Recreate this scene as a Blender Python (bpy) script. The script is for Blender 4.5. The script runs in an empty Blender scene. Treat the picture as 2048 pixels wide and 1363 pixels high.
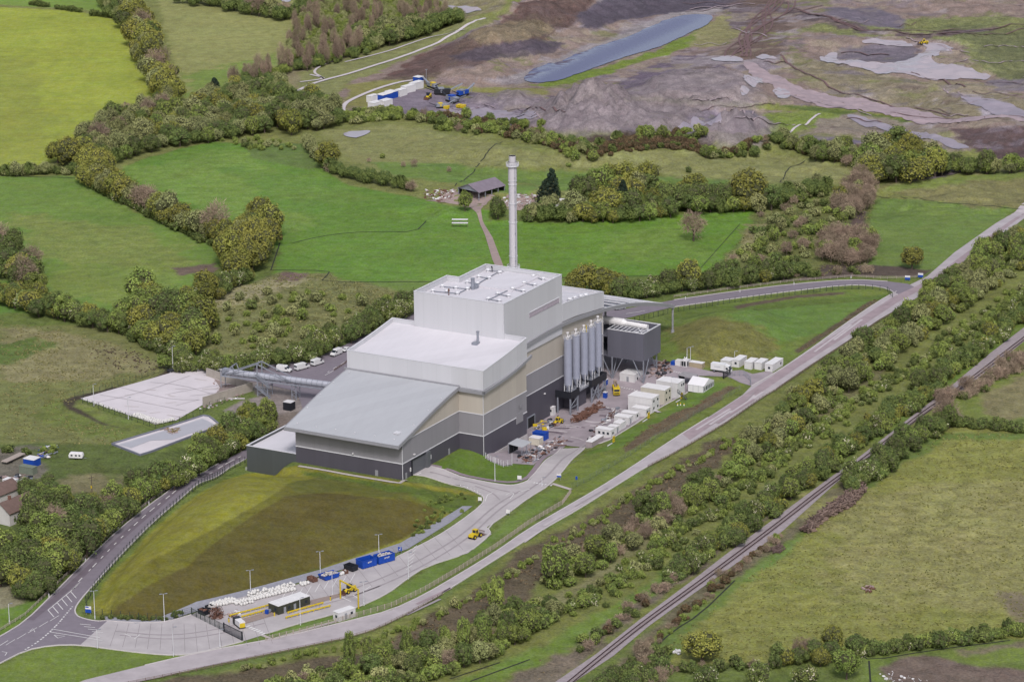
import bpy, math, random
import numpy as np
from mathutils import Vector, Matrix
from mathutils.geometry import delaunay_2d_cdt
R_ = math.radians
random.seed(7)

# ------------------------------------------------------------------ camera, sky, sun, exposure
FPX, TH, RO, PH, CH = 7000.0, 0.291768, -0.0110299, 1.0607072, 400.0
scn = bpy.context.scene
f_ = np.array([0, math.cos(TH), -math.sin(TH)]); r0_ = np.array([1., 0, 0]); u0_ = np.cross(r0_, f_)
cs_, sn_ = math.cos(RO), math.sin(RO)
r_ = cs_*r0_ + sn_*u0_; u_ = -sn_*r0_ + cs_*u0_
cam_d = bpy.data.cameras.new("camera"); cam = bpy.data.objects.new("camera", cam_d); scn.collection.objects.link(cam)
cam.matrix_world = Matrix(((r_[0], u_[0], -f_[0], 0), (r_[1], u_[1], -f_[1], 0), (r_[2], u_[2], -f_[2], CH), (0, 0, 0, 1)))
cam_d.sensor_width = 36.0; cam_d.lens = FPX/2048*36.0; cam_d.clip_start = 5; cam_d.clip_end = 12000
scn.camera = cam
SUN_EL, SUN_AZ = 48.0, 176.0     # azimuth: where the sun stands, clockwise from +Y
world = bpy.data.worlds.new("World"); scn.world = world; world.use_nodes = True
wn = world.node_tree.nodes; wl = world.node_tree.links
sky = wn.new("ShaderNodeTexSky"); sky.sky_type = 'NISHITA'; sky.sun_disc = False
sky.sun_elevation = R_(SUN_EL); sky.sun_rotation = R_(SUN_AZ); sky.altitude = 0
sky.air_density = 1.0; sky.dust_density = 3.0; sky.ozone_density = 0.6
hsv = wn.new("ShaderNodeHueSaturation"); hsv.inputs['Saturation'].default_value = .55
wl.new(sky.outputs[0], hsv.inputs['Color']); wl.new(hsv.outputs[0], wn["Background"].inputs[0]); wn["Background"].inputs[1].default_value = 0.12
sun_d = bpy.data.lights.new("sun", 'SUN'); sun = bpy.data.objects.new("sun", sun_d); scn.collection.objects.link(sun)
sun_d.energy = 1.9; sun_d.angle = R_(13); sun_d.color = (1.0, 0.96, 0.95)
sd = Vector((math.sin(R_(SUN_AZ))*math.cos(R_(SUN_EL)), math.cos(R_(SUN_AZ))*math.cos(R_(SUN_EL)), math.sin(R_(SUN_EL))))
sun.rotation_euler = sd.to_track_quat('Z', 'Y').to_euler()
scn.view_settings.view_transform = 'Standard'; scn.view_settings.look = 'None'
scn.view_settings.exposure = 0.42; scn.view_settings.gamma = 1.0
try:
    scn.cycles.max_bounces = 5; scn.cycles.diffuse_bounces = 2; scn.cycles.glossy_bounces = 2
    scn.cycles.transparent_max_bounces = 4; scn.cycles.use_denoising = True
except Exception: pass

# ------------------------------------------------------------------ mapping from the survey picture to the ground
CAM = np.array([0, 0, CH])
def ray(x, y): return f_*FPX + r_*(x-1024) - u_*(y-681.5)
def gp(x, y, z=0.0):
    d = ray(x, y); return CAM + d*((z-CH)/d[2])
OB = gp(967.6, 915)
AX = np.array([math.cos(PH), math.sin(PH), 0]); BX = np.array([-math.sin(PH), math.cos(PH), 0])
def W(a, b, z=0.0): return OB + AX*a + BX*b + np.array([0, 0, z])
def gxy(pts): return np.array([gp(*p)[:2] for p in pts])

# ------------------------------------------------------------------ numpy helpers: noise, distances
def vnoise(x, y, seed=0):
    rs = np.random.RandomState(seed); T = rs.rand(256, 256)
    xi = np.floor(x).astype(int); yi = np.floor(y).astype(int); fx = x-xi; fy = y-yi
    fx = fx*fx*(3-2*fx); fy = fy*fy*(3-2*fy)
    a = T[xi & 255, yi & 255]; b = T[(xi+1) & 255, yi & 255]; c = T[xi & 255, (yi+1) & 255]; d = T[(xi+1) & 255, (yi+1) & 255]
    return (a*(1-fx)+b*fx)*(1-fy)+(c*(1-fx)+d*fx)*fy
def fbm(x, y, s, o=4, seed=0):
    v = 0; amp = 1; t = 0
    for k in range(o):
        v = v + amp*vnoise(x/s+k*13.7, y/s+k*7.3, seed+k); t += amp; amp *= .5; s /= 2.03
    return v/t - .5
def sm(t, a, b):
    t = np.clip((t-a)/(b-a), 0, 1); return t*t*(3-2*t)
def seg_dist(x, y, A, B):
    dx, dy = B[0]-A[0], B[1]-A[1]; L = dx*dx+dy*dy+1e-9
    t = np.clip(((x-A[0])*dx+(y-A[1])*dy)/L, 0, 1)
    return np.hypot(x-A[0]-t*dx, y-A[1]-t*dy)
def line_dist(x, y, P):
    d = np.full(np.shape(x), 1e9)
    for i in range(len(P)-1): d = np.minimum(d, seg_dist(x, y, P[i], P[i+1]))
    return d
def inside(x, y, P):
    c = np.zeros(np.shape(x), bool); n = len(P)
    for i in range(n):
        x1, y1 = P[i]; x2, y2 = P[(i+1) % n]
        if y1 == y2: continue
        m = ((y1 > y) != (y2 > y)) & (x < (x2-x1)*(y-y1)/(y2-y1)+x1); c ^= m
    return c
def sdist(x, y, P):       # positive inside
    P = np.asarray(P); d = line_dist(x, y, np.vstack([P, P[:1]]))
    return np.where(inside(x, y, P), d, -d)

# ------------------------------------------------------------------ terrain heights
BUND = gxy([(496, 944), (448, 960), (400, 985), (350, 1022), (300, 1066), (250, 1116), (208, 1168), (190, 1215), (215, 1236), (300, 1243),
            (388, 1216), (480, 1187), (600, 1152), (700, 1120), (790, 1092), (880, 1040), (905, 1012), (880, 985), (812, 968), (597, 938)])
BUND_L = gxy([(496, 944), (448, 960), (400, 985), (350, 1022), (300, 1066), (250, 1116), (208, 1168), (190, 1215)])
BUND_R = gxy([(215, 1236), (300, 1243), (388, 1216), (480, 1187), (600, 1152), (700, 1120), (790, 1092), (880, 1040), (905, 1012)])
MOUND = gxy([(1300, 690), (1330, 640), (1400, 622), (1560, 612), (1600, 640), (1620, 668), (1560, 720), (1400, 740), (1330, 735)])
LPLAT = [tuple(W(a, b)[:2]) for a, b in ((-43, 7), (0, 7), (0, 54), (-43, 54))]
DIPR = (34, 98, -8, 60); DIPL = (-45, -12, 66, 84)
HEAPS = [  # px of the base centre, radius m, height m, sharpness
    (1185, 245, 42, 15, .9), (1120, 262, 22, 5, 1), (1270, 243, 40, 9, .8), (1330, 232, 30, 6, 1), (1040, 205, 26, 5, 1), (1010, 196, 18, 4, 1),
    (1470, 272, 27, 10, 1.), (1500, 262, 20, 7, 1), (1420, 280, 20, 5, 1), (1400, 192, 40, 13, .6), (1330, 195, 30, 6, .8), (1450, 195, 28, 7, .9),
    (965, 205, 16, 4, 1), (1500, 235, 12, 3, 1), (1980, 280, 40, 3, .8), (1920, 120, 30, 3, .8), (1235, 262, 20, 5, 1.)]
HP = [(*gp(x, y)[:2], r, h, s) for x, y, r, h, s in HEAPS]
BANK = gxy([(560, 330), (760, 205), (900, 185), (1045, 160), (1180, 100), (1330, 35), (1450, -40)])
def ab(x, y):
    dx, dy = x-OB[0], y-OB[1]; return dx*AX[0]+dy*AX[1], dx*BX[0]+dy*BX[1]
def rectd(a, b, r):
    return np.hypot(np.maximum(np.maximum(r[0]-a, a-r[1]), 0), np.maximum(np.maximum(r[2]-b, b-r[3]), 0))
def height(x, y):
    x = np.asarray(x, float); y = np.asarray(y, float); h = np.zeros(x.shape)
    a, b = ab(x, y)
    h += -4.8*(1-sm(rectd(a, b, DIPR), 0, 34))
    h += -4.6*(1-sm(rectd(a, b, DIPL), 0, 30))
    dl = -sdist(x, y, LPLAT); L = 2.0*(1-sm(np.maximum(dl, 0), 0, 12)); dip2 = 1-sm(rectd(a, b, DIPL), 0, 12)
    h = np.where(h < 0, h*(1-sm(L/2, 0, 1)*(b < 56)), h); h += L*(1-dip2*(b > 50))
    s = sdist(x, y, BUND); dL = line_dist(x, y, BUND_L); dR = line_dist(x, y, BUND_R)
    wall = np.maximum(-(a+40), 0)+np.maximum(10-b, 0)*.3
    hb = np.minimum(np.minimum(dL/2.9, dR/6.2), 9.5); hb = 9.5*(1-np.exp(-hb/9.5*1.3))/(1-math.exp(-1.3))
    hb = np.minimum(hb, 0.6+wall*0.16); h += np.where(s > 0, np.maximum(hb, 0), 0)*sm(s, 0, 6)
    s = sdist(x, y, MOUND); h += 6.5*sm(s, 0, 26)
    d = line_dist(x, y, BANK); up = (y-np.interp(x, BANK[:, 0], BANK[:, 1])) > 0
    sg = np.where(up, d, -d); h += 14*sm(sg, 4, 60)*(1-sm(sg, 150, 420))*sm(x, gp(760, 205)[0], gp(1010, 170)[0]+20)
    h += sm(sg, 2, 20)*(1-sm(sg, 60, 90))*sm(x, gp(760, 205)[0], gp(1010, 170)[0]+20)*(fbm(x, y, 12, 4, 55)*7+fbm(sg, x*.12, 9, 3, 57)*5)
    h += -1.6*(1-sm(np.abs(sg+38), 18, 34))*sm(x, gp(1045, 160)[0]-20, gp(1100, 150)[0])
    n1 = fbm(x, y, 16, 4, 3); n2 = fbm(x, y, 5, 3, 9)
    global HEAPH
    hh = np.zeros(x.shape)
    for hx, hy, r, ht, k in HP:
        q = np.hypot(x-hx, (y-hy)*.72)/r
        one = ht*1.25*(1.0-q*(1+.5*n1))*(1+1.1*n1+.8*n2)
        if k < .85: one = np.minimum(one, ht*.6+n2*.8)
        hh = np.maximum(hh, one)
    h += np.maximum(hh, 0); HEAPH = np.maximum(hh, 0)
    qm = sm(y, 1505, 1540)*sm(x, -60, -20)
    terr = fbm(x, y*1.6, 60, 4, 77)*14; terr = np.floor(terr)+sm(terr-np.floor(terr), .62, .95); h += qm*terr*.9*(1-(1-sm(np.abs(sg+38), 34, 60))*sm(x, gp(1000, 160)[0], gp(1050, 150)[0]))
    h += qm*(n1*2.4+n2*1.3)*(1-(1-sm(np.abs(sg+38), 30, 44))*sm(x, gp(1000, 160)[0], gp(1050, 150)[0]))
    return h

def axis(segs):
    o = []
    for a, b, n in segs: o += list(np.linspace(a, b, n, endpoint=False))
    return np.array(o+[segs[-1][1]])
UU = axis([(-3, -.4, 16), (-.4, -.19, 30), (-.19, .19, 560), (.19, .4, 30), (.4, 3, 16)])
DD = axis([(120, 760, 24), (760, 1560, 560), (1560, 2250, 330), (2250, 2600, 60), (2600, 7000, 40)])
GU, GD = np.meshgrid(UU, DD); GX = GU*GD; GY = GD
GZ = height(GX, GY); HEAP0 = HEAPH
def G(x, y):
    u = x/y; i = int(np.searchsorted(UU, u))-1; j = int(np.searchsorted(DD, y))-1
    i = min(max(i, 0), len(UU)-2); j = min(max(j, 0), len(DD)-2)
    fu = (u-UU[i])/(UU[i+1]-UU[i]); fd = (y-DD[j])/(DD[j+1]-DD[j])
    return float((GZ[j, i]*(1-fu)+GZ[j, i+1]*fu)*(1-fd)+(GZ[j+1, i]*(1-fu)+GZ[j+1, i+1]*fu)*fd)
def at(px, py, up=0.0):
    """point of the ground seen at survey pixel (px, py)"""
    d = ray(px, py); zz = 20.0; last = None
    while zz > -8:
        P = CAM+d*((zz-CH)/d[2])
        if G(P[0], P[1]) >= zz: break
        zz -= .5
    lo, hi = zz, zz+.5
    for _ in range(7):
        m = (lo+hi)/2; P = CAM+d*((m-CH)/d[2])
        if G(P[0], P[1]) >= m: lo = m
        else: hi = m
    P = CAM+d*((lo-CH)/d[2]); return Vector((P[0], P[1], G(P[0], P[1])+up))
def atl(pts): return [at(*p) for p in pts]

# ------------------------------------------------------------------ materials
def lin(c):
    return tuple(((v/255)/12.92 if v/255 <= .04045 else ((v/255+.055)/1.055)**2.4) for v in c)
MATS = {}
def mat(name, rgb, rough=.7, var=.12, scale=.6, metal=0., bump=0., vec='Object', spec=.4, stretch=None):
    if name in MATS: return MATS[name]
    m = bpy.data.materials.new(name); m.use_nodes = True; n = m.node_tree.nodes; l = m.node_tree.links
    b = n["Principled BSDF"]; b.inputs["Roughness"].default_value = rough; b.inputs["Metallic"].default_value = metal
    b.inputs["Specular IOR Level"].default_value = spec
    c = [v*.75 for v in lin(rgb)]
    tc = n.new("ShaderNodeTexCoord"); mp = n.new("ShaderNodeMapping"); l.new(tc.outputs[vec], mp.inputs[0])
    if stretch: mp.inputs['Scale'].default_value = stretch
    no = n.new("ShaderNodeTexNoise"); no.inputs['Scale'].default_value = scale; no.inputs['Detail'].default_value = 5; no.inputs['Roughness'].default_value = .65
    l.new(mp.outputs[0], no.inputs[0])
    mx = n.new("ShaderNodeMix"); mx.data_type = 'RGBA'; l.new(no.outputs[0], mx.inputs[0])
    rp = n.new("ShaderNodeMapRange"); rp.inputs[1].default_value = .3; rp.inputs[2].default_value = .7
    l.new(no.outputs[0], rp.inputs[0]); l.new(rp.outputs[0], mx.inputs[0])
    mx.inputs[6].default_value = (*[v*(1-var) for v in c], 1); mx.inputs[7].default_value = (*[min(v*(1+var), 1) for v in c], 1)
    l.new(mx.outputs[2], b.inputs["Base Color"])
    if bump:
        bp = n.new("ShaderNodeBump"); bp.inputs['Strength'].default_value = bump; bp.inputs['Distance'].default_value = .2
        l.new(no.outputs[0], bp.inputs['Height']); l.new(bp.outputs[0], b.inputs['Normal'])
    MATS[name] = m; return m
def ribbed(name, rgb, rough=.5, pitch=1.0, var=.06, metal=0., axis_='X', dark=.82, bump=.25):
    """profiled metal sheet: ribs and panel joints in object space"""
    m = mat(name, rgb, rough, var, .35, metal, stretch=(1.1, 1.1, .05) if axis_ == 'X' else (.25, 1.2, 1)); n = m.node_tree.nodes; l = m.node_tree.links; b = n["Principled BSDF"]
    tc = n.new("ShaderNodeTexCoord"); wv = n.new("ShaderNodeTexWave"); wv.wave_type = 'BANDS'; wv.bands_direction = axis_
    wv.inputs['Scale'].default_value = .314/pitch; wv.inputs['Distortion'].default_value = 0
    l.new(tc.outputs['Object'], wv.inputs[0])
    bp = n.new("ShaderNodeBump"); bp.inputs['Strength'].default_value = bump; bp.inputs['Distance'].default_value = .06
    l.new(wv.outputs[0], bp.inputs['Height']); l.new(bp.outputs[0], b.inputs['Normal'])
    # joints: every few metres a slightly darker seam, and each panel its own faint tone
    sp = n.new("ShaderNodeSeparateXYZ"); l.new(tc.outputs['Object'], sp.inputs[0])
    ad = n.new("ShaderNodeMath"); ad.operation = 'ADD'; l.new(sp.outputs[0], ad.inputs[0]); l.new(sp.outputs[1], ad.inputs[1])
    dv = n.new("ShaderNodeMath"); dv.operation = 'DIVIDE'; dv.inputs[1].default_value = 6.1; l.new(ad.outputs[0], dv.inputs[0])
    fl = n.new("ShaderNodeMath"); fl.operation = 'FLOOR'; l.new(dv.outputs[0], fl.inputs[0])
    wn_ = n.new("ShaderNodeTexWhiteNoise"); wn_.noise_dimensions = '1D'; l.new(fl.outputs[0], wn_.inputs['W'])
    mr = n.new("ShaderNodeMapRange"); mr.inputs[3].default_value = .965; mr.inputs[4].default_value = 1.03; l.new(wn_.outputs[0], mr.inputs[0])
    fr = n.new("ShaderNodeMath"); fr.operation = 'FRACT'; l.new(dv.outputs[0], fr.inputs[0]); lt = n.new("ShaderNodeMath"); lt.operation = 'LESS_THAN'; lt.inputs[1].default_value = .03; l.new(fr.outputs[0], lt.inputs[0])
    sb = n.new("ShaderNodeMath"); sb.operation = 'MULTIPLY_ADD'; sb.inputs[1].default_value = -.07; l.new(lt.outputs[0], sb.inputs[0]); l.new(mr.outputs[0], sb.inputs[2])
    old = b.inputs["Base Color"].links[0].from_socket
    ml = n.new("ShaderNodeVectorMath"); ml.operation = 'SCALE'; l.new(old, ml.inputs[0]); l.new(sb.outputs[0], ml.inputs['Scale'])
    l.new(ml.outputs[0], b.inputs["Base Color"])
    return m

# ------------------------------------------------------------------ mesh builder
COL = scn.collection
class MB:
    def __init__(s): s.v = []; s.f = []; s.m = []
    def add(s, vs, fs, mi=0):
        o = len(s.v); s.v += [tuple(map(float, v)) for v in vs]; s.f += [tuple(i+o for i in q) for q in fs]; s.m += [mi]*len(fs); return s
    def box(s, x0, x1, y0, y1, z0, z1, mi=0):
        return s.add([(x0, y0, z0), (x1, y0, z0), (x1, y1, z0), (x0, y1, z0), (x0, y0, z1), (x1, y0, z1), (x1, y1, z1), (x0, y1, z1)],
                     [(3, 2, 1, 0), (4, 5, 6, 7), (0, 1, 5, 4), (1, 2, 6, 5), (2, 3, 7, 6), (3, 0, 4, 7)], mi)
    def cbox(s, c, d, rz=0, mi=0):
        cx, cy, cz = c; hx, hy, hz = d[0]/2, d[1]/2, d[2]/2; k, q = math.cos(rz), math.sin(rz)
        vs = [(cx+k*x-q*y, cy+q*x+k*y, cz+z) for z in (-hz, hz) for x, y in ((-hx, -hy), (hx, -hy), (hx, hy), (-hx, hy))]
        return s.add(vs, [(3, 2, 1, 0), (4, 5, 6, 7), (0, 1, 5, 4), (1, 2, 6, 5), (2, 3, 7, 6), (3, 0, 4, 7)], mi)
    def prism(s, poly, z0, z1, mi=0):                  # poly in xy, extruded in z
        n = len(poly)
        ar = sum(poly[i][0]*poly[(i+1) % n][1]-poly[(i+1) % n][0]*poly[i][1] for i in range(n))
        if ar < 0: poly = poly[::-1]
        vs = [(x, y, z0) for x, y in poly]+[(x, y, z1) for x, y in poly]
        return s.add(vs, [tuple(range(n-1, -1, -1)), tuple(range(n, 2*n))]+[(i, (i+1) % n, n+(i+1) % n, n+i) for i in range(n)], mi)
    def side(s, poly, y0, y1, mi=0):                   # poly in xz, extruded in y
        n = len(poly)
        ar = sum(poly[i][0]*poly[(i+1) % n][1]-poly[(i+1) % n][0]*poly[i][1] for i in range(n))
        if ar < 0: poly = poly[::-1]
        vs = [(x, y0, z) for x, z in poly]+[(x, y1, z) for x, z in poly]
        return s.add(vs, [tuple(range(n)), tuple(range(2*n-1, n-1, -1))]+[(i, n+i, n+(i+1) % n, (i+1) % n) for i in range(n)], mi)
    def arc(s, top, bot, y0, y1, mi=0):                # slab between two x-z curves with the same x count, as quads
        n = len(top); vs = []
        for y in (y0, y1): vs += [(x, y, z) for x, z in top]+[(x, y, z) for x, z in bot]
        fs = []
        for i in range(n-1):
            a, b, c, d = i, i+1, n+i+1, n+i; o = 2*n
            fs += [(d, c, b, a), (o+a, o+b, o+c, o+d), (a, b, o+b, o+a), (o+d, o+c, c, d)]
        fs += [(0, 2*n, 3*n, n), (n-1, 2*n-1, 4*n-1, 3*n-1)]
        return s.add(vs, fs, mi)
    def tube(s, p, q, r, n=8, r2=None, mi=0, cap=True):
        p = Vector(p); q = Vector(q); d = (q-p); r2 = r if r2 is None else r2
        if d.length < 1e-6: return s
        z = d.normalized(); x = z.orthogonal().normalized(); y = z.cross(x); vs = []
        for c, rr in ((p, r), (q, r2)):
            for k in range(n):
                t = 2*math.pi*k/n; vs.append(c+x*math.cos(t)*rr+y*math.sin(t)*rr)
        fs = [(k, (k+1) % n, n+(k+1) % n, n+k) for k in range(n)]
        if cap: fs += [tuple(range(n-1, -1, -1)), tuple(range(n, 2*n))]
        return s.add(vs, fs, mi)
    def bar(s, p, q, w, h=None, mi=0): return s.tube(p, q, w*.7071, 4, mi=mi)
    def blob(s, c, r, seed=0, mi=0, n=7, m=5, rough=.25):
        rs = random.Random(seed); vs = [(c[0], c[1], c[2]-r[2])]
        for j in range(1, m):
            ph = -math.pi/2+math.pi*j/m
            for i in range(n):
                t = 2*math.pi*i/n; k = 1+rs.uniform(-rough, rough)
                vs.append((c[0]+r[0]*k*math.cos(ph)*math.cos(t), c[1]+r[1]*k*math.cos(ph)*math.sin(t), c[2]+r[2]*k*math.sin(ph)))
        vs.append((c[0], c[1], c[2]+r[2])); fs = [(0, 1+(i+1) % n, 1+i) for i in range(n)]
        for j in range(m-2):
            for i in range(n):
                a = 1+j*n; fs.append((a+i, a+(i+1) % n, a+n+(i+1) % n, a+n+i))
        a = 1+(m-2)*n; fs += [(a+i, a+(i+1) % n, len(vs)-1) for i in range(n)]
        return s.add(vs, fs, mi)
    def build(s, name, mats, parent=None, loc=None, rz=0, smooth=False):
        me = bpy.data.meshes.new(name); me.from_pydata(s.v, [], s.f)
        for m in (mats if isinstance(mats, (list, tuple)) else [mats]): me.materials.append(m)
        if any(s.m): me.polygons.foreach_set('material_index', s.m)
        if smooth: me.polygons.foreach_set('use_smooth', [True]*len(s.f))
        me.update(); o = bpy.data.objects.new(name, me); COL.objects.link(o)
        if parent: o.parent = parent
        if loc is not None: o.location = loc
        o.rotation_euler = (0, 0, rz); return o
def tag(o, label=None, cat=None, group=None, kind=None):
    if label: o['label'] = label
    if cat: o['category'] = cat
    if group: o['group'] = group
    if kind: o['kind'] = kind
    return o
def thing(name, label, cat, loc=(0, 0, 0), rz=0, group=None):
    o = bpy.data.objects.new(name, None); COL.objects.link(o); o.location = loc; o.rotation_euler = (0, 0, rz); o.empty_display_size = .2
    return tag(o, label, cat, group)
def copy_tree(o, loc=None, rz=None, label=None, parent=None, scale=None):
    c = o.copy(); COL.objects.link(c)
    if parent: c.parent = parent
    if loc is not None: c.location = loc
    if rz is not None: c.rotation_euler = (0, 0, rz)
    if scale is not None: c.scale = scale
    if label: c['label'] = label
    for ch in o.children: copy_tree(ch, parent=c)
    return c
def heading(p, q):
    return math.atan2(q[1]-p[1], q[0]-p[0])
# ------------------------------------------------------------------ ground sheet with its own soil and grass colours
GRID_PX = None
K_ALB = 0.75
def gcol(c):
    c = np.array(c, float); g = c@[.3, .6, .1]; c = .97*(c+np.array([.42, .06, .10])*(g-c)); return np.array(lin(c))*K_ALB
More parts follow.
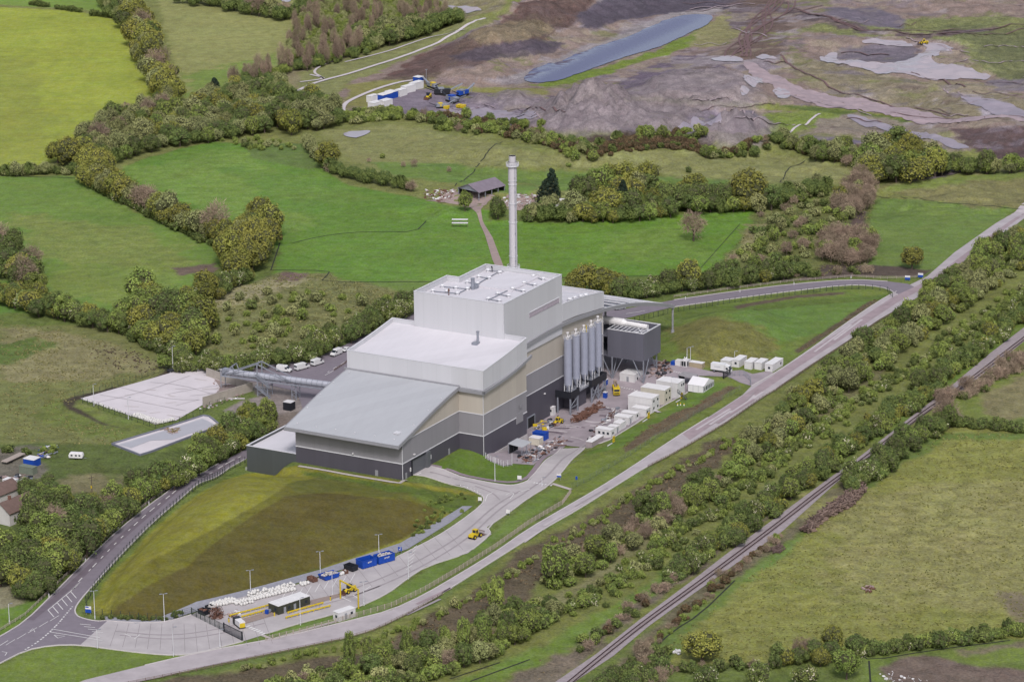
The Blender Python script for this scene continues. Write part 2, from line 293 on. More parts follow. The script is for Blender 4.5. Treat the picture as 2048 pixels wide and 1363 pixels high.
# (colour, feather m, raggedness m, tussock amount, outline in survey pixels)
PAINT = [
 ((128,132,72), 4, 6, .5, [(-300,-600),(2400,-600),(2400,420),(1200,440),(-300,420)]),
 ((104,122,58), 4, 6, .6, [(-300,420),(2400,420),(2400,2000),(-300,2000)]),
 # fields on the left
 ((156,166,60), 1, 1, .12, [(-300,0),(150,22),(248,44),(290,80),(300,150),(325,205),(250,222),(205,255),(150,312),(80,332),(-300,350)]),
 ((148,156,62), 8, 14, .12, [(-300,60),(60,120),(120,240),(90,330),(-300,345)]),
 ((118,150,62), 1, 1, .12, [(-300,-500),(200,-500),(215,25),(150,18),(-300,-8)]),
 ((150,150,88), 2, 3, .35, [(270,-200),(640,-200),(600,40),(585,70),(560,130),(520,150),(400,200),(365,200),(350,130),(330,60)]),
 ((120,145,66), 8, 10, .2, [(360,150),(560,110),(545,150),(400,200),(365,195)]),
 ((106,140,60), 1.5, 2, .2, [(-300,352),(150,352),(215,395),(320,445),(440,500),(470,520),(400,545),(385,590),(250,625),(215,650),(100,600),(60,530),(0,478),(-300,480)]),
 ((124,140,68), 9, 12, .4, [(20,430),(300,455),(400,520),(330,560),(200,560),(70,500)]),
 ((120,142,64), 9, 12, .3, [(110,520),(390,540),(360,590),(250,610),(110,590)]),
 ((96,138,58), 3, 4, .2, [(-300,560),(40,560),(90,610),(60,625),(-300,640)]),
 ((94,138,52), 1.5, 2, .25, [(225,352),(300,312),(420,284),(600,292),(640,335),(700,370),(830,395),(905,412),(980,420),(975,440),(1010,535),(1010,560),(660,566),(540,560),(560,500),(520,480),(440,440),(330,410)]),
 ((110,146,62), 9, 12, .3, [(230,350),(430,300),(560,330),(520,400),(640,440),(560,470),(400,410)]),
 ((100,140,58), 8, 12, .3, [(420,330),(640,350),(760,400),(600,420)]),
 ((98,124,62), 1, 2, .3, [(490,290),(640,285),(660,330),(620,340),(500,315)]),
 ((94,138,48), 1.5, 2, .3, [(980,440),(1110,446),(1510,420),(1500,450),(1420,540),(1340,552),(1000,556),(975,470)]),
 ((104,140,56), 8, 10, .3, [(1180,470),(1400,450),(1420,520),(1250,530)]),
 ((104,134,62), 2, 3, .2, [(640,566),(830,560),(1230,556),(1250,575),(1140,590),(880,590),(700,600)]),
 ((138,138,84), 4, 5, .5, [(640,262),(800,250),(1010,290),(1110,310),(1260,300),(1480,300),(1730,335),(1740,400),(1400,360),(1290,345),(1060,330),(900,330),(720,330),(680,300)]),
 ((102,134,62), 4, 4, .2, [(735,322),(900,330),(1060,340),(1170,345),(1300,352),(1460,360),(1430,395),(1110,380),(1040,362),(900,365),(790,352)]),
 ((102,134,62), 5, 4, .2, [(920,360),(1000,362),(1080,372),(1060,390),(940,380)]),
 ((118,132,66), 5, 5, .4, [(1350,385),(1560,365),(1740,375),(1720,410),(1520,400)]),
 # right fields
 ((104,132,62), 1.5, 2, .25, [(1750,395),(1860,402),(2040,415),(1990,450),(1870,545),(1800,552),(1720,545),(1735,470)]),
 ((132,126,80), 5, 7, .6, [(1745,375),(1900,345),(2300,330),(2300,420),(1990,418),(1860,400)]),
 ((120,136,66), 5, 6, .3, [(1900,350),(2300,335),(2300,352),(1950,362),(1800,385),(1760,380)]),
 ((108,88,84), 1.5, 3, .3, [(1880,333),(1950,335),(1880,355),(1830,362)]),
 # scrub right
 ((112,118,64), 3, 5, .9, [(1520,425),(1640,395),(1745,395),(1735,470),(1715,545),(1600,560),(1430,560),(1440,530),(1500,455)]),
 ((150,140,95), 3, 4, .7, [(1500,450),(1540,440),(1520,500),(1450,530),(1435,535)]),
 ((98,82,74), 1.5, 3, .4, [(1640,530),(1780,530),(1860,540),(1850,552),(1700,555),(1600,560)]),
 ((106,84,78), 1.5, 2, .4, [(1705,440),(1725,420),(1735,425),(1725,470),(1715,500),(1700,480)]),
 # upper valley: grass banks and the mud of the workings
 ((146,134,100), 3, 4, .5, [(590,-300),(1100,-300),(1000,20),(940,36),(760,100),(650,150),(600,190),(560,160),(600,120)]),
 ((134,136,84), 2, 3, .5, [(600,145),(950,35),(985,42),(700,165),(660,190),(700,220),(640,215),(590,200)]),
 ((148,124,116), 3, 5, .5, [(660,190),(760,140),(985,42),(1100,-60),(1600,-300),(2600,-300),(2600,300),(1700,300),(1450,262),(1000,262),(780,225),(700,222)]),
 ((140,128,92), 4, 8, .8, [(680,200),(800,140),(900,130),(850,165),(780,180),(730,215),(690,220)]),
 ((118,84,78), 3, 8, .6, [(760,150),(860,100),(960,60),(1060,0),(1130,-60),(1250,-80),(1130,60),(1040,100),(930,130),(850,150)]),
 ((138,112,90), 3, 7, .8, [(900,80),(1010,40),(1120,30),(1110,80),(1010,100),(930,110)]),
 ((104,90,100), 3, 7, .5, [(990,80),(1080,75),(1120,90),(1060,110),(1010,110)]),
 ((104,90,100), 3, 7, .5, [(900,115),(1000,110),(960,130),(910,128)]),
 ((96,88,102), 3, 5, .4, [(1150,30),(1240,-20),(1400,-60),(1560,-60),(1450,20),(1330,30),(1260,40),(1180,60)]),
 ((150,138,142), 2, 4, .4, [(960,160),(1040,150),(1120,110),(1250,60),(1340,25),(1440,12),(1440,30),(1350,30),(1260,72),(1130,120),(1060,165),(1000,170)]),
 ((140,134,76), 2, 3, .4, [(690,170),(800,160),(860,170),(1060,178),(1100,182),(1090,190),(860,180),(760,190),(740,215),(700,212)]),
 ((112,134,52), 2, 4, .6, [(1060,172),(1110,158),(1230,128),(1330,92),(1430,40),(1470,28),(1440,70),(1380,95),(1280,122),(1200,155),(1110,172)]),
 ((144,136,92), 4, 6, .6, [(1380,60),(1470,20),(1540,10),(1500,60),(1440,90),(1390,100)]),
 ((134,120,134), 2, 3, .3, [(745,195),(800,178),(880,178),(1060,195),(1500,225),(1535,245),(1470,275),(1240,262),(1000,248),(820,236),(770,215)]),
 ((122,104,112), 3, 4, .4, [(1060,205),(1180,165),(1230,170),(1300,210),(1400,225),(1330,250),(1240,252),(1080,240)]),
 ((112,96,112), 3, 4, .35, [(1210,185),(1290,140),(1350,110),(1420,110),(1480,160),(1500,195),(1440,200),(1290,195)]),
 ((150,136,142), 5, 9, .4, [(1340,120),(1480,110),(1560,100),(1600,130),(1520,150),(1440,130),(1380,150)]),
 ((116,108,124), 3, 4, .3, [(1390,255),(1450,225),(1510,220),(1535,240),(1480,270),(1400,270)]),
 ((132,136,70), 2, 3, .4, [(1250,192),(1500,205),(1650,212),(1800,230),(1900,243),(1800,245),(1640,228),(1500,215),(1260,202)]),
 ((92,112,54), 2, 3, .5, [(1560,208),(1680,218),(1830,240),(1810,248),(1700,238),(1580,216)]),
 ((120,138,64), 3, 4, .5, [(1530,225),(1640,222),(1700,232),(1600,262),(1560,280),(1500,272),(1530,250)]),
 ((148,132,118), 3, 7, .5, [(1630,240),(1720,225),(1860,250),(1960,300),(1800,300),(1660,285),(1600,272)]),
 ((118,108,124), 1.5, 3, .3, [(1600,270),(1670,272),(1730,285),(1690,295),(1590,282)]),
 ((104,80,80), 3, 5, .4, [(1890,258),(2300,240),(2300,330),(1990,318),(1930,290)]),
 ((142,128,104), 4, 9, .6, [(1560,110),(1650,120),(1840,160),(1990,165),(2040,200),(2300,230),(2300,245),(1900,238),(1700,205),(1600,170)]),
 ((128,132,84), 5, 9, .8, [(1590,60),(1700,40),(1850,40),(2300,20),(2300,170),(2000,160),(1900,80),(1790,75),(1680,70)]),
 ((112,116,78), 4, 9, .8, [(1870,50),(2000,50),(2300,60),(2300,160),(1990,155),(1960,100)]),
 ((116,106,120), 3, 3, .3, [(1640,15),(1760,15),(1810,40),(1800,58),(1730,52),(1650,30)]),
 ((108,90,92), 3, 6, .5, [(1450,0),(1560,0),(1600,20),(1750,60),(1850,68),(2000,50),(2000,58),(1850,78),(1730,68),(1580,30),(1470,60)]),
 ((118,108,120), 3, 4, .3, [(1680,95),(1790,85),(1840,100),(1830,125),(1740,125),(1650,120)]),
 ((126,116,126), 3, 4, .3, [(1970,160),(2300,150),(2300,185),(2000,180)]),
 ((120,96,88), 3, 6, .5, [(1500,0),(1560,-20),(1580,60),(1560,110),(1480,120),(1450,110),(1500,60)]),
 ((160,150,160), 4, 8, .3, [(1880,180),(1960,190),(2040,215),(2060,240),(1990,232),(1930,205)]),
 # brown gorse ground
 ((88,72,56), 3, 5, .7, [(1090,280),(1170,275),(1260,262),(1420,270),(1430,292),(1240,300),(1110,302)]),
 # around the plant, left
 ((122,126,72), 3, 5, .5, [(-300,660),(60,650),(200,650),(330,700),(400,740),(300,760),(165,795),(270,860),(230,890),(-300,890)]),
 ((146,136,94), 6, 8, .7, [(0,660),(130,665),(240,690),(330,735),(200,760),(0,760)]),
 ((92,116,54), 4, 7, .5, [(-50,700),(60,680),(110,690),(60,720),(-50,735)]),
 ((114,128,62), 5, 7, .5, [(120,800),(165,800),(270,860),(250,880),(100,850),(60,830)]),
 ((84,72,60), 1, 1.5, .4, [(128,800),(150,792),(300,760),(330,740),(345,742),(310,765),(160,800),(150,812),(220,850),(262,862),(210,850),(140,818)]),
 ((128,128,78), 3, 5, .9, [(380,610),(560,545),(660,545),(820,590),(830,640),(690,680),(600,710),(450,720),(400,700)]),
 ((160,150,112), 4, 7, .7, [(380,590),(460,580),(560,555),(620,560),(520,600),(430,620)]),
 ((132,104,96), 2, 4, .4, [(560,545),(610,545),(600,560),(560,562)]),
 ((122,100,88), 2, 4, .4, [(345,535),(430,525),(420,545),(360,548)]),
 ((150,136,132), 1.5, 2, .4, [(404,748),(445,750),(520,760),(600,780),(640,830),(600,860),(560,850),(500,850),(440,820),(480,800),(520,790),(500,770)]),
 ((132,116,108), 1.5, 2, .4, [(545,830),(640,815),(610,870),(545,890)]),
 ((92,108,54), 3, 4, .7, [(-200,880),(200,890),(340,900),(520,870),(500,910),(300,1020),(100,1210),(-200,1330)]),
 ((128,120,84), 4, 6, .6, [(110,960),(200,945),(290,960),(260,985),(130,985)]),
 ((120,112,100), 3, 4, .6, [(-100,900),(60,890),(100,940),(60,980),(-100,1000)]),
 ((150,142,112), 4, 6, .5, [(-100,1130),(30,1145),(60,1185),(30,1215),(-100,1235)]),
 ((100,134,52), 1.5, 2, .2, [(-100,1230),(40,1210),(110,1188),(60,1230),(-100,1330)]),
 # bund: yellow olive west face, browner long face; grass tone and face shading both painted in
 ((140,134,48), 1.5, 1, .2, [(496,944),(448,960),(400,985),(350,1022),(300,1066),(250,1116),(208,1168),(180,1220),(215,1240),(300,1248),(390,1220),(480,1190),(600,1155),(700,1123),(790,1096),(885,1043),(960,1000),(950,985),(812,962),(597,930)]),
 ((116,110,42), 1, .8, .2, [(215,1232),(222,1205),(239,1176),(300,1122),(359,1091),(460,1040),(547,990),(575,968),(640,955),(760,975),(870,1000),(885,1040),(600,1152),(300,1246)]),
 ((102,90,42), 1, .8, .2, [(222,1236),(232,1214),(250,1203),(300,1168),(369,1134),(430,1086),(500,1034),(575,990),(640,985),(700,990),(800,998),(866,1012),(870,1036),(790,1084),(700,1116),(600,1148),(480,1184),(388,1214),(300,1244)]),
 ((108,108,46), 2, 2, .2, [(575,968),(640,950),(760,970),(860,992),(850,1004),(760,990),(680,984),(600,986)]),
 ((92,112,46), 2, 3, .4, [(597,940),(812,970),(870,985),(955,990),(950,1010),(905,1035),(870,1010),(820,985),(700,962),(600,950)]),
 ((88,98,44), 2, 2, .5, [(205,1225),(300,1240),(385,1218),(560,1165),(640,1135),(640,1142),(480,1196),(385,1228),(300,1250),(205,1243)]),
 # plant greens
 ((90,122,46), 1, 1, .2, [(800,950),(860,935),(925,895),(970,905),(1010,930),(1092,914),(1060,955),(1025,972),(990,968),(900,950)]),
 ((112,128,56), 1.5, 2, .35, [(1101,965),(1130,925),(1170,890),(1280,838),(1380,775),(1440,752),(1495,760),(1480,790),(1300,905),(1200,970),(1130,1010)]),
 ((96,128,50), 2, 3, .25, [(1180,900),(1300,838),(1380,790),(1420,760),(1460,765),(1400,810),(1260,880),(1180,915)]),
 ((116,96,74), 1, 2, .5, [(1240,895),(1300,850),(1400,800),(1460,770),(1478,775),(1400,822),(1300,875),(1250,905)]),
 ((104,132,58), 1.2, 1, .2, [(450,1240),(530,1270),(600,1250),(720,1215),(790,1180),(850,1140),(985,1070),(1060,1000),(1110,975),(1140,980),(990,1080),(850,1175),(780,1212),(700,1242),(560,1272),(420,1300)]),
 ((110,134,56), 1.5, 2, .25, [(-200,1400),(0,1330),(100,1292),(230,1300),(350,1310),(490,1282),(530,1290),(330,1340),(150,1380),(-200,1500)]),
 ((108,128,56), 2, 3, .4, [(1340,640),(1450,600),(1760,575),(1790,590),(1740,625),(1640,680),(1560,730),(1480,745),(1330,735),(1310,690)]),
 ((96,132,58), 4, 5, .25, [(1440,625),(1560,605),(1730,588),(1745,600),(1640,665),(1560,690),(1530,660),(1480,640)]),
 ((122,118,62), 4, 6, .6, [(1330,660),(1420,630),(1500,650),(1560,690),(1520,730),(1380,735)]),
 ((104,88,68), .8, 1, .5, [(1590,700),(1745,597),(1762,597),(1610,700),(1596,706)]),
 ((92,116,50), 1, 1, .3, [(1345,616),(1790,588),(1760,600),(1600,612),(1345,640)]),
 ((104,88,72), .6, 1, .4, [(1465,612),(1590,590),(1690,584),(1690,588),(1590,596),(1470,618)]),
 # verge and scrub beside the haul road
 ((122,128,66), 2, 3, .6, [(250,1400),(560,1310),(700,1280),(850,1220),(1100,1060),(1350,910),(1560,775),(1900,560),(2200,360),(2300,700),(1800,900),(1100,1400)]),
 ((110,94,74), 3, 5, .9, [(700,1310),(800,1270),(960,1170),(1100,1080),(1290,965),(1440,880),(1480,870),(1470,900),(1350,990),(1250,1060),(1120,1140),(1000,1230),(900,1290),(780,1320)]),
 ((110,94,74), 3, 5, .9, [(330,1370),(700,1300),(760,1310),(600,1363),(400,1400)]),
 ((140,136,92), 3, 5, .7, [(1090,1200),(1240,1110),(1360,1030),(1380,1045),(1200,1160),(1110,1215)]),
 ((106,134,56), 3, 4, .4, [(900,1363),(1080,1290),(1250,1190),(1400,1080),(1600,960),(1800,810),(2000,660),(2200,540),(2200,590),(1880,790),(1660,950),(1450,1090),(1280,1210),(1150,1290),(1000,1363)]),
 ((126,120,80), 3, 4, .7, [(1560,860),(1700,770),(1800,700),(1790,730),(1700,800),(1580,890)]),
 ((128,112,96), 3, 4, .8, [(1380,1150),(1110,1363),(1030,1400),(1010,1363),(1150,1290),(1290,1200),(1560,1000),(1740,880)]),
 ((120,110,84), 3, 4, .8, [(1140,1400),(1380,1200),(1560,1068),(1680,965),(1850,850),(2100,680),(2100,720),(1880,870),(1720,970),(1580,1075),(1400,1215),(1250,1363)]),
 # right pasture
 ((140,140,70), 2, 3, .7, [(1300,1310),(1320,1270),(1480,1160),(1600,1075),(1730,975),(1890,862),(1930,845),(2400,850),(2400,1290),(2000,1275),(1760,1300),(1640,1320),(1310,1330)]),
 ((150,144,86), 16, 20, .8, [(1650,1000),(2100,930),(2300,1100),(2000,1230),(1700,1200)]),
 ((104,134,62), 3, 4, .2, [(1470,1165),(1560,1095),(1610,1070),(1590,1100),(1530,1140),(1480,1170)]),
 ((104,128,60), 3, 4, .2, [(1700,990),(1800,900),(1870,865),(2300,860),(2300,870),(1900,880),(1800,935),(1730,990)]),
 ((104,128,60), 3, 4, .2, [(1300,1310),(1340,1260),(1470,1165),(1480,1175),(1380,1270),(1330,1320)]),
 ((138,122,96), 3, 5, .6, [(1990,1190),(2300,1160),(2300,1270),(2040,1250)]),
 ((118,134,62), 2, 3, .4, [(1880,800),(1960,760),(2060,690),(2400,500),(2400,850),(1930,835)]),
 ((138,128,88), 6, 8, .7, [(1990,770),(2100,720),(2300,700),(2300,840),(2000,835),(1960,810)]),
 ((112,134,60), 2, 3, .4, [(1730,1320),(2020,1280),(2400,1270),(2400,1500),(1700,1500),(1730,1363)]),
 ((128,106,96), 3, 5, .6, [(1760,1340),(1800,1310),(1870,1305),(2060,1345),(2060,1400),(1770,1400)]),
 ((132,120,94), 3, 5, .6, [(1920,1295),(2048,1280),(2048,1295),(1940,1303)]),
]
def paint_ground():
    x, y = GX, GY; n = x.shape
    wx = fbm(x, y, 14, 3, 21)*2; wy = fbm(x, y, 14, 3, 31)*2
    w2x = fbm(x, y, 4, 2, 41)*2; w2y = fbm(x, y, 4, 2, 51)*2
    C = np.zeros(n+(3,)); T = np.zeros(n)
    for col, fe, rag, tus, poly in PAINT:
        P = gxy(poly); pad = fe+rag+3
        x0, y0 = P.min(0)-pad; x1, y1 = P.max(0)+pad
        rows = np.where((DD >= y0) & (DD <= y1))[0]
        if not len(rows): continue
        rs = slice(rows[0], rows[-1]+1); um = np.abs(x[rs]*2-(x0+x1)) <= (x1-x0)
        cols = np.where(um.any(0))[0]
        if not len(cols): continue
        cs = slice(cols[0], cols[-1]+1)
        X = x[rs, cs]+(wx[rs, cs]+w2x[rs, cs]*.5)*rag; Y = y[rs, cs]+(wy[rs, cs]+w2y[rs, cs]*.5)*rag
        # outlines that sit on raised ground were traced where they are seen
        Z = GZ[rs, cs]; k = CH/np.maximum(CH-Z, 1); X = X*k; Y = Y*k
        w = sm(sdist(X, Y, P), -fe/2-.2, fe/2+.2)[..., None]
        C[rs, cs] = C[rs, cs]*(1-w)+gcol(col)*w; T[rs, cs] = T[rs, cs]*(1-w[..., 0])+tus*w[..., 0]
    qm = sm(y, 1505, 1545)*sm(x, -60, -10)*(gt_mask(C))*.85
    for sd, col, th, amt in ((61, (136,122,134), .10, .6), (62, (162,144,124), .10, .7), (63, (104,84,84), .19, .7), (64, (168,156,162), .19, .7), (65, (122,124,74), .17, .8), (66, (116,104,116), .17, .6)):
        n = fbm(x, y*1.5, 26, 6, sd)+.35*fbm(x, y*1.3, 6, 4, sd+20); w = (sm(n, th, th+.07)*qm*amt)[..., None]; C = C*(1-w)+gcol(col)*w
    hm = sm(HEAP0, 1.5, 4.5)[..., None]; nn = (.5+fbm(x, y*1.4, 7, 4, 90))[..., None]; C = C*(1-hm*.85)+hm*.85*(gcol((118,104,110))*(1-nn)+gcol((164,148,150))*nn)
    for col, fe, rag, poly in (((108,84,80), 3, 8, [(760,160),(860,105),(960,60),(1050,10),(1110,-40),(1240,-80),(1150,50),(1050,100),(960,128),(860,155)]), ((92,82,94), 3, 6, [(1150,40),(1240,-10),(1390,-60),(1560,-60),(1450,14),(1330,26),(1260,36),(1190,60)]),
            ((90,80,92), 2, 6, [(985,92),(1060,78),(1130,88),(1080,112),(1000,118),(930,122),(900,112)]), ((142,122,98), 3, 8, [(930,72),(1000,45),(1080,40),(1120,60),(1060,80),(970,90)]), ((156,146,148), 2, 3, [(1000,158),(1060,140),(1130,112),(1250,64),(1340,26),(1440,14),(1440,24),(1345,36),(1255,76),(1135,122),(1050,160)])):
        P = gxy(poly); k = CH/np.maximum(CH-GZ, 1); w = (sm(sdist((x+wx*rag)*k, (y+wy*rag)*k, P), -fe/2, fe/2)*.8)[..., None] if True else 0
        nn = (.5+fbm(x, y*1.3, 5, 4, 93))[..., None]; C = C*(1-w)+w*gcol(col)*(.7+.6*nn)
    T = np.maximum(T, qm*.6)
    return C, T
def gt_mask(C): return sm(C[..., 0]-C[..., 1], .008, .026)
gc, gt = paint_ground()
ny, nx = GX.shape
gv = np.stack([GX, GY, GZ], -1).reshape(-1, 3)
ii = (np.arange(ny-1)[:, None]*nx+np.arange(nx-1)[None, :]).reshape(-1)
fq = np.stack([ii, ii+1, ii+nx+1, ii+nx], 1)
gm = bpy.data.meshes.new("ground"); gm.vertices.add(len(gv)); gm.vertices.foreach_set('co', gv.ravel())
gm.loops.add(fq.size); gm.loops.foreach_set('vertex_index', fq.ravel()); gm.polygons.add(len(fq))
gm.polygons.foreach_set('loop_start', np.arange(0, fq.size, 4)); gm.polygons.foreach_set('loop_total', np.full(len(fq), 4))
gm.polygons.foreach_set('use_smooth', np.ones(len(fq), bool)); gm.update()
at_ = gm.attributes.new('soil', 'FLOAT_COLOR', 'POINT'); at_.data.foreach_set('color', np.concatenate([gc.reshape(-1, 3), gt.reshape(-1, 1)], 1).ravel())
def ground_mat():
    m = bpy.data.materials.new("ground_cover"); m.use_nodes = True; n = m.node_tree.nodes; l = m.node_tree.links; b = n["Principled BSDF"]
    b.inputs["Roughness"].default_value = .95; b.inputs["Specular IOR Level"].default_value = .15
    a = n.new("ShaderNodeAttribute"); a.attribute_name = 'soil'
    tc = n.new("ShaderNodeTexCoord")
    def noise(s, d=4, r=.6, sc=(1, 1, 1), dist=0):
        mp = n.new("ShaderNodeMapping"); mp.inputs['Scale'].default_value = sc; l.new(tc.outputs['Object'], mp.inputs[0])
        t = n.new("ShaderNodeTexNoise"); t.inputs['Scale'].default_value = s; t.inputs['Detail'].default_value = d; t.inputs['Roughness'].default_value = r
        t.inputs['Distortion'].default_value = dist; l.new(mp.outputs[0], t.inputs[0]); return t.outputs[0]
    def rng(s, a0, a1, b0, b1):
        r = n.new("ShaderNodeMapRange"); l.new(s, r.inputs[0])
        for i, v in enumerate((a0, a1, b0, b1)): r.inputs[i+1].default_value = v
        return r.outputs[0]
    def mth(op, p, q):
        t = n.new("ShaderNodeMath"); t.operation = op
        for i, v in enumerate((p, q)):
            if isinstance(v, (int, float)): t.inputs[i].default_value = v
            else: l.new(v, t.inputs[i])
        return t.outputs[0]
    big = rng(noise(.022, 5, .6), .3, .7, .90, 1.10)
    mid = noise(.16, 6, .72, dist=.6); fine = noise(1.1, 5, .75); tiny = noise(.55, 3, .6, (1, .5, 1))
    amt = a.outputs['Alpha']
    tus = mth('ADD', 1.0, mth('MULTIPLY', mth('ADD', mth('MULTIPLY', mth('SUBTRACT', mid, .5), 1.3), mth('MULTIPLY', mth('SUBTRACT', fine, .5), 1.5)), mth('ADD', mth('MULTIPLY', amt, 1.2), .58)))
    mp2 = n.new("ShaderNodeMapping"); mp2.inputs['Rotation'].default_value = (0, 0, -1.0); mp2.inputs['Scale'].default_value = (.05, 1, 1); l.new(tc.outputs['Object'], mp2.inputs[0])
    st = n.new("ShaderNodeTexNoise"); st.inputs['Scale'].default_value = .45; st.inputs['Detail'].default_value = 4; l.new(mp2.outputs[0], st.inputs[0])
    fac = mth('MULTIPLY', mth('MULTIPLY', big, rng(st.outputs[0], .3, .7, .93, 1.07)), tus)
    v = n.new("ShaderNodeVectorMath"); v.operation = 'SCALE'; l.new(a.outputs['Color'], v.inputs[0]); l.new(fac, v.inputs['Scale'])
    # patches drift towards straw or towards fresh green
    hs = n.new("ShaderNodeHueSaturation"); l.new(v.outputs[0], hs.inputs['Color'])
    hue = rng(noise(.05, 5, .7), .3, .7, .487, .511); l.new(hue, hs.inputs['Hue'])
    l.new(rng(tiny, .3, .7, .86, 1.1), hs.inputs['Saturation'])
    l.new(hs.outputs[0], b.inputs['Base Color'])
    bp = n.new("ShaderNodeBump"); bp.inputs['Distance'].default_value = .7; l.new(mth('ADD', mid, mth('MULTIPLY', fine, .6)), bp.inputs['Height'])
    l.new(mth('ADD', mth('MULTIPLY', amt, .8), .12), bp.inputs['Strength']); l.new(bp.outputs[0], b.inputs['Normal'])
    return m
gm.materials.append(ground_mat())
go = bpy.data.objects.new("ground", gm); COL.objects.link(go); tag(go, kind='structure')

# ------------------------------------------------------------------ paved sheets that follow the ground
def resample(P, step, closed=True):
    out = []; n = len(P)
    for i in range(n if closed else n-1):
        a = np.array(P[i]); b = np.array(P[(i+1) % n]); k = max(1, int(np.hypot(*(b-a))/step))
        for j in range(k): out.append(a+(b-a)*j/k)
    if not closed: out.append(np.array(P[-1]))
    return out
def smooth_line(P, it=2):
    P = [np.array(p, float) for p in P]
    for _ in range(it):
        Q = [P[0]]
        for a, b in zip(P[:-1], P[1:]): Q += [a*.75+b*.25, a*.25+b*.75]
        P = Q+[P[-1]]
    return P
def sheet(name, px, material, off=.05, step=2.6, kind='structure', world_pts=None, skirt=.0, label=None, cat=None):
    P = [tuple(v) for v in (world_pts if world_pts is not None else [at(*p)[:2] for p in px])]
    if name in ('lake', 'pool', 'silt_flat'):       # natural shorelines: rounded and ragged
        for _ in range(2): P = [tuple(np.array(P[i])*w+np.array(P[(i+1) % len(P)])*(1-w)) for i in range(len(P)) for w in (.75, .25)]
        P = resample(P, 1.6); k = 1.0 if name == 'lake' else 2.2
        P = [(p[0]+k*2*float(fbm(np.array(p[0]), np.array(p[1]), 7, 3, 5)), p[1]+k*3.5*float(fbm(np.array(p[0]), np.array(p[1]), 7, 3, 6))) for p in P]
    B = resample(P, step) if name not in ('lake', 'pool', 'silt_flat') else [np.array(p) for p in P]; A = np.array(B); x0, y0 = A.min(0); x1, y1 = A.max(0)
    gx, gy = np.meshgrid(np.arange(x0, x1, step), np.arange(y0, y1, step)); gx = gx.ravel(); gy = gy.ravel()
    off = off+.1; k = sdist(gx, gy, A) > step*.45
    pts = [Vector((float(p[0]), float(p[1]))) for p in B]+[Vector((float(a), float(b))) for a, b in zip(gx[k], gy[k])]
    nb = len(B)
    r = delaunay_2d_cdt(pts, [(i, (i+1) % nb) for i in range(nb)], [list(range(nb))], 1, 1e-5)
    vs = [(v.x, v.y, G(v.x, v.y)+off) for v in r[0]]
    m = MB(); fs = []
    for f in r[2]:
        a, b, c = [r[0][i] for i in f[:3]]
        fs.append(tuple(f) if (b-a).cross(c-a) > 0 else tuple(f[::-1]))
    m.add(vs, fs); o = m.build(name, material); return tag(o, label, cat, kind=kind)
def ribbon(name, pts, width, material, off=.08, hgt=0., step=3, kind='structure', parent=None, px=True, sm_=0, dash=None):
    """a strip of given width along a line on the ground, optionally raised (kerbs) or dashed (markings)"""
    P = [at(*p)[:2] for p in pts] if px else [tuple(p[:2]) for p in pts]
    if sm_: P = smooth_line(P, sm_)
    P = resample(P, step if not dash else min(step, dash[0]/2), False); m = MB(); acc = 0; off += .1
    for i in range(len(P)-1):
        a, b = np.array(P[i]), np.array(P[i+1]); L = np.hypot(*(b-a)); acc += L
        if L < 1e-6: continue
        if dash and (acc % (dash[0]+dash[1])) > dash[0]: continue
        t = (b-a)/L; pt = (P[i]-np.array(P[i-1])) if i else (b-a); nt = (np.array(P[i+2])-b) if i+2 < len(P) else (b-a)
        n0 = np.array([-(t+pt/max(np.hypot(*pt), 1e-6))[1], (t+pt/max(np.hypot(*pt), 1e-6))[0]]); n1 = np.array([-(t+nt/max(np.hypot(*nt), 1e-6))[1], (t+nt/max(np.hypot(*nt), 1e-6))[0]])
        n0 = n0/max(np.hypot(*n0), 1e-6)*width/2; n1 = n1/max(np.hypot(*n1), 1e-6)*width/2
        q = [a-n0, b-n1, b+n1, a+n0]; zz = [G(v[0], v[1])+off for v in (a, b, b, a)]
        if hgt:
            m.add([(v[0], v[1], z-.3) for v, z in zip(q, zz)]+[(v[0], v[1], z+hgt) for v, z in zip(q, zz)], [(4, 5, 6, 7), (0, 1, 5, 4), (2, 3, 7, 6), (1, 2, 6, 5), (3, 0, 4, 7)])
        else: m.add([(v[0], v[1], z) for v, z in zip(q, zz)], [(0, 1, 2, 3)])
    o = m.build(name, material, parent)
    return o if parent else tag(o, kind=kind)

M_asph = mat('old_asphalt', (128,120,130), .85, .10, .35, bump=.1)
M_asphd = mat('dark_asphalt', (112,102,112), .85, .12, .35, bump=.1)
M_conc = mat('brushed_concrete', (180,174,176), .8, .13, .12)
M_haul = mat('dusty_haul_surface', (176,168,172), .85, .14, .16)
M_yard = mat('stained_yard_concrete', (156,146,152), .8, .20, .13)
M_kerb = mat('kerb_concrete', (196,190,190), .8, .06, 1)
M_line = mat('road_paint_white', (222,220,220), .6, .06, 1)
M_gravel = mat('grey_gravel', (148,148,158), .95, .14, .8)
M_pale = mat('pale_slab_concrete', (212,205,210), .75, .09, .07)
M_mud = mat('wheel_rutted_mud', (160,144,150), .9, .14, .2)
M_track = mat('stone_farm_track', (158,140,136), .95, .12, .3)
M_ballast = mat('railway_ballast', (158,148,152), .95, .16, .7)
def wet_mat(name, rgb, rough=.08):
    m = mat(name, rgb, rough, .04, .02, spec=.6); b = m.node_tree.nodes["Principled BSDF"]; b.inputs["IOR"].default_value = 1.33; return m
M_water = wet_mat('silty_lake_water', (88,90,124), .07)
M_puddle = wet_mat('shallow_muddy_water', (168,160,168), .2)

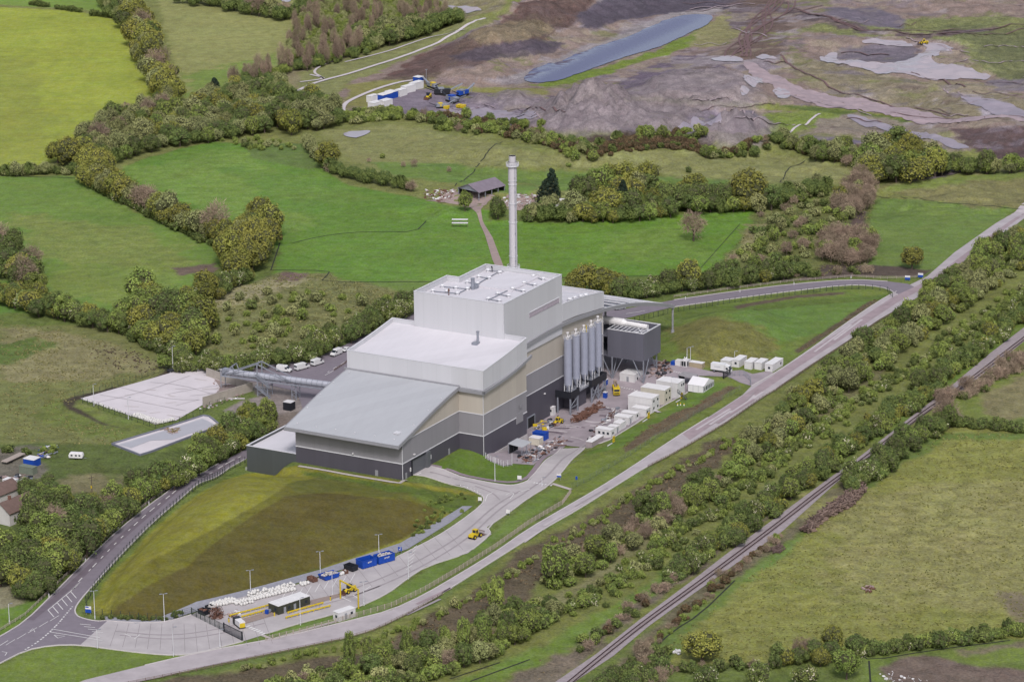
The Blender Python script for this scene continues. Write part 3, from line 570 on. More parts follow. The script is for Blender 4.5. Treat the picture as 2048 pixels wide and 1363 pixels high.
HAUL_U = [(60,1400),(171,1359),(290,1330),(410,1302),(560,1275),(700,1241),(783,1220),(851,1188),(919,1148),(988,1106),(1056,1058),(1125,1018),(1193,979),(1261,936),(1348,877),(1416,835),(1485,790),(1503,772),(1553,744),(1622,698),(1690,648),(1758,602),(1793,583),(1854,553),(1909,505),(1987,450),(2060,398),(2200,310)]
HAUL_L = [(2200,340),(2060,428),(2032,450),(1981,484),(1929,522),(1892,556),(1827,600),(1758,640),(1690,686),(1622,730),(1553,777),(1519,797),(1451,845),(1348,905),(1296,931),(1227,974),(1159,1017),(1090,1056),(1022,1099),(954,1142),(885,1186),(817,1225),(748,1258),(680,1277),(560,1302),(410,1333),(280,1363),(150,1400)]
sheet('haul_road', HAUL_U+HAUL_L, M_haul, .05)
sheet('haul_road', [(1365,868),(1430,828),(1500,782),(1620,702),(1700,650),(1790,592),(1860,560),(1940,500),(2060,412),(2060,420),(1950,505),(1880,560),(1800,602),(1700,668),(1600,732),(1500,800),(1380,880)], M_mud, .07)
ROAD_L = [(491,899),(450,920),(410,941),(342,979),(297,1011),(239,1058),(192,1102),(144,1150),(103,1191),(51,1242),(0,1273),(-60,1305)]
ROAD_R = [(491,918),(450,940),(410,962),(366,993),(308,1042),(260,1090),(219,1134),(185,1172),(160,1200),(149,1218),(152,1230),(164,1236),(191,1242),(215,1241)]
sheet('access_road', [(560,872)]+ROAD_L+[(-60,1360),(0,1326),(51,1300),(103,1290),(161,1289)]+ROAD_R[::-1]+[(560,890)], M_asph, .052)
ribbon('road_worn_lane', [(480,912),(404,951),(325,1005),(245,1072),(180,1135),(120,1190),(60,1240)], 2.6, M_asphd, .07, sm_=2)
sheet('service_road', [(215,1241),(256,1244),(308,1245),(342,1241),(383,1229),(424,1210),(494,1191),(593,1169),(620,1160),(714,1133),(752,1122),(793,1114),(817,1102),(871,1075),(919,1044),(964,1010),(969,996),(960,988),(919,970),(870,958),(824,949),(851,931),(919,952),(988,967),(1022,971),(1043,967),(1060,959),(1101,914),(1121,897),(1171,894),(1135,931),(1104,965),(1101,969),(1056,996),(1022,1022),(974,1054),(983,1068),(936,1106),(851,1133),(817,1155),(774,1188),(716,1214),(664,1229),(598,1246),(532,1267),(525,1270),(486,1282),(393,1306),(349,1310),(301,1307),(239,1300),(161,1289)], M_conc, .055)
sheet('yard_road', [(1010,862),(1035,885),(1024,927),(1067,930),(1091,914),(1132,891),(1171,894),(1185,893),(1213,881),(1236,867),(1282,839),(1303,823),(1340,802),(1376,782),(1378,769),(1398,752),(1417,752),(1458,754),(1480,765),(1503,772),(1500,780),(1560,752),(1537,742),(1505,748),(1484,740),(1458,742),(1419,742),(1376,731),(1327,724),(1240,700),(1205,700),(1120,740),(1054,800)], M_yard, .046)
sheet('compound_paving', [(971,916),(1007,932),(1024,929),(1040,880),(1010,872)], M_yard, .09)
sheet('loop_road', [(1190,622),(1250,618),(1348,600),(1468,583),(1587,568),(1704,559),(1775,563),(1816,568),(1830,575),(1800,590),(1792,587),(1775,577),(1741,571),(1690,570),(1587,582),(1468,597),(1348,614),(1260,635),(1190,648)], M_asph, .058)
sheet('van_road', [(424,737),(500,733),(560,728),(600,722),(640,712),(690,690),(760,655),(860,600),(900,610),(960,680),(720,760),(640,845),(610,838),(600,800),(590,782),(520,766),(445,752)], M_asph, .05)
sheet('slab_yard', [(161,797),(300,758),(380,734),(424,739),(445,752),(503,779),(470,790),(407,809),(352,841),(311,849)], M_pale, .06)
sheet('gravel_strip', [(205,1232),(300,1242),(393,1203),(513,1174),(640,1139),(700,1119),(800,1086),(880,1040),(925,1012),(945,1012),(900,1045),(815,1098),(700,1134),(640,1152),(513,1190),(400,1220),(300,1252),(215,1243)], M_gravel, .05)
sheet('railway_bed', [(1080,1400),(1111,1363),(1193,1307),(1279,1239),(1380,1164),(1451,1109),(1553,1034),(1656,958),(1717,915),(1827,830),(1895,778),(1981,706),(2048,655),(2200,540),(2200,575),(2048,683),(1929,778),(1844,830),(1751,905),(1673,965),(1565,1062),(1451,1142),(1380,1192),(1296,1253),(1227,1311),(1149,1363),(1120,1400)], M_ballast, .06)
sheet('farm_track', [(930,372),(990,392),(975,405),(962,420),(965,440),(985,475),(1006,530),(1012,560),(1003,560),(985,520),(970,470),(955,430),(940,415),(890,405),(850,402),(880,395),(905,380)], M_track, .05)
sheet('farm_track', [(1005,398),(1050,390),(1075,405),(1060,425),(1000,415)], M_track, .05)
sheet('lake', [(1045,158),(1060,142),(1105,128),(1180,100),(1250,78),(1340,36),(1400,28),(1428,32),(1420,48),(1380,66),(1330,92),(1250,115),(1180,140),(1130,158),(1090,168),(1055,166)], M_water, .3)
for nm, q in (('pool', [(1640,118),(1655,104),(1675,104),(1672,118),(1720,130),(1820,125),(1850,100),(1870,95),(1915,100),(1860,112),(1860,122),(1900,130),(1985,153),(1960,162),(1800,150),(1650,126)]),
              ('pool', [(1718,83),(1760,78),(1800,80),(1832,92),(1810,94),(1760,88)]), ('pool', [(1545,186),(1562,176),(1575,180),(1584,194),(1560,199)]),
              ('pool', [(1484,160),(1500,152),(1530,156),(1520,170),(1495,172)]), ('pool', [(1480,178),(1500,176),(1502,192),(1478,198)]), ('pool', [(1500,114),(1530,110),(1555,120),(1540,122)]),
              ('pool', [(1410,118),(1470,114),(1490,122),(1440,125)]), ('pool', [(683,268),(715,262),(742,266),(725,276),(690,276)]), ('pool', [(545,-10),(600,-10),(575,6),(560,4)]), ('pool', [(850,20),(960,12),(965,22),(900,24)]),
              ('pool', [(1840,92),(1870,90),(1915,94),(1905,102),(1870,100)])):
    sheet(nm, q, M_puddle, .3)
M_silt = mat('wet_grey_silt', (150,142,154), .5, .14, .08)
sheet('silt_flat', [(1830,246),(1790,232),(1640,216),(1560,190),(1500,150),(1480,120),(1520,135),(1580,170),(1660,192),(1800,215),(1960,238),(2200,244),(2200,250),(1950,248)], M_mud, .22)
sheet('silt_flat', [(900,215),(1000,214),(1060,222),(1090,238),(980,243),(820,232),(860,225)], M_silt, .22)
sheet('silt_flat', [(1370,222),(1450,226),(1430,250),(1380,262),(1330,258),(1400,240)], M_silt, .22)
sheet('silt_flat', [(1920,190),(1990,200),(2060,225),(2060,235),(1980,225),(1930,205)], M_silt, .22)
sheet('silt_flat', [(1690,228),(1760,242),(1880,275),(1950,302),(1900,300),(1800,270),(1700,242)], M_silt, .22)
M_path = mat('pale_stone_path', (200,192,196), .9, .08, .5)
for pts, w in (([(975,38),(900,72),(840,100),(760,128),(700,148),(652,160),(620,170),(590,185),(580,200),(600,215)], 2.2), ([(680,117),(620,142),(648,158)], 1.4), ([(930,60),(840,78),(760,108),(690,125)], 1.4),
              ([(850,160),(780,168),(700,200),(684,215),(690,232)], 2.4), ([(1640,228),(1600,250),(1570,272)], 1.3), ([(620,150),(655,158),(600,165)], 1.6)):
    ribbon('footpath', pts, w, M_path, .25, sm_=2)
M_rut = mat('dark_wheel_ruts', (112,88,90), .95, .12, .4)
rr = random.Random(5)
for k in range(9):
    ox = rr.uniform(-30, 30); ph = rr.uniform(0, 6); pts = []
    for j in range(12):
        t = j/11; pts.append((1560-t*85+ox*(.6+.4*math.sin(t*5+ph))+18*math.sin(t*7+ph), 2+t*112+rr.uniform(-1, 1)))
    ribbon('wheel_rut', pts, .9, M_rut, .26+k*.004, sm_=2, step=4)
for pts in ([(1590,18),(1680,48),(1800,66),(1900,62),(2048,50)], [(1600,22),(1690,54),(1810,72),(1920,68),(2048,58)], [(1560,110),(1640,170),(1760,205),(1900,232)], [(2048,236),(1900,240),(1780,226)]):
    ribbon('wheel_rut', pts, 1.2, M_rut, .3, sm_=2, step=4)
# kerbs
for pts in (ROAD_L[1:], ROAD_R, [(0,1326),(51,1300),(103,1290),(161,1289),(239,1300),(301,1307),(349,1310),(393,1306),(486,1282)], [(215,1241),(256,1244),(308,1245),(342,1241),(383,1229)],
            [(532,1267),(598,1246),(664,1229),(716,1214),(774,1188),(817,1155),(851,1133),(936,1106),(983,1068),(974,1054),(1022,1022),(1056,996),(1101,969),(1135,931),(1171,894)],
            [(793,1114),(817,1102),(871,1075),(919,1044),(964,1010),(969,996),(960,988),(919,970),(824,949)], [(851,931),(919,952),(988,967),(1022,971),(1043,967),(1060,959),(1101,914),(1121,897)],
            HAUL_U[2:16], [(1503,772),(1560,740),(1622,698),(1690,648),(1758,602),(1793,583)], HAUL_L[10:24], [(1348,600),(1468,583),(1587,568),(1704,559),(1775,563)], [(1348,614),(1468,597),(1587,582),(1690,570),(1741,571),(1775,577),(1795,590)],
            [(1171,894),(1213,883),(1236,869),(1282,841),(1303,825),(1340,804),(1376,784)]):
    ribbon('kerb', pts, .45, M_kerb, .05, hgt=.12, sm_=1)
M_foot = mat('narrow_concrete_path', (184,176,172), .85, .08, .6)
M_blk = mat('red_grey_paving', (140,126,134), .85, .08, .6)
ribbon('footpath', [(860,930),(919,947),(988,962),(1024,965),(1045,960),(1062,950),(1096,910)], 1.8, M_blk, .07, sm_=1)
ribbon('footpath', [(1104,967),(1142,979)], 1.6, M_foot, .08)
ribbon('footpath', [(525,1270),(545,1278),(600,1262),(680,1240)], 1.4, M_foot, .08)
ribbon('footpath', [(597,932),(700,950),(800,966),(812,960)], 1.5, M_foot, .1)
# road markings
def mark(pts, w=.22, dash=None, sm_=1): return ribbon('road_marking', pts, w, M_line, .12, dash=dash, sm_=sm_, step=2)
mark([(482,913),(447,930),(402,953),(345,988),(297,1024),(250,1068),(215,1103),(180,1140),(155,1165)], .34, (3.4, 3.4), 2)
for a_ in range(6):
    x = 96+a_*9.0; y = 1214-a_*7.5
    mark([(x, y+6), (x+12, y+20)], .28, None, 0); mark([(x, y+6), (x+9, y-1)], .28, None, 0)
mark([(144,1180),(161,1163),(155,1170),(147,1178)], .35, None, 0)
mark([(145,1213),(110,1255),(75,1285),(45,1302)], .5, (1, .8), 1)
mark([(105,1258),(160,1268),(200,1275)], .3, None, 0); mark([(100,1264),(158,1273),(205,1281)], .3, None, 0)
for k in range(4): mark([(160+k*8,1248+k*5),(182+k*8,1250+k*5)], .3, None, 0)
for k in range(5): mark([(12+k*22,1290-k*12),(30+k*22,1279-k*12)], .22, None, 0)
mark([(0,1291),(16,1281)], .25, None, 0); mark([(4,1303),(14,1305),(10,1311)], .25, None, 0)
mark([(108,1270),(116,1276),(130,1272),(108,1270)], .3, None, 0)
mark([(60,1262),(66,1257),(70,1264)], .25, None, 0)
for k in range(7): mark([(492+k*5.2,1254+k*2.5),(500+k*5.2,1251+k*2.5)], .8, None, 0)
for k in range(7): mark([(1067+k*5.6,965.5+k*.9),(1070+k*5.6,966+k*.9)], 1.1, None, 0)
for k in range(11): mark([(1329+k*4.6,740+k*.9),(1331+k*4.6,740.4+k*.9)], 1.1, None, 0)
for k in range(8): mark([(1197+k*4.4,811+k*1.2),(1199+k*4.4,811.5+k*1.2)], 1.0, None, 0)
for k in range(8): mark([(1238+k*5,774+k*1.0),(1240+k*5,774.5+k*1.0)], 1.0, None, 0)
for k in range(9): mark([(560+k*17.5-0,1204-k*5),(570+k*17.5,1187-k*5)], .2, None, 0)
for k in range(6): mark([(812+k*2,1140-k*8),(824+k*2,1131-k*8)], .2, None, 0)
for q in ([(970,1003),(975,990),(985,985)], [(1012,990),(1022,984),(1028,988),(1020,998)], [(1037,985),(1060,978)], [(730,1180),(742,1172)], [(715,1196),(706,1190)], [(250,1268),(262,1273)], [(268,1278),(280,1269)], [(650,751),(668,741)], [(1252,628),(1290,622)]): mark(q, .25, None, 0)
mark([(833,950),(842,946)], .6, None, 0); mark([(683,1194),(702,1203)], .35, None, 0)
mark([(655,745),(700,718)], .25, (3, 3), 0)

# wear: tyre marks, expansion joints, stains and cracks
M_tyre = mat('tyre_darkened_concrete', (158,150,154), .85, .10, .4); M_joint = mat('joint_sealant', (138,130,134), .9, .1, 1); M_stain = mat('oily_yard_stain', (112,100,110), .8, .25, .3); M_dust = mat('slab_dust_patch', (200,192,194), .85, .06, .5); M_wash = mat('washed_out_dust', (190,182,186), .9, .1, .3)
for pts, w in (([(230,1262),(330,1272),(420,1262),(520,1238)], .7), ([(240,1270),(340,1280),(430,1270),(530,1246)], .7), ([(700,1180),(780,1150),(860,1110),(930,1066),(990,1010),(1040,982)], .8), ([(710,1190),(790,1160),(870,1119),(940,1074),(1000,1016),(1050,986)], .8), ([(860,944),(930,960),(990,978),(1030,986)], .7), ([(1050,985),(1100,950),(1150,900),(1200,870)], .8),
              ([(620,1215),(700,1195),(760,1172)], .6), ([(1000,1000),(985,985),(950,972)], .6)):
    ribbon('tyre_marks', pts, w, M_tyre, .09, sm_=2)
for k in range(14):
    a = (236+k*22, 1246-k*1.0); ribbon('slab_joint', [(236+k*22, 1247-max(0, k-8)*5), (220+k*25, 1292+min(k, 6)*2-max(0, k-7)*3)], .12, M_joint, .085)
for k in range(12): ribbon('slab_joint', [(600+k*26, 1160-k*9.5), (640+k*26, 1215-k*10.5)], .12, M_joint, .085)
for k in range(5): ribbon('slab_joint', [(1110+k*12, 955-k*12.5), (1135+k*11, 945-k*12.5)], .12, M_joint, .085)
rr = random.Random(17)
for k in range(26):
    x = rr.uniform(1060, 1290); y = 905-(x-1060)*.42+rr.uniform(-42, 6); L = rr.uniform(14, 46)
    ribbon('yard_stain', [(x, y), (x+L*.6, y+rr.uniform(0, 3)), (x+L, y+rr.uniform(1, 7))], rr.uniform(.5, 1.6), rr.choice([M_stain, M_stain, M_wash]), .1+k*.004, sm_=1)
for pts in ([(200,790),(260,800),(320,812),(372,822)], [(240,775),(300,790),(350,800),(400,800)], [(300,765),(360,770),(430,790)], [(330,790),(370,782),(430,772),(460,770)], [(190,806),(230,798),(300,780),(380,752)], [(352,812),(372,806),(398,800)], [(380,792),(410,790),(440,784)]): ribbon('surface_crack', pts, .18, M_tyre, .17, sm_=1)
for k in range(22):
    x = rr.uniform(230, 470); y = rr.uniform(745, 835)
    if 735+abs(x-400)*.28 < y < 845-abs(x-320)*.35: ribbon('surface_stain', [(x, y), (x+rr.uniform(10, 34), y+rr.uniform(-3, 4))], rr.uniform(.5, 1.6), M_dust, .07+k*.004)
for k in range(16):
    t = rr.random(); i = rr.randrange(4, len(HAUL_U)-6); ax, ay = HAUL_U[i]; bx, by = HAUL_U[i+1]; x = ax+(bx-ax)*t; y = ay+(by-ay)*t+rr.uniform(10, 26); dx = bx-ax; dy = by-ay; q = rr.uniform(.4, 1.1)
    ribbon('haul_rut', [(x, y), (x+dx*q, y+dy*q)], rr.uniform(.4, 1.4), rr.choice([M_mud, M_wash, M_tyre]), .14+k*.006, sm_=1)
for k in range(30):
    x = rr.uniform(1360, 2060); y = rr.uniform(5, 245); a = rr.uniform(-.5, .9); L = rr.uniform(40, 160); n = 6
    ribbon('wheel_rut', [(x+L*j/n, y+math.sin(a)*L*.35*j/n+3*math.sin(j*1.7+k)) for j in range(n+1)], rr.uniform(.5, 1.3), rr.choice([M_rut, M_rut, M_mud]), .3+k*.005, sm_=2, step=4)
for k in range(10):
    x = rr.uniform(860, 1060); y = rr.uniform(190, 240); L = rr.uniform(30, 90)
    ribbon('wheel_rut', [(x, y), (x+L*.5, y+rr.uniform(-4, 5)), (x+L, y+rr.uniform(-6, 8))], rr.uniform(.5, 1.1), rr.choice([M_rut, M_mud]), .3+k*.006, sm_=1, step=4)
# ------------------------------------------------------------------ the energy plant
C_white = ribbed('white_membrane_roof', (214,211,218), .6, 2.4, .035, axis_='Y', bump=.05)
C_upper = ribbed('pale_grey_cladding', (204,204,210), .5, .9, .03)
C_beige = ribbed('warm_beige_cladding', (188,180,170), .55, .9, .04)
C_mid = ribbed('mid_grey_cladding', (146,144,150), .55, .9, .04)
C_dark = ribbed('charcoal_cladding', (84,81,92), .55, .9, .05)
C_roofg = ribbed('blue_grey_standing_seam_roof', (176,178,184), .65, 1.2, .03, axis_='Y', bump=.15)
C_fascia = mat('grey_fascia_metal', (150,150,156), .45, .04, .2)
C_trim = mat('white_trim_metal', (214,214,220), .45, .03, .5)
C_steel = mat('galvanised_steel', (150,154,166), .45, .10, .8, metal=.25)
C_black = mat('black_painted_steel', (36,38,46), .5, .15, .8)
C_darkg = mat('dark_opening', (26,27,34), .8, .1, 1)
C_glass = mat('dark_window_glass', (50,56,66), .15, .1, 1)
C_yel = mat('safety_yellow_paint', (214,186,40), .5, .08, 1)
C_blue = mat('strong_blue_paint', (22,72,170), .5, .08, .6)
C_wht = mat('white_paint', (226,224,226), .5, .05, .4)
C_cab = mat('off_white_cabin_panel', (216,214,216), .6, .07, .5)
C_rub = mat('black_rubber', (34,32,36), .9, .1, 2)
C_rust = mat('rusty_scrap', (110,78,66), .9, .25, 2)
C_louv = mat('pinkish_louvre', (178,168,180), .6, .1, 1.5)

T = W(0, 0); plant = thing('energy_plant', 'huge grey and charcoal energy plant with stepped white roofs below the slim chimney', 'industrial building', tuple(T), PH)
def lerp(P, x):
    return float(np.interp(x, [p[0] for p in P], [p[1] for p in P]))
def fine(P, n=20):
    xs = np.linspace(P[0][0], P[-1][0], n); P3 = smooth_curve(P); return [(float(x), lerp(P3, x)) for x in xs]
def smooth_curve(P, it=3):
    P = [tuple(p) for p in P]
    for _ in range(it):
        Q = [P[0]]
        for a, b in zip(P[:-1], P[1:]): Q += [(a[0]*.75+b[0]*.25, a[1]*.75+b[1]*.25), (a[0]*.25+b[0]*.75, a[1]*.25+b[1]*.75)]
        P = Q+[P[-1]]
    return P
Lc = [(-43.4, 15.9), (-34.3, 18.1), (-24.5, 20.8), (-14.5, 23.1), (-7, 24.6), (.4, 25.7)]
Mt = [(-.0, 32.5), (12.7, 33.7), (23.8, 35.1), (32, 36.3)]
Mf = [(-1.2, 25.2), (12.5, 25.9), (23.6, 27.1), (34.6, 29.3)]
Rf = [(32.2, 28.2), (48, 29.0), (66, 29.7), (86, 29.0), (109.6, 26.3)]
Rt = [(75.8, 36.4), (82, 36.1), (94, 35.0), (109.4, 32.7)]
Cf = [(109.6, 26.3), (118.6, 25.1), (128.6, 23.3), (139.3, 20.9), (147.8, 18.7), (159.4, 15.4), (168.8, 12.2)]
# lower bands of the walls
for nm, z0, z1, mt in (('base_wall', -8, 8.1, C_dark), ('middle_wall', 8.1, 16.1, C_mid)):
    m = MB(); m.prism([(0, 0), (32, 0), (32, 56), (0, 56)], z0, z1)
    m.prism([(-39.8, 10), (.3, 10), (.3, 54), (-39.8, 54)], z0, z1)
    m.prism([(31.8, 9.1), (109.2, 9.1), (109.2, 45), (31.8, 45)], z0, z1); m.build(nm, mt, plant)
m = MB()
m.arc(fine([(0, 25.2), (12.5, 25.8), (23.6, 27), (32, 28.6)], 10), [(float(x), 16.1) for x in np.linspace(0, 32, 10)], 0, 56)
m.arc([(x, z-.9) for x, z in fine([p if p[0] > -40 else (-39.8, 16.9) for p in Lc], 12)], [(float(x), 16.1) for x in np.linspace(-39.8, .4, 12)], 10, 54)
m.arc(fine([(31.8, 28.6), (48, 29.2), (66, 29.9), (86, 29.2), (109.2, 26.6)], 16), [(float(x), 16.1) for x in np.linspace(31.8, 109.2, 16)], 9.1, 45)
m.build('upper_wall', C_beige, plant)
m = MB()
for z in (8.1, 16.1):
    for x0, x1, y0, y1 in ((-.15, 32.15, -.15, 0), (-.15, 0, 0, 10), (32, 32.15, 0, 9.1), (-39.95, 0, 9.85, 10), (-39.95, -39.8, 10, 54), (32.15, 109.35, 8.95, 9.1), (109.2, 109.35, 9.1, 45)):
        m.box(x0, x1, y0, y1, z-.15, z+.17)
for x, y in ((-.12, -.12), (-39.92, 9.88), (109.2, 9.0)):
    m.box(x-.06, x+.12, y-.06, y+.12, 0, 25 if x > -1 else 16)
m.build('wall_trim', C_trim, plant)
# low roof over the front hall, curved, with overhanging eaves
m = MB(); t = fine(Lc, 22); m.arc(t, [(x, z-.9) for x, z in t], 9.4, 56); ro = m.build('front_roof', C_roofg, plant, smooth=False)
m = MB(); m.box(-43.75, -43.4, 9.1, 56.3, 14.7, 15.95)
m.arc([(x, z+.12) for x, z in t], [(x, z-1.1) for x, z in t], 9.05, 9.4); m.arc([(x, z+.12) for x, z in t], [(x, z-1.1) for x, z in t], 56, 56.35)
m.build('eaves_trim', C_fascia, ro)
m = MB(); m.add([(-43.4, 9.4, 15.0), (-39.8, 9.4, 14.2), (-39.8, 56, 14.2), (-43.4, 56, 15.0)], [(0, 1, 2, 3)]); m.build('eaves_soffit', C_fascia, ro)
m = MB()
for i, (a, b) in enumerate([(-40, 53), (-40, 45), (-40, 37), (-40, 29), (-40, 21), (-40, 13), (-30, 55), (-21, 55), (-12, 55), (-3, 54), (-30, 11), (-20, 11), (-11, 11)]):
    m = MB(); m.cbox((a, b, lerp(Lc, a)+.12), (.5, .4, .22)); m.build('roof_anchor', C_trim, ro)
m = MB(); m.cbox((-36, 14, lerp(Lc, -36)+.2), (2, 2.2, .5)); m.build('roof_hatch', C_trim, ro)
# middle block: parapet box with curved top, fascia below
mt = fine(Mt, 12); n = len(mt); xs = [p[0] for p in mt]
lowM = [(x, lerp([(0, 25.4), (12.5, 25.9), (23.6, 27.1), (32, 28.7)], x)) for x in xs]
m = MB(); m.arc(mt, lowM, -.35, 0.05); m.arc(mt, lowM, 56.0, 56.4)
m.box(-.35, .05, -.35, 56.4, 25.3, 32.5)
m.box(31.6, 32.0, .05, 8.6, 30, 36.3); m.box(31.6, 32., 46.3, 56, 30, 36.3)
pm = m.build('middle_parapet', C_upper, plant)
m = MB(); m.arc([(x, z+.14) for x, z in mt], mt, -.45, .15); m.arc([(x, z+.14) for x, z in mt], mt, 55.95, 56.5); m.box(-.45, .15, .15, 55.95, 32.5, 32.66); m.box(31.5, 32.1, .15, 8.6, 36.3, 36.45); m.box(31.5, 32.1, 46.4, 55.95, 36.3, 36.45)
m.build('parapet_coping', C_trim, pm)
m = MB(); m.arc([(x, z-1.5) for x, z in mt], [(x, z-2.5) for x, z in mt], .05, 56); m.build('middle_roof', C_white, plant)
t = fine(Mf, 14); m = MB(); m.arc([(x, z) for x, z in t], [(x, z-1.1) for x, z in t], -1.1, -.36)
m.box(-1.2, -.36, -1.1, 9.4, 23.9, 25.25); m.box(-1.0, -.36, 9.4, 57.4, 25.3, 26.0); m.build('middle_fascia', C_fascia, plant)
m = MB(); m.tube((24.8, 16, 32.5), (24.8, 16, 38.1), .45, 10); m.tube((24.8, 16, 38.1), (24.8, 16, 38.5), .6, 10); m.cbox((24.3, 16.6, 33.7), (2.4, 2.2, 1.4)); m.build('roof_exhaust', C_steel, plant)
# high block
HP_ = [(31, 8.6), (75.6, 8.6), (75.6, 41.2), (55.3, 41.2), (55.3, 46.4), (31, 46.4)]
m = MB()
def walls(m, poly, z0, z1, t=.35):
    n = len(poly)
    for i in range(n):
        a = Vector(poly[i]); b = Vector(poly[(i+1) % n]); d = (b-a).normalized(); nn = Vector((-d.y, d.x))
        q = [a, b, b+nn*t-d*0, a+nn*t]; m.prism([tuple(v) for v in q], z0, z1)
m.box(31, 75.6, 8.6, 8.95, 25, 48); m.box(75.25, 75.6, 8.95, 41.2, 25, 48); m.box(55.3, 75.25, 40.85, 41.2, 25, 48)
m.box(54.95, 55.3, 40.85, 46.05, 25, 48); m.box(31.35, 55.3, 46.05, 46.4, 25, 48); m.box(31, 31.35, 8.95, 46.4, 25, 48)
hb = m.build('high_walls', C_upper, plant)
m = MB(); z0, z1 = 48, 48.15
m.box(30.9, 75.7, 8.5, 9.1, z0, z1); m.box(75.1, 75.7, 9.1, 41.3, z0, z1); m.box(54.8, 75.1, 40.7, 41.3, z0, z1); m.box(54.8, 55.4, 41.3, 46.5, z0, z1); m.box(30.9, 54.8, 45.9, 46.5, z0, z1); m.box(30.9, 31.5, 9.1, 45.9, z0, z1)
m.build('parapet_coping', C_trim, hb)
m = MB(); m.prism([(31.3, 8.9), (75.3, 8.9), (75.3, 40.9), (55, 40.9), (55, 46.1), (31.3, 46.1)], 45.2, 45.9)
m.add([(53, 17.5, 45.92), (75, 17.5, 45.92), (75, 32, 45.92), (53, 32, 45.92), (53, 17.5, 46.5), (75, 17.5, 46.5), (75, 32, 46.5), (53, 32, 46.5)], [(4, 5, 6, 7), (0, 1, 5, 4), (3, 0, 4, 7), (2, 3, 7, 6)])
hr = m.build('high_roof', C_white, plant)
z_ = 45.9
S5 = 4.655
def roofpt(x, y):     # zoomed survey pixel -> plan position at roof height
    P = gp(800+x/S5, 500+y/S5, z_); d = P-OB; return d@AX, d@BX
vents = [(305, 382), (435, 388), (535, 405), (395, 338), (520, 352), (628, 362), (625, 300), (722, 312), (735, 248), (830, 262), (820, 192), (930, 212), (822, 455), (925, 473), (910, 408), (1012, 428), (1048, 362), (1150, 382), (1155, 308), (1255, 326), (1240, 246), (1335, 272)]
for vx, vy in vents:
    a, b = roofpt(vx, vy+8); m = MB(); m.tube((a, b, z_), (a, b, z_+.8), .6, 10, r2=.55); m.tube((a, b, z_+.8), (a, b, z_+1.25), .95, 10, r2=.6); m.build('roof_ventilator', C_trim, hr)
m = MB(); pipes = [((305, 388), (540, 410)), ((395, 345), (628, 368)), ((535, 412), (720, 320)), ((625, 306), (720, 318)), ((735, 254), (830, 268)), ((720, 320), (905, 215)), ((820, 198), (980, 205)),
                   ((822, 470), (1270, 250)), ((822, 462), (925, 480)), ((910, 415), (1012, 435)), ((1048, 370), (1150, 390)), ((1155, 315), (1255, 333)), ((1240, 255), (1335, 279))]
for p, q in pipes:
    a = roofpt(*p); b = roofpt(*q); m.bar((*a, z_+.25), (*b, z_+.25), .3)
m.build('roof_ducting', C_steel, hr)
a, b = roofpt(678, 365); m = MB(); m.tube((a, b, z_), (a, b, z_+3.9), .75, 12); m.tube((a, b, z_+3.9), (a, b, z_+4.3), .85, 12); m.cbox((a+1.5, b-.3, z_+.8), (2.2, 1.6, 1.6)); m.build('roof_flue', C_steel, hr)
a, b = roofpt(455, 425); m = MB(); m.tube((a, b, z_), (a, b, z_+2.4), .18, 8); m.tube((a, b, z_+1.8), (a, b, z_+2.7), .42, 8, r2=.3); m.build('roof_cowl', C_rust, hr)
a, b = roofpt(858, 205); m = MB(); m.tube((a, b, z_), (a, b, z_+1.7), .15, 8); m.tube((a, b, z_+1.7), (a-.4, b, z_+2.3), .25, 8); m.build('roof_cowl', C_black, hr)
m = MB(); m.box(50.2, 73.2, 8.5, 8.59, 37.8, 39.7)
for k in range(18): m.box(50.4+k*1.27, 51.2+k*1.27, 8.42, 8.5, 38.0, 39.5)
m.build('louvre_strip', C_louv, hb)
m = MB(); m.box(50, 73.4, 8.35, 8.59, 39.7, 39.95); m.box(73.2, 73.45, 8.35, 8.59, 37.7, 39.7); m.build('louvre_frame', C_trim, hb)
# rear block and the curved fascia that runs on into the canopy
rt = fine(Rt, 10)
m = MB(); m.arc(rt, [(x, lerp(Rf, x)+0.2) for x, z in rt], 8.6, 8.95); m.box(109.05, 109.4, 8.95, 45, 26.4, 32.7); m.arc(rt, [(x, z-4) for x, z in rt], 44.6, 45)
m.arc([(31.4, 28.9)]+[(float(x), lerp(Rf, x)+.7) for x in np.linspace(33, 75.6, 12)], [(31.4, 28.0)]+[(float(x), lerp(Rf, x)-.4) for x in np.linspace(33, 75.6, 12)], 8.62, 9.0)
pr = m.build('rear_parapet', C_upper, plant)
m = MB(); m.arc([(x, z+.14) for x, z in rt], rt, 8.5, 9.05); m.box(108.95, 109.5, 9.05, 45, 32.7, 32.85); m.build('parapet_coping', C_trim, pr)
m = MB(); m.arc([(x, z-1.5) for x, z in rt], [(x, z-2.4) for x, z in rt], 8.95, 44.6); rr_ = m.build('rear_roof', C_white, plant)
for a, b in ((84, 14), (84, 26), (92, 12), (97, 12), (101, 12), (88, 12)):
    m = MB(); zz = lerp(Rt, a)-1.5; m.tube((a, b, zz-.2), (a, b, zz+1), .9, 10); m.tube((a, b, zz+1), (a, b, zz+1.5), 1.2, 10, r2=.9); m.build('roof_ventilator', C_trim, rr_)
fr = fine(Rf, 20)+fine(Cf, 16)[1:]
m = MB(); m.arc(fine(Rf, 20), [(x, z-1.35) for x, z in fine(Rf, 20)], 7.9, 8.58); m.build('curved_fascia', C_fascia, plant)
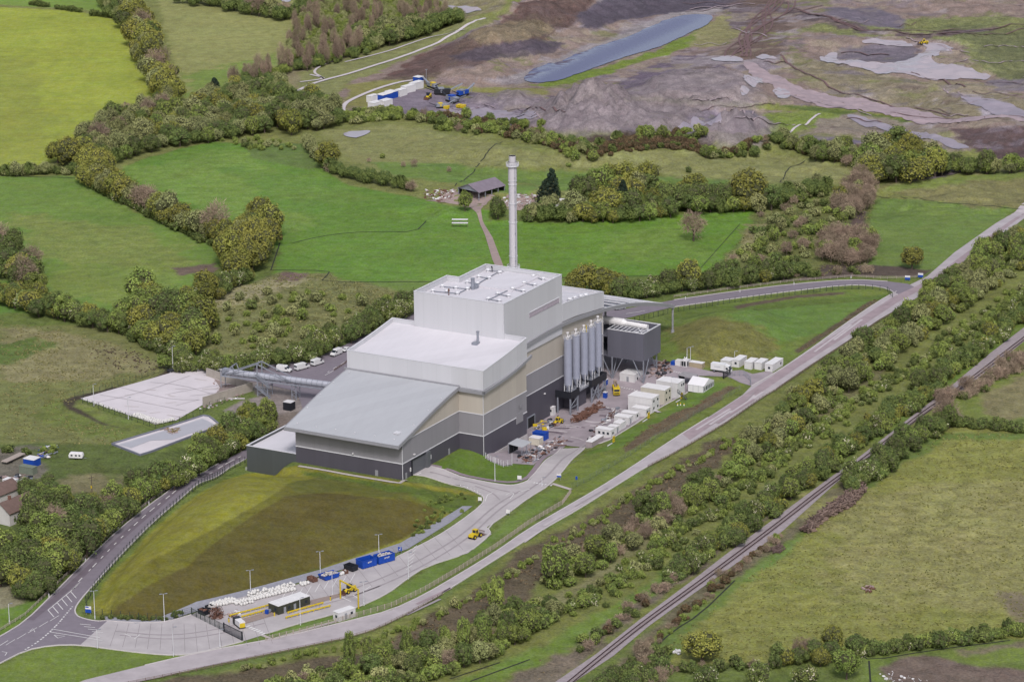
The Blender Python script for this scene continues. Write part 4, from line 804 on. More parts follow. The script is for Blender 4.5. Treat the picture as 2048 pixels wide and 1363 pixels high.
# open doorway as a dark panel with its inner shade painted in, small wall lamps, vent on the charcoal wall
m = MB(); m.box(48.9, 54.0, 8.9, 9.08, -5.6, -.7); rd = m.build('loading_door', C_darkg, plant)
m = MB(); m.box(48.5, 48.9, 8.8, 9.1, -5.6, -.3); m.box(54, 54.4, 8.8, 9.1, -5.6, -.3); m.box(48.9, 54, 8.8, 9.1, -.7, -.3); m.build('door_frame', C_steel, rd)
m = MB(); m.box(-33.4, -24.4, 9.84, 9.99, 2.0, 7.4); m.box(-24.4, -22.2, 8.9, 9.99, 2.0, 7.9); dd = m.build('roller_door', mat('grey_roller_shutter', (96,98,104), .5, .1, .3, stretch=(1, 1, 12)), plant)
m = MB(); m.box(-33.9, -33.4, 9.6, 9.95, 1, 7.9); m.box(-33.4, -24.4, 9.6, 9.95, 7.4, 7.9); m.build('door_frame', C_black, dd)
m = MB(); m.box(-34.9, -34.2, 9.8, 9.96, 3.8, 5.2); m.build('wall_sign', C_wht, plant); m = MB(); m.box(-21.6, -20.2, 9.8, 9.96, 4.2, 5.8); m.build('wall_sign', C_wht, plant)
for a, b, z in ((-32, 9.7, 9.4), (62, 8.8, 5.3), (-40.1, 30, 9.0)):
    m = MB(); m.cbox((a, b, z), (.7, .5, .4)); m.build('wall_lamp', C_wht, plant)
m = MB(); m.box(24, 29, -.2, -.02, 5.6, 9.4); m.box(26, 28, -.35, -.2, 11, 12.2); m.build('wall_vent', C_mid, plant)
m = MB(); m.box(-43.95, -43.76, 9.2, 56.2, 14.9, 15.2); m.build('gutter', C_fascia, plant)
for a in (-38, -8): m = MB(); m.box(a, a+1.1, 9.9, 9.985, 2.0, 4.2); m.build('personnel_door', C_fascia, plant)
m = MB(); m.box(-39.93, -39.81, 20, 21.2, 2.0, 4.2); m.build('personnel_door', C_fascia, plant)
# low annex on the left
m = MB(); m.box(-39.8, -39.4, 54.0, 75, -8, 5); m.box(-39.4, -5, 74.6, 75, -8, 5); m.box(-39.4, -5, 54.05, 54.4, -8, 5); an = m.build('annex_wall', ribbed('green_grey_cladding', (82,86,88), .5, .9, .04), plant)
m = MB(); m.box(-39.4, -5, 54.4, 74.6, 3.4, 4.1); m.build('annex_roof', C_white, an)
m = MB(); m.box(-39.95, -39.3, 54, 75.15, 5, 5.16); m.box(-39.3, -5, 74.5, 75.15, 5, 5.16); m.build('parapet_coping', C_trim, an)
# plinth step along the yard side
m = MB(); m.box(0.05, 31.9, -.35, -.02, -7, -.3); m.build('concrete_plinth', M_conc, plant)
# canopy over the rear
cn = thing('curved_canopy', 'curved canopy with white ribs sweeping from the plant down to a slim column', 'canopy', tuple(T), PH)
cf = fine(Cf, 18)
m = MB(); m.arc(cf, [(x, z-1.45) for x, z in cf], 8.0, 8.9); m.build('arch_girder', C_fascia, cn)
m = MB(); m.arc([(x, z+.05) for x, z in cf], [(x, z-.02) for x, z in cf], 8.0, 8.5); m.arc(cf, [(x, z-1.3) for x, z in cf], 40, 40.8); m.build('arch_girder', C_trim, cn)
m = MB(); m.arc([(x, z-.45) for x, z in cf], [(x, z-.6) for x, z in cf], 8.95, 40); m.build('roof_sheet', mat('slate_grey_deck', (96,98,108), .9, .06, .2, spec=.1), cn)
for k in range(8):
    a = 112+k*8.0; z = lerp(smooth_curve(Cf), a); m = MB(); m.box(a-.22, a+.22, 8.9, 40, z-.42, z+.05); m.build('purlin', C_trim, cn)
for a, b, z1, zb in ((168.3, 8.6, 11.2, 0), (140, 24, 19.3, -3), (150, 40, 16.5, -3), (125, 40, 22.5, -3)):
    wp = W(a, b); g = G(wp[0], wp[1]); cc = None
    m = MB(); m.tube((a, b, g-.5), (a, b, z1), .42, 12); m.tube((a, b, g-.5), (a, b, g+1.0), .8, 12, r2=.65); m.build('column', C_fascia, cn)
# air cooled box on raking legs
hx = thing('filter_house', 'grey clad box raised on raking steel legs with beams and duct on top', 'plant equipment', tuple(T), PH)
A0, A1, B0, B1, Z0, Z1 = 113, 127.6, -6.5, 9.0, 5.9, 16.9
C_hop = ribbed('slate_cladding', (104,104,116), .45, .7, .04)
m = MB(); m.box(A0, A0+.25, B0, B1, Z0, Z1); m.box(A0+.25, A1, B0, B0+.25, Z0, Z1); m.box(A1-.25, A1, B0+.25, 22, Z0, Z1); m.box(A0+.25, A1-.25, B0+.25, B1+12, Z0+.1, Z0+.5); m.box(A0+.25, A1-.25, B0+.25, B1+12, Z1-3.2, Z1-3); m.build('casing', C_hop, hx)
m = MB(); m.box(A0-.1, A0+.35, B0-.1, B1, Z1, Z1+.3); m.box(A0+.35, A1+.1, B0-.1, B0+.35, Z1, Z1+.3); m.box(A1-.35, A1+.1, B0+.35, 22, Z1, Z1+.3); m.build('top_rim', C_trim, hx)
for k in range(9):
    b = B0+1.7+k*1.75; m = MB(); m.bar((A0+.2, b, Z1-.1), (A0+7, b, Z1-.1), .28); m.build('top_beam', C_trim, hx)
m = MB(); m.bar((A0+7, B0, Z1-.1), (A0+7, 20, Z1-.1), .3); m.bar((A0+.3, B0+.5, Z1-.1), (A0+7, B0+6, Z1-.1), .25); m.bar((A0+.3, B0+5.2, Z1-.1), (A0+7, B0+1, Z1-.1), .25); m.build('top_brace', C_trim, hx)
m = MB(); m.tube((A0+7.5, -4.5, Z1+.6), (A0+7.5, 4.6, Z1+.9), 1.0, 14); m.tube((A0+7.5, 4.6, Z1+.9), (A0+7.5, 6.2, Z1+1), 1.0, 14, r2=1.55, cap=False); m.tube((A0+7.5, 6.2, Z1+1), (A0+7.5, 20, Z1+1.2), 1.55, 14)
for k in range(9): m.tube((A0+7.5, -3+k*2.4, Z1+.65+k*.03), (A0+7.5, -2.8+k*2.4, Z1+.65+k*.03), 1.08 if k < 4 else 1.63, 14)
m.build('round_duct', C_wht, hx)
feet = [(A0, B0), (A0, 7.0), (A1-1.5, B0+1), (A1-1.5, 8)]
for i, (a, b) in enumerate(feet):
    wp = W(a, b); g = G(wp[0], wp[1])
    m = MB(); m.bar((a, b, g-.5), (a, b, Z0+.2), .42); m.build('leg', C_steel, hx)
    for db in (-4.5, 4.5):
        if B0-.5 < b+db < 12: m = MB(); m.bar((a, b, g), (a, b+db, Z0+.1), .28); m.build('brace', C_steel, hx)
    if i < 3: m = MB(); m.bar((a, b, g), (a+(4.5 if a < A0+2 else -4.5), b, Z0+.1), .28); m.build('brace', C_steel, hx)
# chimney
CB = W(111, 49); cg = G(CB[0], CB[1]); chm = thing('chimney', 'tall slim white chimney with ring platforms standing behind the plant', 'chimney', (CB[0], CB[1], 0))
C_chim = mat('pale_chimney_paint', (204,200,206), .45, .04, .08)
m = MB(); m.tube((0, 0, cg-1), (0, 0, 71.5), 1.62, 24, r2=1.55, cap=False); m.tube((0, 0, 71.5), (0, 0, 79), 1.68, 24, cap=False); m.tube((0, 0, 79), (0, 0, 81.4), 1.35, 24, cap=False); m.build('shaft', C_chim, chm)
m = MB(); m.tube((0, 0, 81.0), (0, 0, 81.35), 1.3, 24); m.build('flue_mouth', C_rub, chm)
for z in (70, 62.5, 71.5, 33.5, 41.5, 55): m = MB(); m.tube((0, 0, z), (0, 0, z+.25), 1.72, 24); m.build('flange', C_trim, chm)
for z in (77.6, 36.8):
    m = MB(); ring = 2.45
    for k in range(24):
        t0, t1 = 2*math.pi*k/24, 2*math.pi*(k+1)/24
        p = [(ring*math.cos(t), ring*math.sin(t)) for t in (t0, t1)]; q = [(1.7*math.cos(t), 1.7*math.sin(t)) for t in (t0, t1)]
        m.add([(*q[0], z), (*p[0], z), (*p[1], z), (*q[1], z)], [(0, 1, 2, 3)])
        m.bar((*p[0], z), (*p[0], z+1.2), .09); m.bar((*p[0], z+1.2), (*p[1], z+1.2), .1); m.bar((*p[0], z+.6), (*p[1], z+.6), .07)
        m.add([(*p[0], z-.25), (*p[1], z-.25), (*p[1], z+.35), (*p[0], z+.35)], [(0, 1, 2, 3)])
    m.build('ring_platform', C_trim, chm)
m = MB(); m.bar((.9, -1.5, 37), (.9, -1.55, 77), .16)
for k in range(7): m.cbox((.9, -1.6, 40+k*5.5), (.35, .25, .5))
m.build('ladder', C_steel, chm)
# silo platform and silos
sp = thing('silo_platform', 'charcoal steel platform on open legs carrying the five silos against the plant wall', 'platform', tuple(T), PH)
m = MB(); m.box(70.5, 77.0, 2.4, 8.5, 2.0, 2.4); m.box(77.0, 87, 3.4, 8.5, 2.0, 2.4); m.box(87, 99, 2.4, 8.5, 2.0, 2.4); m.build('deck', C_steel, sp)
m = MB(); m.box(70.3, 77.2, 2.15, 2.4, 1.7, 4.4); m.box(70.3, 70.5, 2.4, 8.9, 1.7, 4.4); m.box(77.0, 77.2, 2.4, 3.4, 1.7, 4.4); m.build('edge_panel', C_black, sp); m = MB(); m.box(87, 99.2, 2.15, 2.4, 1.7, 4.4); m.box(86.8, 87, 2.15, 8, 1.7, 4.4); m.box(99, 99.2, 2.4, 8.5, 1.7, 4.4); m.build('edge_panel', C_black, sp)
m = MB(); m.box(77.2, 87, 4.6, 5, -6.5, 1.7); m.box(77.2, 77.5, 5, 8.9, -6.5, 1.7); m.build('side_wall', C_dark, sp)
for a, b in ((70.6, 2.6), (76.4, 2.6), (70.6, 8), (87.6, 2.6), (93, 2.6), (98.7, 2.6), (98.7, 8)):
    wp = W(a, b); g = G(wp[0], wp[1]); m = MB(); m.bar((a, b, g-.3), (a, b, 1.9), .5); m.build('leg', C_steel, sp)
m = MB(); m.bar((70.6, 2.6, -1.5), (76.4, 2.6, 1.0), .25); m.bar((87.6, 2.6, -4.5), (93, 2.6, 1.6), .3); m.bar((93, 2.6, -4.5), (87.6, 2.6, 1.6), .3); m.bar((93, 2.6, -4.5), (98.7, 2.6, 1.6), .3); m.bar((70.6, 2.6, -2), (76.4, 2.6, -2), .3); m.bar((87.6, 2.6, -1.6), (98.7, 2.6, -1.6), .3); m.build('brace', C_steel, sp)
m = MB()
for x0, x1 in ((77.2, 87),):
    for z in (3.0, 3.6): m.bar((x0, 3.4, z), (x1, 3.4, z), .1)
    for k in range(9): m.bar((x0+k*1.2, 3.4, 2.4), (x0+k*1.2, 3.4, 3.6), .1)
m.build('railing', C_trim, sp)
C_silo = mat('brushed_silo_steel', (156,160,178), .4, .05, .3)
silos = [(74.2, 23.8, 5.9), (80.6, 23.5, 6.6), (87.1, 23.2, 6.6), (92.9, 23.5, 6.5), (98.4, 23.8, 6.5)]
slab = ['leftmost and lowest standing silo, nearest the plant door', 'second silo from the left on the platform', 'middle silo of the five, yellow ladder hoop on top', 'fourth silo from the left on the platform', 'rightmost silo of the five beside the grey raised box']
for i, ((a, z1, z0), lb) in enumerate(zip(silos, slab)):
    so = thing('silo', 'tall steel '+lb, 'silo', tuple(W(a, 5.5, 0)), PH, 'steel silos on the platform')
    r = 1.5; m = MB(); m.tube((0, 0, z0), (0, 0, z1), r, 20)
    for z in np.linspace(z0+.1, z1-.1, 8): m.tube((0, 0, z), (0, 0, z+.12), r+.05, 20)
    m.build('tank', C_silo, so, smooth=False)
    m = MB(); m.tube((0, 0, z0-2.6), (0, 0, z0), .3, 20, r2=r, cap=False); m.build('cone', C_silo, so)
    for k in range(4):
        t = math.pi/4+k*math.pi/2; m = MB(); m.bar((1.4*math.cos(t), 1.4*math.sin(t), 2.35), (1.4*math.cos(t), 1.4*math.sin(t), z0+.5), .26); m.build('leg', C_trim, so)
    m = MB(); m.bar((-1.4, -1, z0-2), (1.4, -1, z0-2), .15); m.cbox((0, .0, 3.1), (1, 1, 1.2)); m.build('discharge_gear', C_steel, so)
    m = MB()
    for k in range(12):
        t = 2*math.pi*k/12; t1 = 2*math.pi*(k+1)/12; p = (1.6*math.cos(t), 1.6*math.sin(t)); q = (1.6*math.cos(t1), 1.6*math.sin(t1))
        m.bar((*p, z1), (*p, z1+1.1), .08); m.bar((*p, z1+1.1), (*q, z1+1.1), .1)
    m.build('railing', C_trim, so)
    m = MB(); m.tube((.3, .2, z1), (.3, .2, z1+2.2), .28, 8); m.tube((.3, .2, z1+2.0), (.3, .2, z1+2.5), .55, 10); m.cbox((-.6, -.3, z1+.6), (.8, .9, 1.1)); m.tube((-.6, .5, z1+.3), (.9, -.7, z1+1.2), .12, 6); m.build('filter_unit', C_wht, so)
    m = MB(); m.bar((1.62, -.6, z0-3), (1.62, -.6, z1+1), .12); m.bar((1.62, -.1, z0-3), (1.62, -.1, z1+1), .12); m.build('ladder', C_steel, so)
    if i == 2:
        m = MB(); m.bar((-.2, -1.2, z1), (-.2, -1.2, z1+2.6), .22); m.bar((-.2, -1.2, z1+2.6), (-1.3, -1.2, z1+3.0), .2); m.build('ladder_hoop', C_yel, so)
# conveyor bridge on the left
def yaw_obj(p, q): return math.atan2(q.y-p.y, q.x-p.x)
cv = thing('conveyor_bridge', 'covered grey conveyor bridge with raking ties and stair tower over the rubble yard', 'conveyor', (0, 0, 0))
def wz(px, py, z): P = gp(px, py, z); return Vector((P[0], P[1], z))
p0 = wz(448, 742, 7.5); p1 = wz(680, 772, 7.0); dr = (p1-p0).normalized(); nr = Vector((-dr.y, dr.x, 0))
m = MB(); m.tube(p0, p1, 1.25, 10); m.build('tube', mat('pale_conveyor_cover', (176,178,190), .5, .06, .5), cv)
L = (p1-p0).length; m = MB()
for k in range(int(L/2.2)):
    a = p0+dr*k*2.2; m.tube(a, a+dr*.2, 1.35, 10)
for s in (-1, 1):
    o = nr*s*2.0; m.bar(p0+o+Vector((0, 0, -1.2)), p1+o+Vector((0, 0, -1.2)), .5)
    for z in (-.2, .5): m.bar(p0+o+Vector((0, 0, z)), p1+o+Vector((0, 0, z)), .1)
    for k in range(int(L/3)): a = p0+dr*k*3+o; m.bar(a+Vector((0, 0, -1.2)), a+Vector((0, 0, .5)), .1)
for k in range(int(L/3)): a = p0+dr*k*3+Vector((0, 0, -1.3)); m.bar(a-nr*2, a+nr*2, .2)
m.build('walkway', C_steel, cv)
def col(px, py, z0=None): g = at(px, py); return g
t1 = p0+dr*(L*.31); t2 = p0+dr*(L*.62); g1 = G(t1.x, t1.y); g2 = G(t2.x, t2.y)
m = MB()
for s in (-1, 1):
    o = nr*s*2.0; top = t1+o+Vector((0, 0, 5.2)); m.bar(t1+o+Vector((0, 0, -1)), top, .45)
    m.bar(top, p0+dr*3+o, .32); m.bar(top, p0+dr*(L*.60)+o, .32)
m.bar(t1+nr*2+Vector((0, 0, 5.2)), t1-nr*2+Vector((0, 0, 5.2)), .35); m.build('stay_frame', C_steel, cv)
m = MB()
for s in (-1, 1):
    for d in (0, 4.2): m.bar(Vector((*(t1+nr*s*2+dr*d).xy, g1-.3)), t1+nr*s*2+dr*d+Vector((0, 0, -1)), .36)
for z in (-.55, .0, .5):
    zz = g1+(t1.z-g1)*(.5+z*.6)
    for s in (-1, 1): m.bar(Vector((*(t1+nr*s*2).xy, zz)), Vector((*(t1+nr*s*2+dr*4.2).xy, zz+.01)), .22)
for s in (-1, 1):
    m.bar(Vector((*(t1+nr*s*2).xy, g1)), Vector((*(t1+nr*s*2+dr*4.2).xy, g1+4.5)), .16); m.bar(Vector((*(t1+nr*s*2+dr*4.2).xy, g1+4.5)), Vector((*(t1+nr*s*2).xy, g1+8.5)), .16)
m.build('tower', C_steel, cv)
m = MB()
for i, (z0, z1) in enumerate(((0, 4), (4, 8.4))):
    a = t1-nr*3+Vector((0, 0, 0)); s0 = Vector((*(t1-nr*2.6+dr*(5.5)).xy, g1+z0)); s1 = Vector((*(t1-nr*2.6-dr*.5).xy, g1+z1))
    for o in (-nr*.5, nr*.5): m.bar(s0+o, s1+o, .26); m.bar(s0+o+Vector((0, 0, 1)), s1+o+Vector((0, 0, 1)), .1)
    for k in range(12): c = s0.lerp(s1, k/11); m.bar(c-nr*.5, c+nr*.5, .22)
m.build('stair', C_steel, cv)
m = MB()
for d in (-.9, .9):
    for s in (-1, 1): m.bar(Vector((*(t2+nr*s*1.6+dr*d).xy, g2-.3)), t2+nr*s*1.6+dr*d+Vector((0, 0, -1)), .3)
for k in range(6):
    za = g2+(t2.z-1-g2)*k/6; zb = g2+(t2.z-1-g2)*(k+1)/6; q = 1 if k % 2 else -1
    for s in (-1, 1): m.bar(Vector((*(t2+nr*s*1.6+dr*.9*q).xy, za)), Vector((*(t2+nr*s*1.6-dr*.9*q).xy, zb)), .16)
m.build('trestle', C_steel, cv)
m = MB(); e = p0+dr*-.5
for s in (-1, 1):
    o = nr*s*1.8; m.bar(e+o+Vector((0, 0, -1)), e+o+dr*5+Vector((0, 0, 3.2)), .3); m.bar(e+o+dr*5+Vector((0, 0, 3.2)), e+o+dr*6.2+Vector((0, 0, 0)), .3); m.bar(e+o+Vector((0, 0, -6)), e+o+Vector((0, 0, 1)), .3)
m.bar(e-nr*1.8+dr*5+Vector((0, 0, 3.2)), e+nr*1.8+dr*5+Vector((0, 0, 3.2)), .3); m.cbox(tuple(e+dr*1.2), (2.2, 2.4, 2.4), yaw_obj(p0, p1)); m.build('head_frame', C_steel, cv)
# ------------------------------------------------------------------ trees, shrubs and hedges
def leaf_mat(name, ca, cb, cc=None, share=.8):
    m = bpy.data.materials.new(name); m.use_nodes = True; n = m.node_tree.nodes; l = m.node_tree.links; b = n["Principled BSDF"]
    b.inputs["Roughness"].default_value = .8; b.inputs["Specular IOR Level"].default_value = .2
    a = n.new("ShaderNodeAttribute"); a.attribute_name = 'tone'
    r = n.new("ShaderNodeValToRGB"); l.new(a.outputs['Fac'], r.inputs[0])
    e = r.color_ramp.elements; K = 1.0
    e[0].position = .1; e[0].color = (*[v*K for v in lin(ca)], 1); e[1].position = .75; e[1].color = (*[v*K for v in lin(cb)], 1)
    if cc:
        q = e.new(share); q.color = (*[v*K for v in lin(cb)], 1); q2 = e.new(min(share+.04, 1)); q2.color = (*[v*K for v in lin(cc)], 1)
    oi = n.new("ShaderNodeObjectInfo"); mr = n.new("ShaderNodeMapRange"); mr.inputs[3].default_value = .78; mr.inputs[4].default_value = 1.22; l.new(oi.outputs['Random'], mr.inputs[0])
    hs = n.new("ShaderNodeHueSaturation"); l.new(r.outputs[0], hs.inputs['Color']); l.new(mr.outputs[0], hs.inputs['Value'])
    m2 = n.new("ShaderNodeMath"); m2.operation = 'MULTIPLY'; m2.inputs[1].default_value = 7.31; l.new(oi.outputs['Random'], m2.inputs[0])
    fr = n.new("ShaderNodeMath"); fr.operation = 'FRACT'; l.new(m2.outputs[0], fr.inputs[0])
    mh = n.new("ShaderNodeMapRange"); mh.inputs[3].default_value = .492; mh.inputs[4].default_value = .512; l.new(fr.outputs[0], mh.inputs[0]); l.new(mh.outputs[0], hs.inputs['Hue'])
    l.new(hs.outputs[0], b.inputs['Base Color'])
    tr = n.new("ShaderNodeBsdfTranslucent"); l.new(hs.outputs[0], tr.inputs[0]); ms = n.new("ShaderNodeMixShader"); ms.inputs[0].default_value = .10
    l.new(b.outputs[0], ms.inputs[1]); l.new(tr.outputs[0], ms.inputs[2]); l.new(ms.outputs[0], n["Material Output"].inputs[0])
    return m
LEAF = {
 'oak': leaf_mat('olive_yellow_oak_leaves', (104,108,52), (140,138,68)),
 'green': leaf_mat('fresh_green_leaves', (92,108,54), (132,144,74)),
 'dark': leaf_mat('dark_green_leaves', (70,84,48), (106,118,64)),
 'willow': leaf_mat('grey_green_willow_leaves', (112,116,74), (146,148,100)),
 'bare': leaf_mat('budding_brown_twigs', (116,100,88), (156,138,120)),
 'thorn': leaf_mat('hawthorn_leaves_and_blossom', (76,92,48), (120,130,70), (196,190,166), .8),
 'conifer': leaf_mat('black_green_needles', (26,38,34), (44,58,44)),
 'gorse': leaf_mat('brown_gorse_twigs', (74,62,48), (108,88,66)),
}
SHADE_CORE = mat('shaded_twig_core', (76,78,50), .95, .3, 3)  # dark core of twigs, the crown's inner shade put into its colour
BARK = mat('tree_bark', (92,80,72), .9, .2, 1.5)
def leaf_mesh(name, kind, seed, rad, hgt, zc, nl, nleaf, ls, shape='round'):
    rs = np.random.RandomState(seed); C = []; RR = []
    rz = (hgt-zc[0])/2; cz = zc[0]+rz
    for i in range(nl):
        if shape == 'cone':
            t = (i+.5)/nl; z = zc[0]+(hgt-zc[0])*t*.92; q = rad*min(1, (1-t)**.55*1.0+.06)*.82; a = i*2.4; C.append((q*math.cos(a)*.6, q*math.sin(a)*.6, z)); RR.append(max(q*.62, rad*.16))
        else:
            t = (i+.5)/nl; u = 1-1.75*t; a = i*2.399+rs.rand()*.9; s = math.sqrt(max(0, 1-u*u)); k = .62*(.75+.4*rs.rand())
            C.append((rad*k*s*math.cos(a), rad*k*s*math.sin(a), cz+rz*u*k*1.05)); RR.append(rad*(.22+.30*rs.rand()))
    C = np.array(C); RR = np.array(RR)
    k = rs.randint(0, nl, nleaf); d = rs.normal(size=(nleaf, 3)); d[:, 2] += .25; d /= np.linalg.norm(d, axis=1)[:, None]
    rr = RR[k]*(.72+.36*rs.rand(nleaf)); P = C[k]+d*rr[:, None]
    P[:, 2] = np.maximum(P[:, 2], zc[0]*.6+.1)
    if kind == 'bare': rr2 = rs.rand(nleaf); P = C[k]+d*(RR[k]*(.3+.9*rr2))[:, None]
    nrm = d+rs.normal(size=(nleaf, 3))*.45; nrm /= np.linalg.norm(nrm, axis=1)[:, None]
    t1 = np.cross(nrm, rs.normal(size=(nleaf, 3))); t1 /= np.linalg.norm(t1, axis=1)[:, None]; t2 = np.cross(nrm, t1)
    s = ls*(.6+.8*rs.rand(nleaf))[:, None]; w = .3 if kind == 'bare' else .8
    if kind == 'bare': t1 = t1*.4+d*1.3
    V = np.stack([P-t1*s*.9, P+t2*s*w*.6-t1*s*.1, P+t1*s, P-t2*s*w*.6+t1*s*.1], 1).reshape(-1, 3)
    me = bpy.data.meshes.new(name); me.vertices.add(len(V)); me.vertices.foreach_set('co', V.astype(np.float32).ravel())
    me.loops.add(nleaf*4); me.loops.foreach_set('vertex_index', np.arange(nleaf*4)); me.polygons.add(nleaf)
    me.polygons.foreach_set('loop_start', np.arange(0, nleaf*4, 4)); me.polygons.foreach_set('loop_total', np.full(nleaf, 4)); me.update()
    lobe = rs.rand(nl); tone = np.clip(lobe[k]*.55+rs.rand(nleaf)*.45, 0, 1)
    at_ = me.attributes.new('tone', 'FLOAT', 'POINT'); at_.data.foreach_set('value', np.repeat(tone, 4)); me.materials.append(LEAF[kind])
    if kind != 'bare':
        import bmesh
        bm = bmesh.new(); bm.from_mesh(me); me.materials.append(SHADE_CORE)
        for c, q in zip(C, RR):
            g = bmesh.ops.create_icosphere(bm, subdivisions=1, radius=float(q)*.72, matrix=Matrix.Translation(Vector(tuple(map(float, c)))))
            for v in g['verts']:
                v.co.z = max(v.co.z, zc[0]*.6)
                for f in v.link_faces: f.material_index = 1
        bm.to_mesh(me); bm.free()
    return me
def wood_mesh(name, seed, hgt, r, spread, nb=6):
    rs = random.Random(seed); m = MB(); m.tube((0, 0, -.4), (.1, 0, hgt*.45), r, 7, r2=r*.7)
    for k in range(nb):
        a = k*2.4+rs.random(); z0 = hgt*(.28+.17*rs.random()); z1 = hgt*(.62+.25*rs.random()); q = spread*(.45+.4*rs.random())
        p = Vector((.05, 0, z0)); e = Vector((q*math.cos(a), q*math.sin(a), z1)); mid = p.lerp(e, .5)+Vector((0, 0, -.08*hgt*rs.random()))
        m.tube(p, mid, r*.5, 5, r2=r*.3, cap=False); m.tube(mid, e, r*.3, 5, r2=r*.08, cap=False)
        for j in range(3):
            b = a+rs.uniform(-.9, .9); e2 = mid+Vector((spread*.35*math.cos(b), spread*.35*math.sin(b), hgt*.2*rs.random()+.3)); m.tube(mid, e2, r*.2, 4, r2=r*.05, cap=False)
    me = bpy.data.meshes.new(name); me.from_pydata(m.v, [], m.f); me.materials.append(BARK); me.update(); return me
TREE = {}; BUSH = {}
for kind in ('oak', 'green', 'dark', 'willow', 'bare', 'thorn'):
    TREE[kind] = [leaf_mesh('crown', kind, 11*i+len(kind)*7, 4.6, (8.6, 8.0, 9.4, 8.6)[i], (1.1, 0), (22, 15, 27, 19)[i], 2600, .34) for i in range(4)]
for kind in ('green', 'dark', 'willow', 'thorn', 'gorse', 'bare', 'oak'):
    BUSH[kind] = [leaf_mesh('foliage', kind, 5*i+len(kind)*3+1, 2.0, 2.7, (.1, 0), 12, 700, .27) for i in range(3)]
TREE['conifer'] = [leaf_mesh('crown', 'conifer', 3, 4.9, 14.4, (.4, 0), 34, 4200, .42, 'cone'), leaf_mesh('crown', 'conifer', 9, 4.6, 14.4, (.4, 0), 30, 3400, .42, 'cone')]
WOOD = [wood_mesh('trunk', s, 7.4, .34, 4.2) for s in (1, 2, 3)]
KN = {'oak': ('oak_tree', 'tree', 'olive yellow round crowned tree'), 'green': ('leafy_tree', 'tree', 'fresh green leafy tree'), 'dark': ('dark_tree', 'tree', 'dark green bushy tree'), 'willow': ('willow_tree', 'tree', 'pale grey green tree'),
      'bare': ('budding_tree', 'tree', 'brownish budding tree with bare twigs'), 'thorn': ('hawthorn_tree', 'tree', 'hawthorn tree flecked with white blossom'), 'conifer': ('conifer_tree', 'conifer', 'black green conifer')}
KB = {'green': ('green_shrub', 'shrub', 'fresh green shrub'), 'dark': ('dark_shrub', 'shrub', 'dark green shrub'), 'willow': ('willow_shrub', 'shrub', 'pale grey green shrub'), 'thorn': ('hawthorn_bush', 'shrub', 'hawthorn bush flecked with blossom'),
      'gorse': ('brown_gorse_bush', 'shrub', 'brown twiggy gorse bush'), 'bare': ('budding_shrub', 'shrub', 'brownish half bare shrub'), 'oak': ('olive_shrub', 'shrub', 'olive yellow shrub')}
rv = random.Random(99); COUNT = {}; SPILL = {}; QUEUE = []
def tree(p, r, kind, where, label=None, h=None, alone=False): QUEUE.append(('t', tuple(p), r, kind, where, label, h))
def bush(p, r, kind, where, label=None): QUEUE.append(('b', tuple(p), r, kind, where, label, None))
def grow():
    QUEUE.sort(key=lambda q: (q[5] is None, -q[2]/q[1][1]))
    for ty, p, r, kind, where, label, h in QUEUE:
        nm, cat, desc = (KN if ty == 't' else KB)[kind]
        if COUNT.get(nm, 0) >= 270: SPILL.setdefault((ty, kind), []).append((p, r)); continue
        COUNT[nm] = COUNT.get(nm, 0)+1
        if ty == 't':
            s = r/4.6; sz = s if h is None else h/(14 if kind == 'conifer' else 8.6)
            t = thing(nm, label or desc+' '+where, cat, p, rv.uniform(0, 6.28), None if label else desc+'s '+where)
            t.scale = (s*rv.uniform(.92, 1.08), s*rv.uniform(.92, 1.08), sz*rv.uniform(.82, 1.3))
            c = bpy.data.objects.new('crown', rv.choice(TREE[kind])); COL.objects.link(c); c.parent = t
            w = bpy.data.objects.new('trunk', rv.choice(WOOD)); COL.objects.link(w); w.parent = t
        else:
            o = bpy.data.objects.new(nm, rv.choice(BUSH[kind])); COL.objects.link(o); o.location = p; o.rotation_euler = (0, 0, rv.uniform(0, 6.28))
            s = r/2.0; o.scale = (s*rv.uniform(.85, 1.15), s*rv.uniform(.85, 1.15), s*rv.uniform(.75, 1.4)); tag(o, label or desc+' '+where, cat, None if label else desc+'s '+where)
def pick(ws):
    ks = list(ws); t = rv.random()*sum(ws.values())
    for k in ks:
        t -= ws[k]
        if t <= 0: return k
    return ks[-1]
def plant_one(p, r, kind, where):
    if 'poplar' in where: return tree(p, r, kind, where, h=rv.uniform(9, 13))
    if r >= 3.0 and kind != 'gorse': tree(p, r, kind, where)
    else: bush(p, r, kind, where)
def belt(pts, rr, ws, where, gap=1.25, jit=.8, rows=1):
    P = [np.array(at(*q)[:2]) for q in pts]; L = 0; nxt = 0
    for a, b in zip(P[:-1], P[1:]):
        d = np.hypot(*(b-a)); t = (b-a)/max(d, 1e-6)
        while nxt < d:
            for _ in range(rows):
                r = rr[0]+(rr[1]-rr[0])*rv.random()**1.5; q = a+t*nxt+np.array([rv.gauss(0, jit), rv.gauss(0, jit)])*(1 if rows == 1 else 2.0)
                plant_one((q[0], q[1], G(q[0], q[1])-.1), r, pick(ws), where)
            nxt += r*gap
        nxt -= d
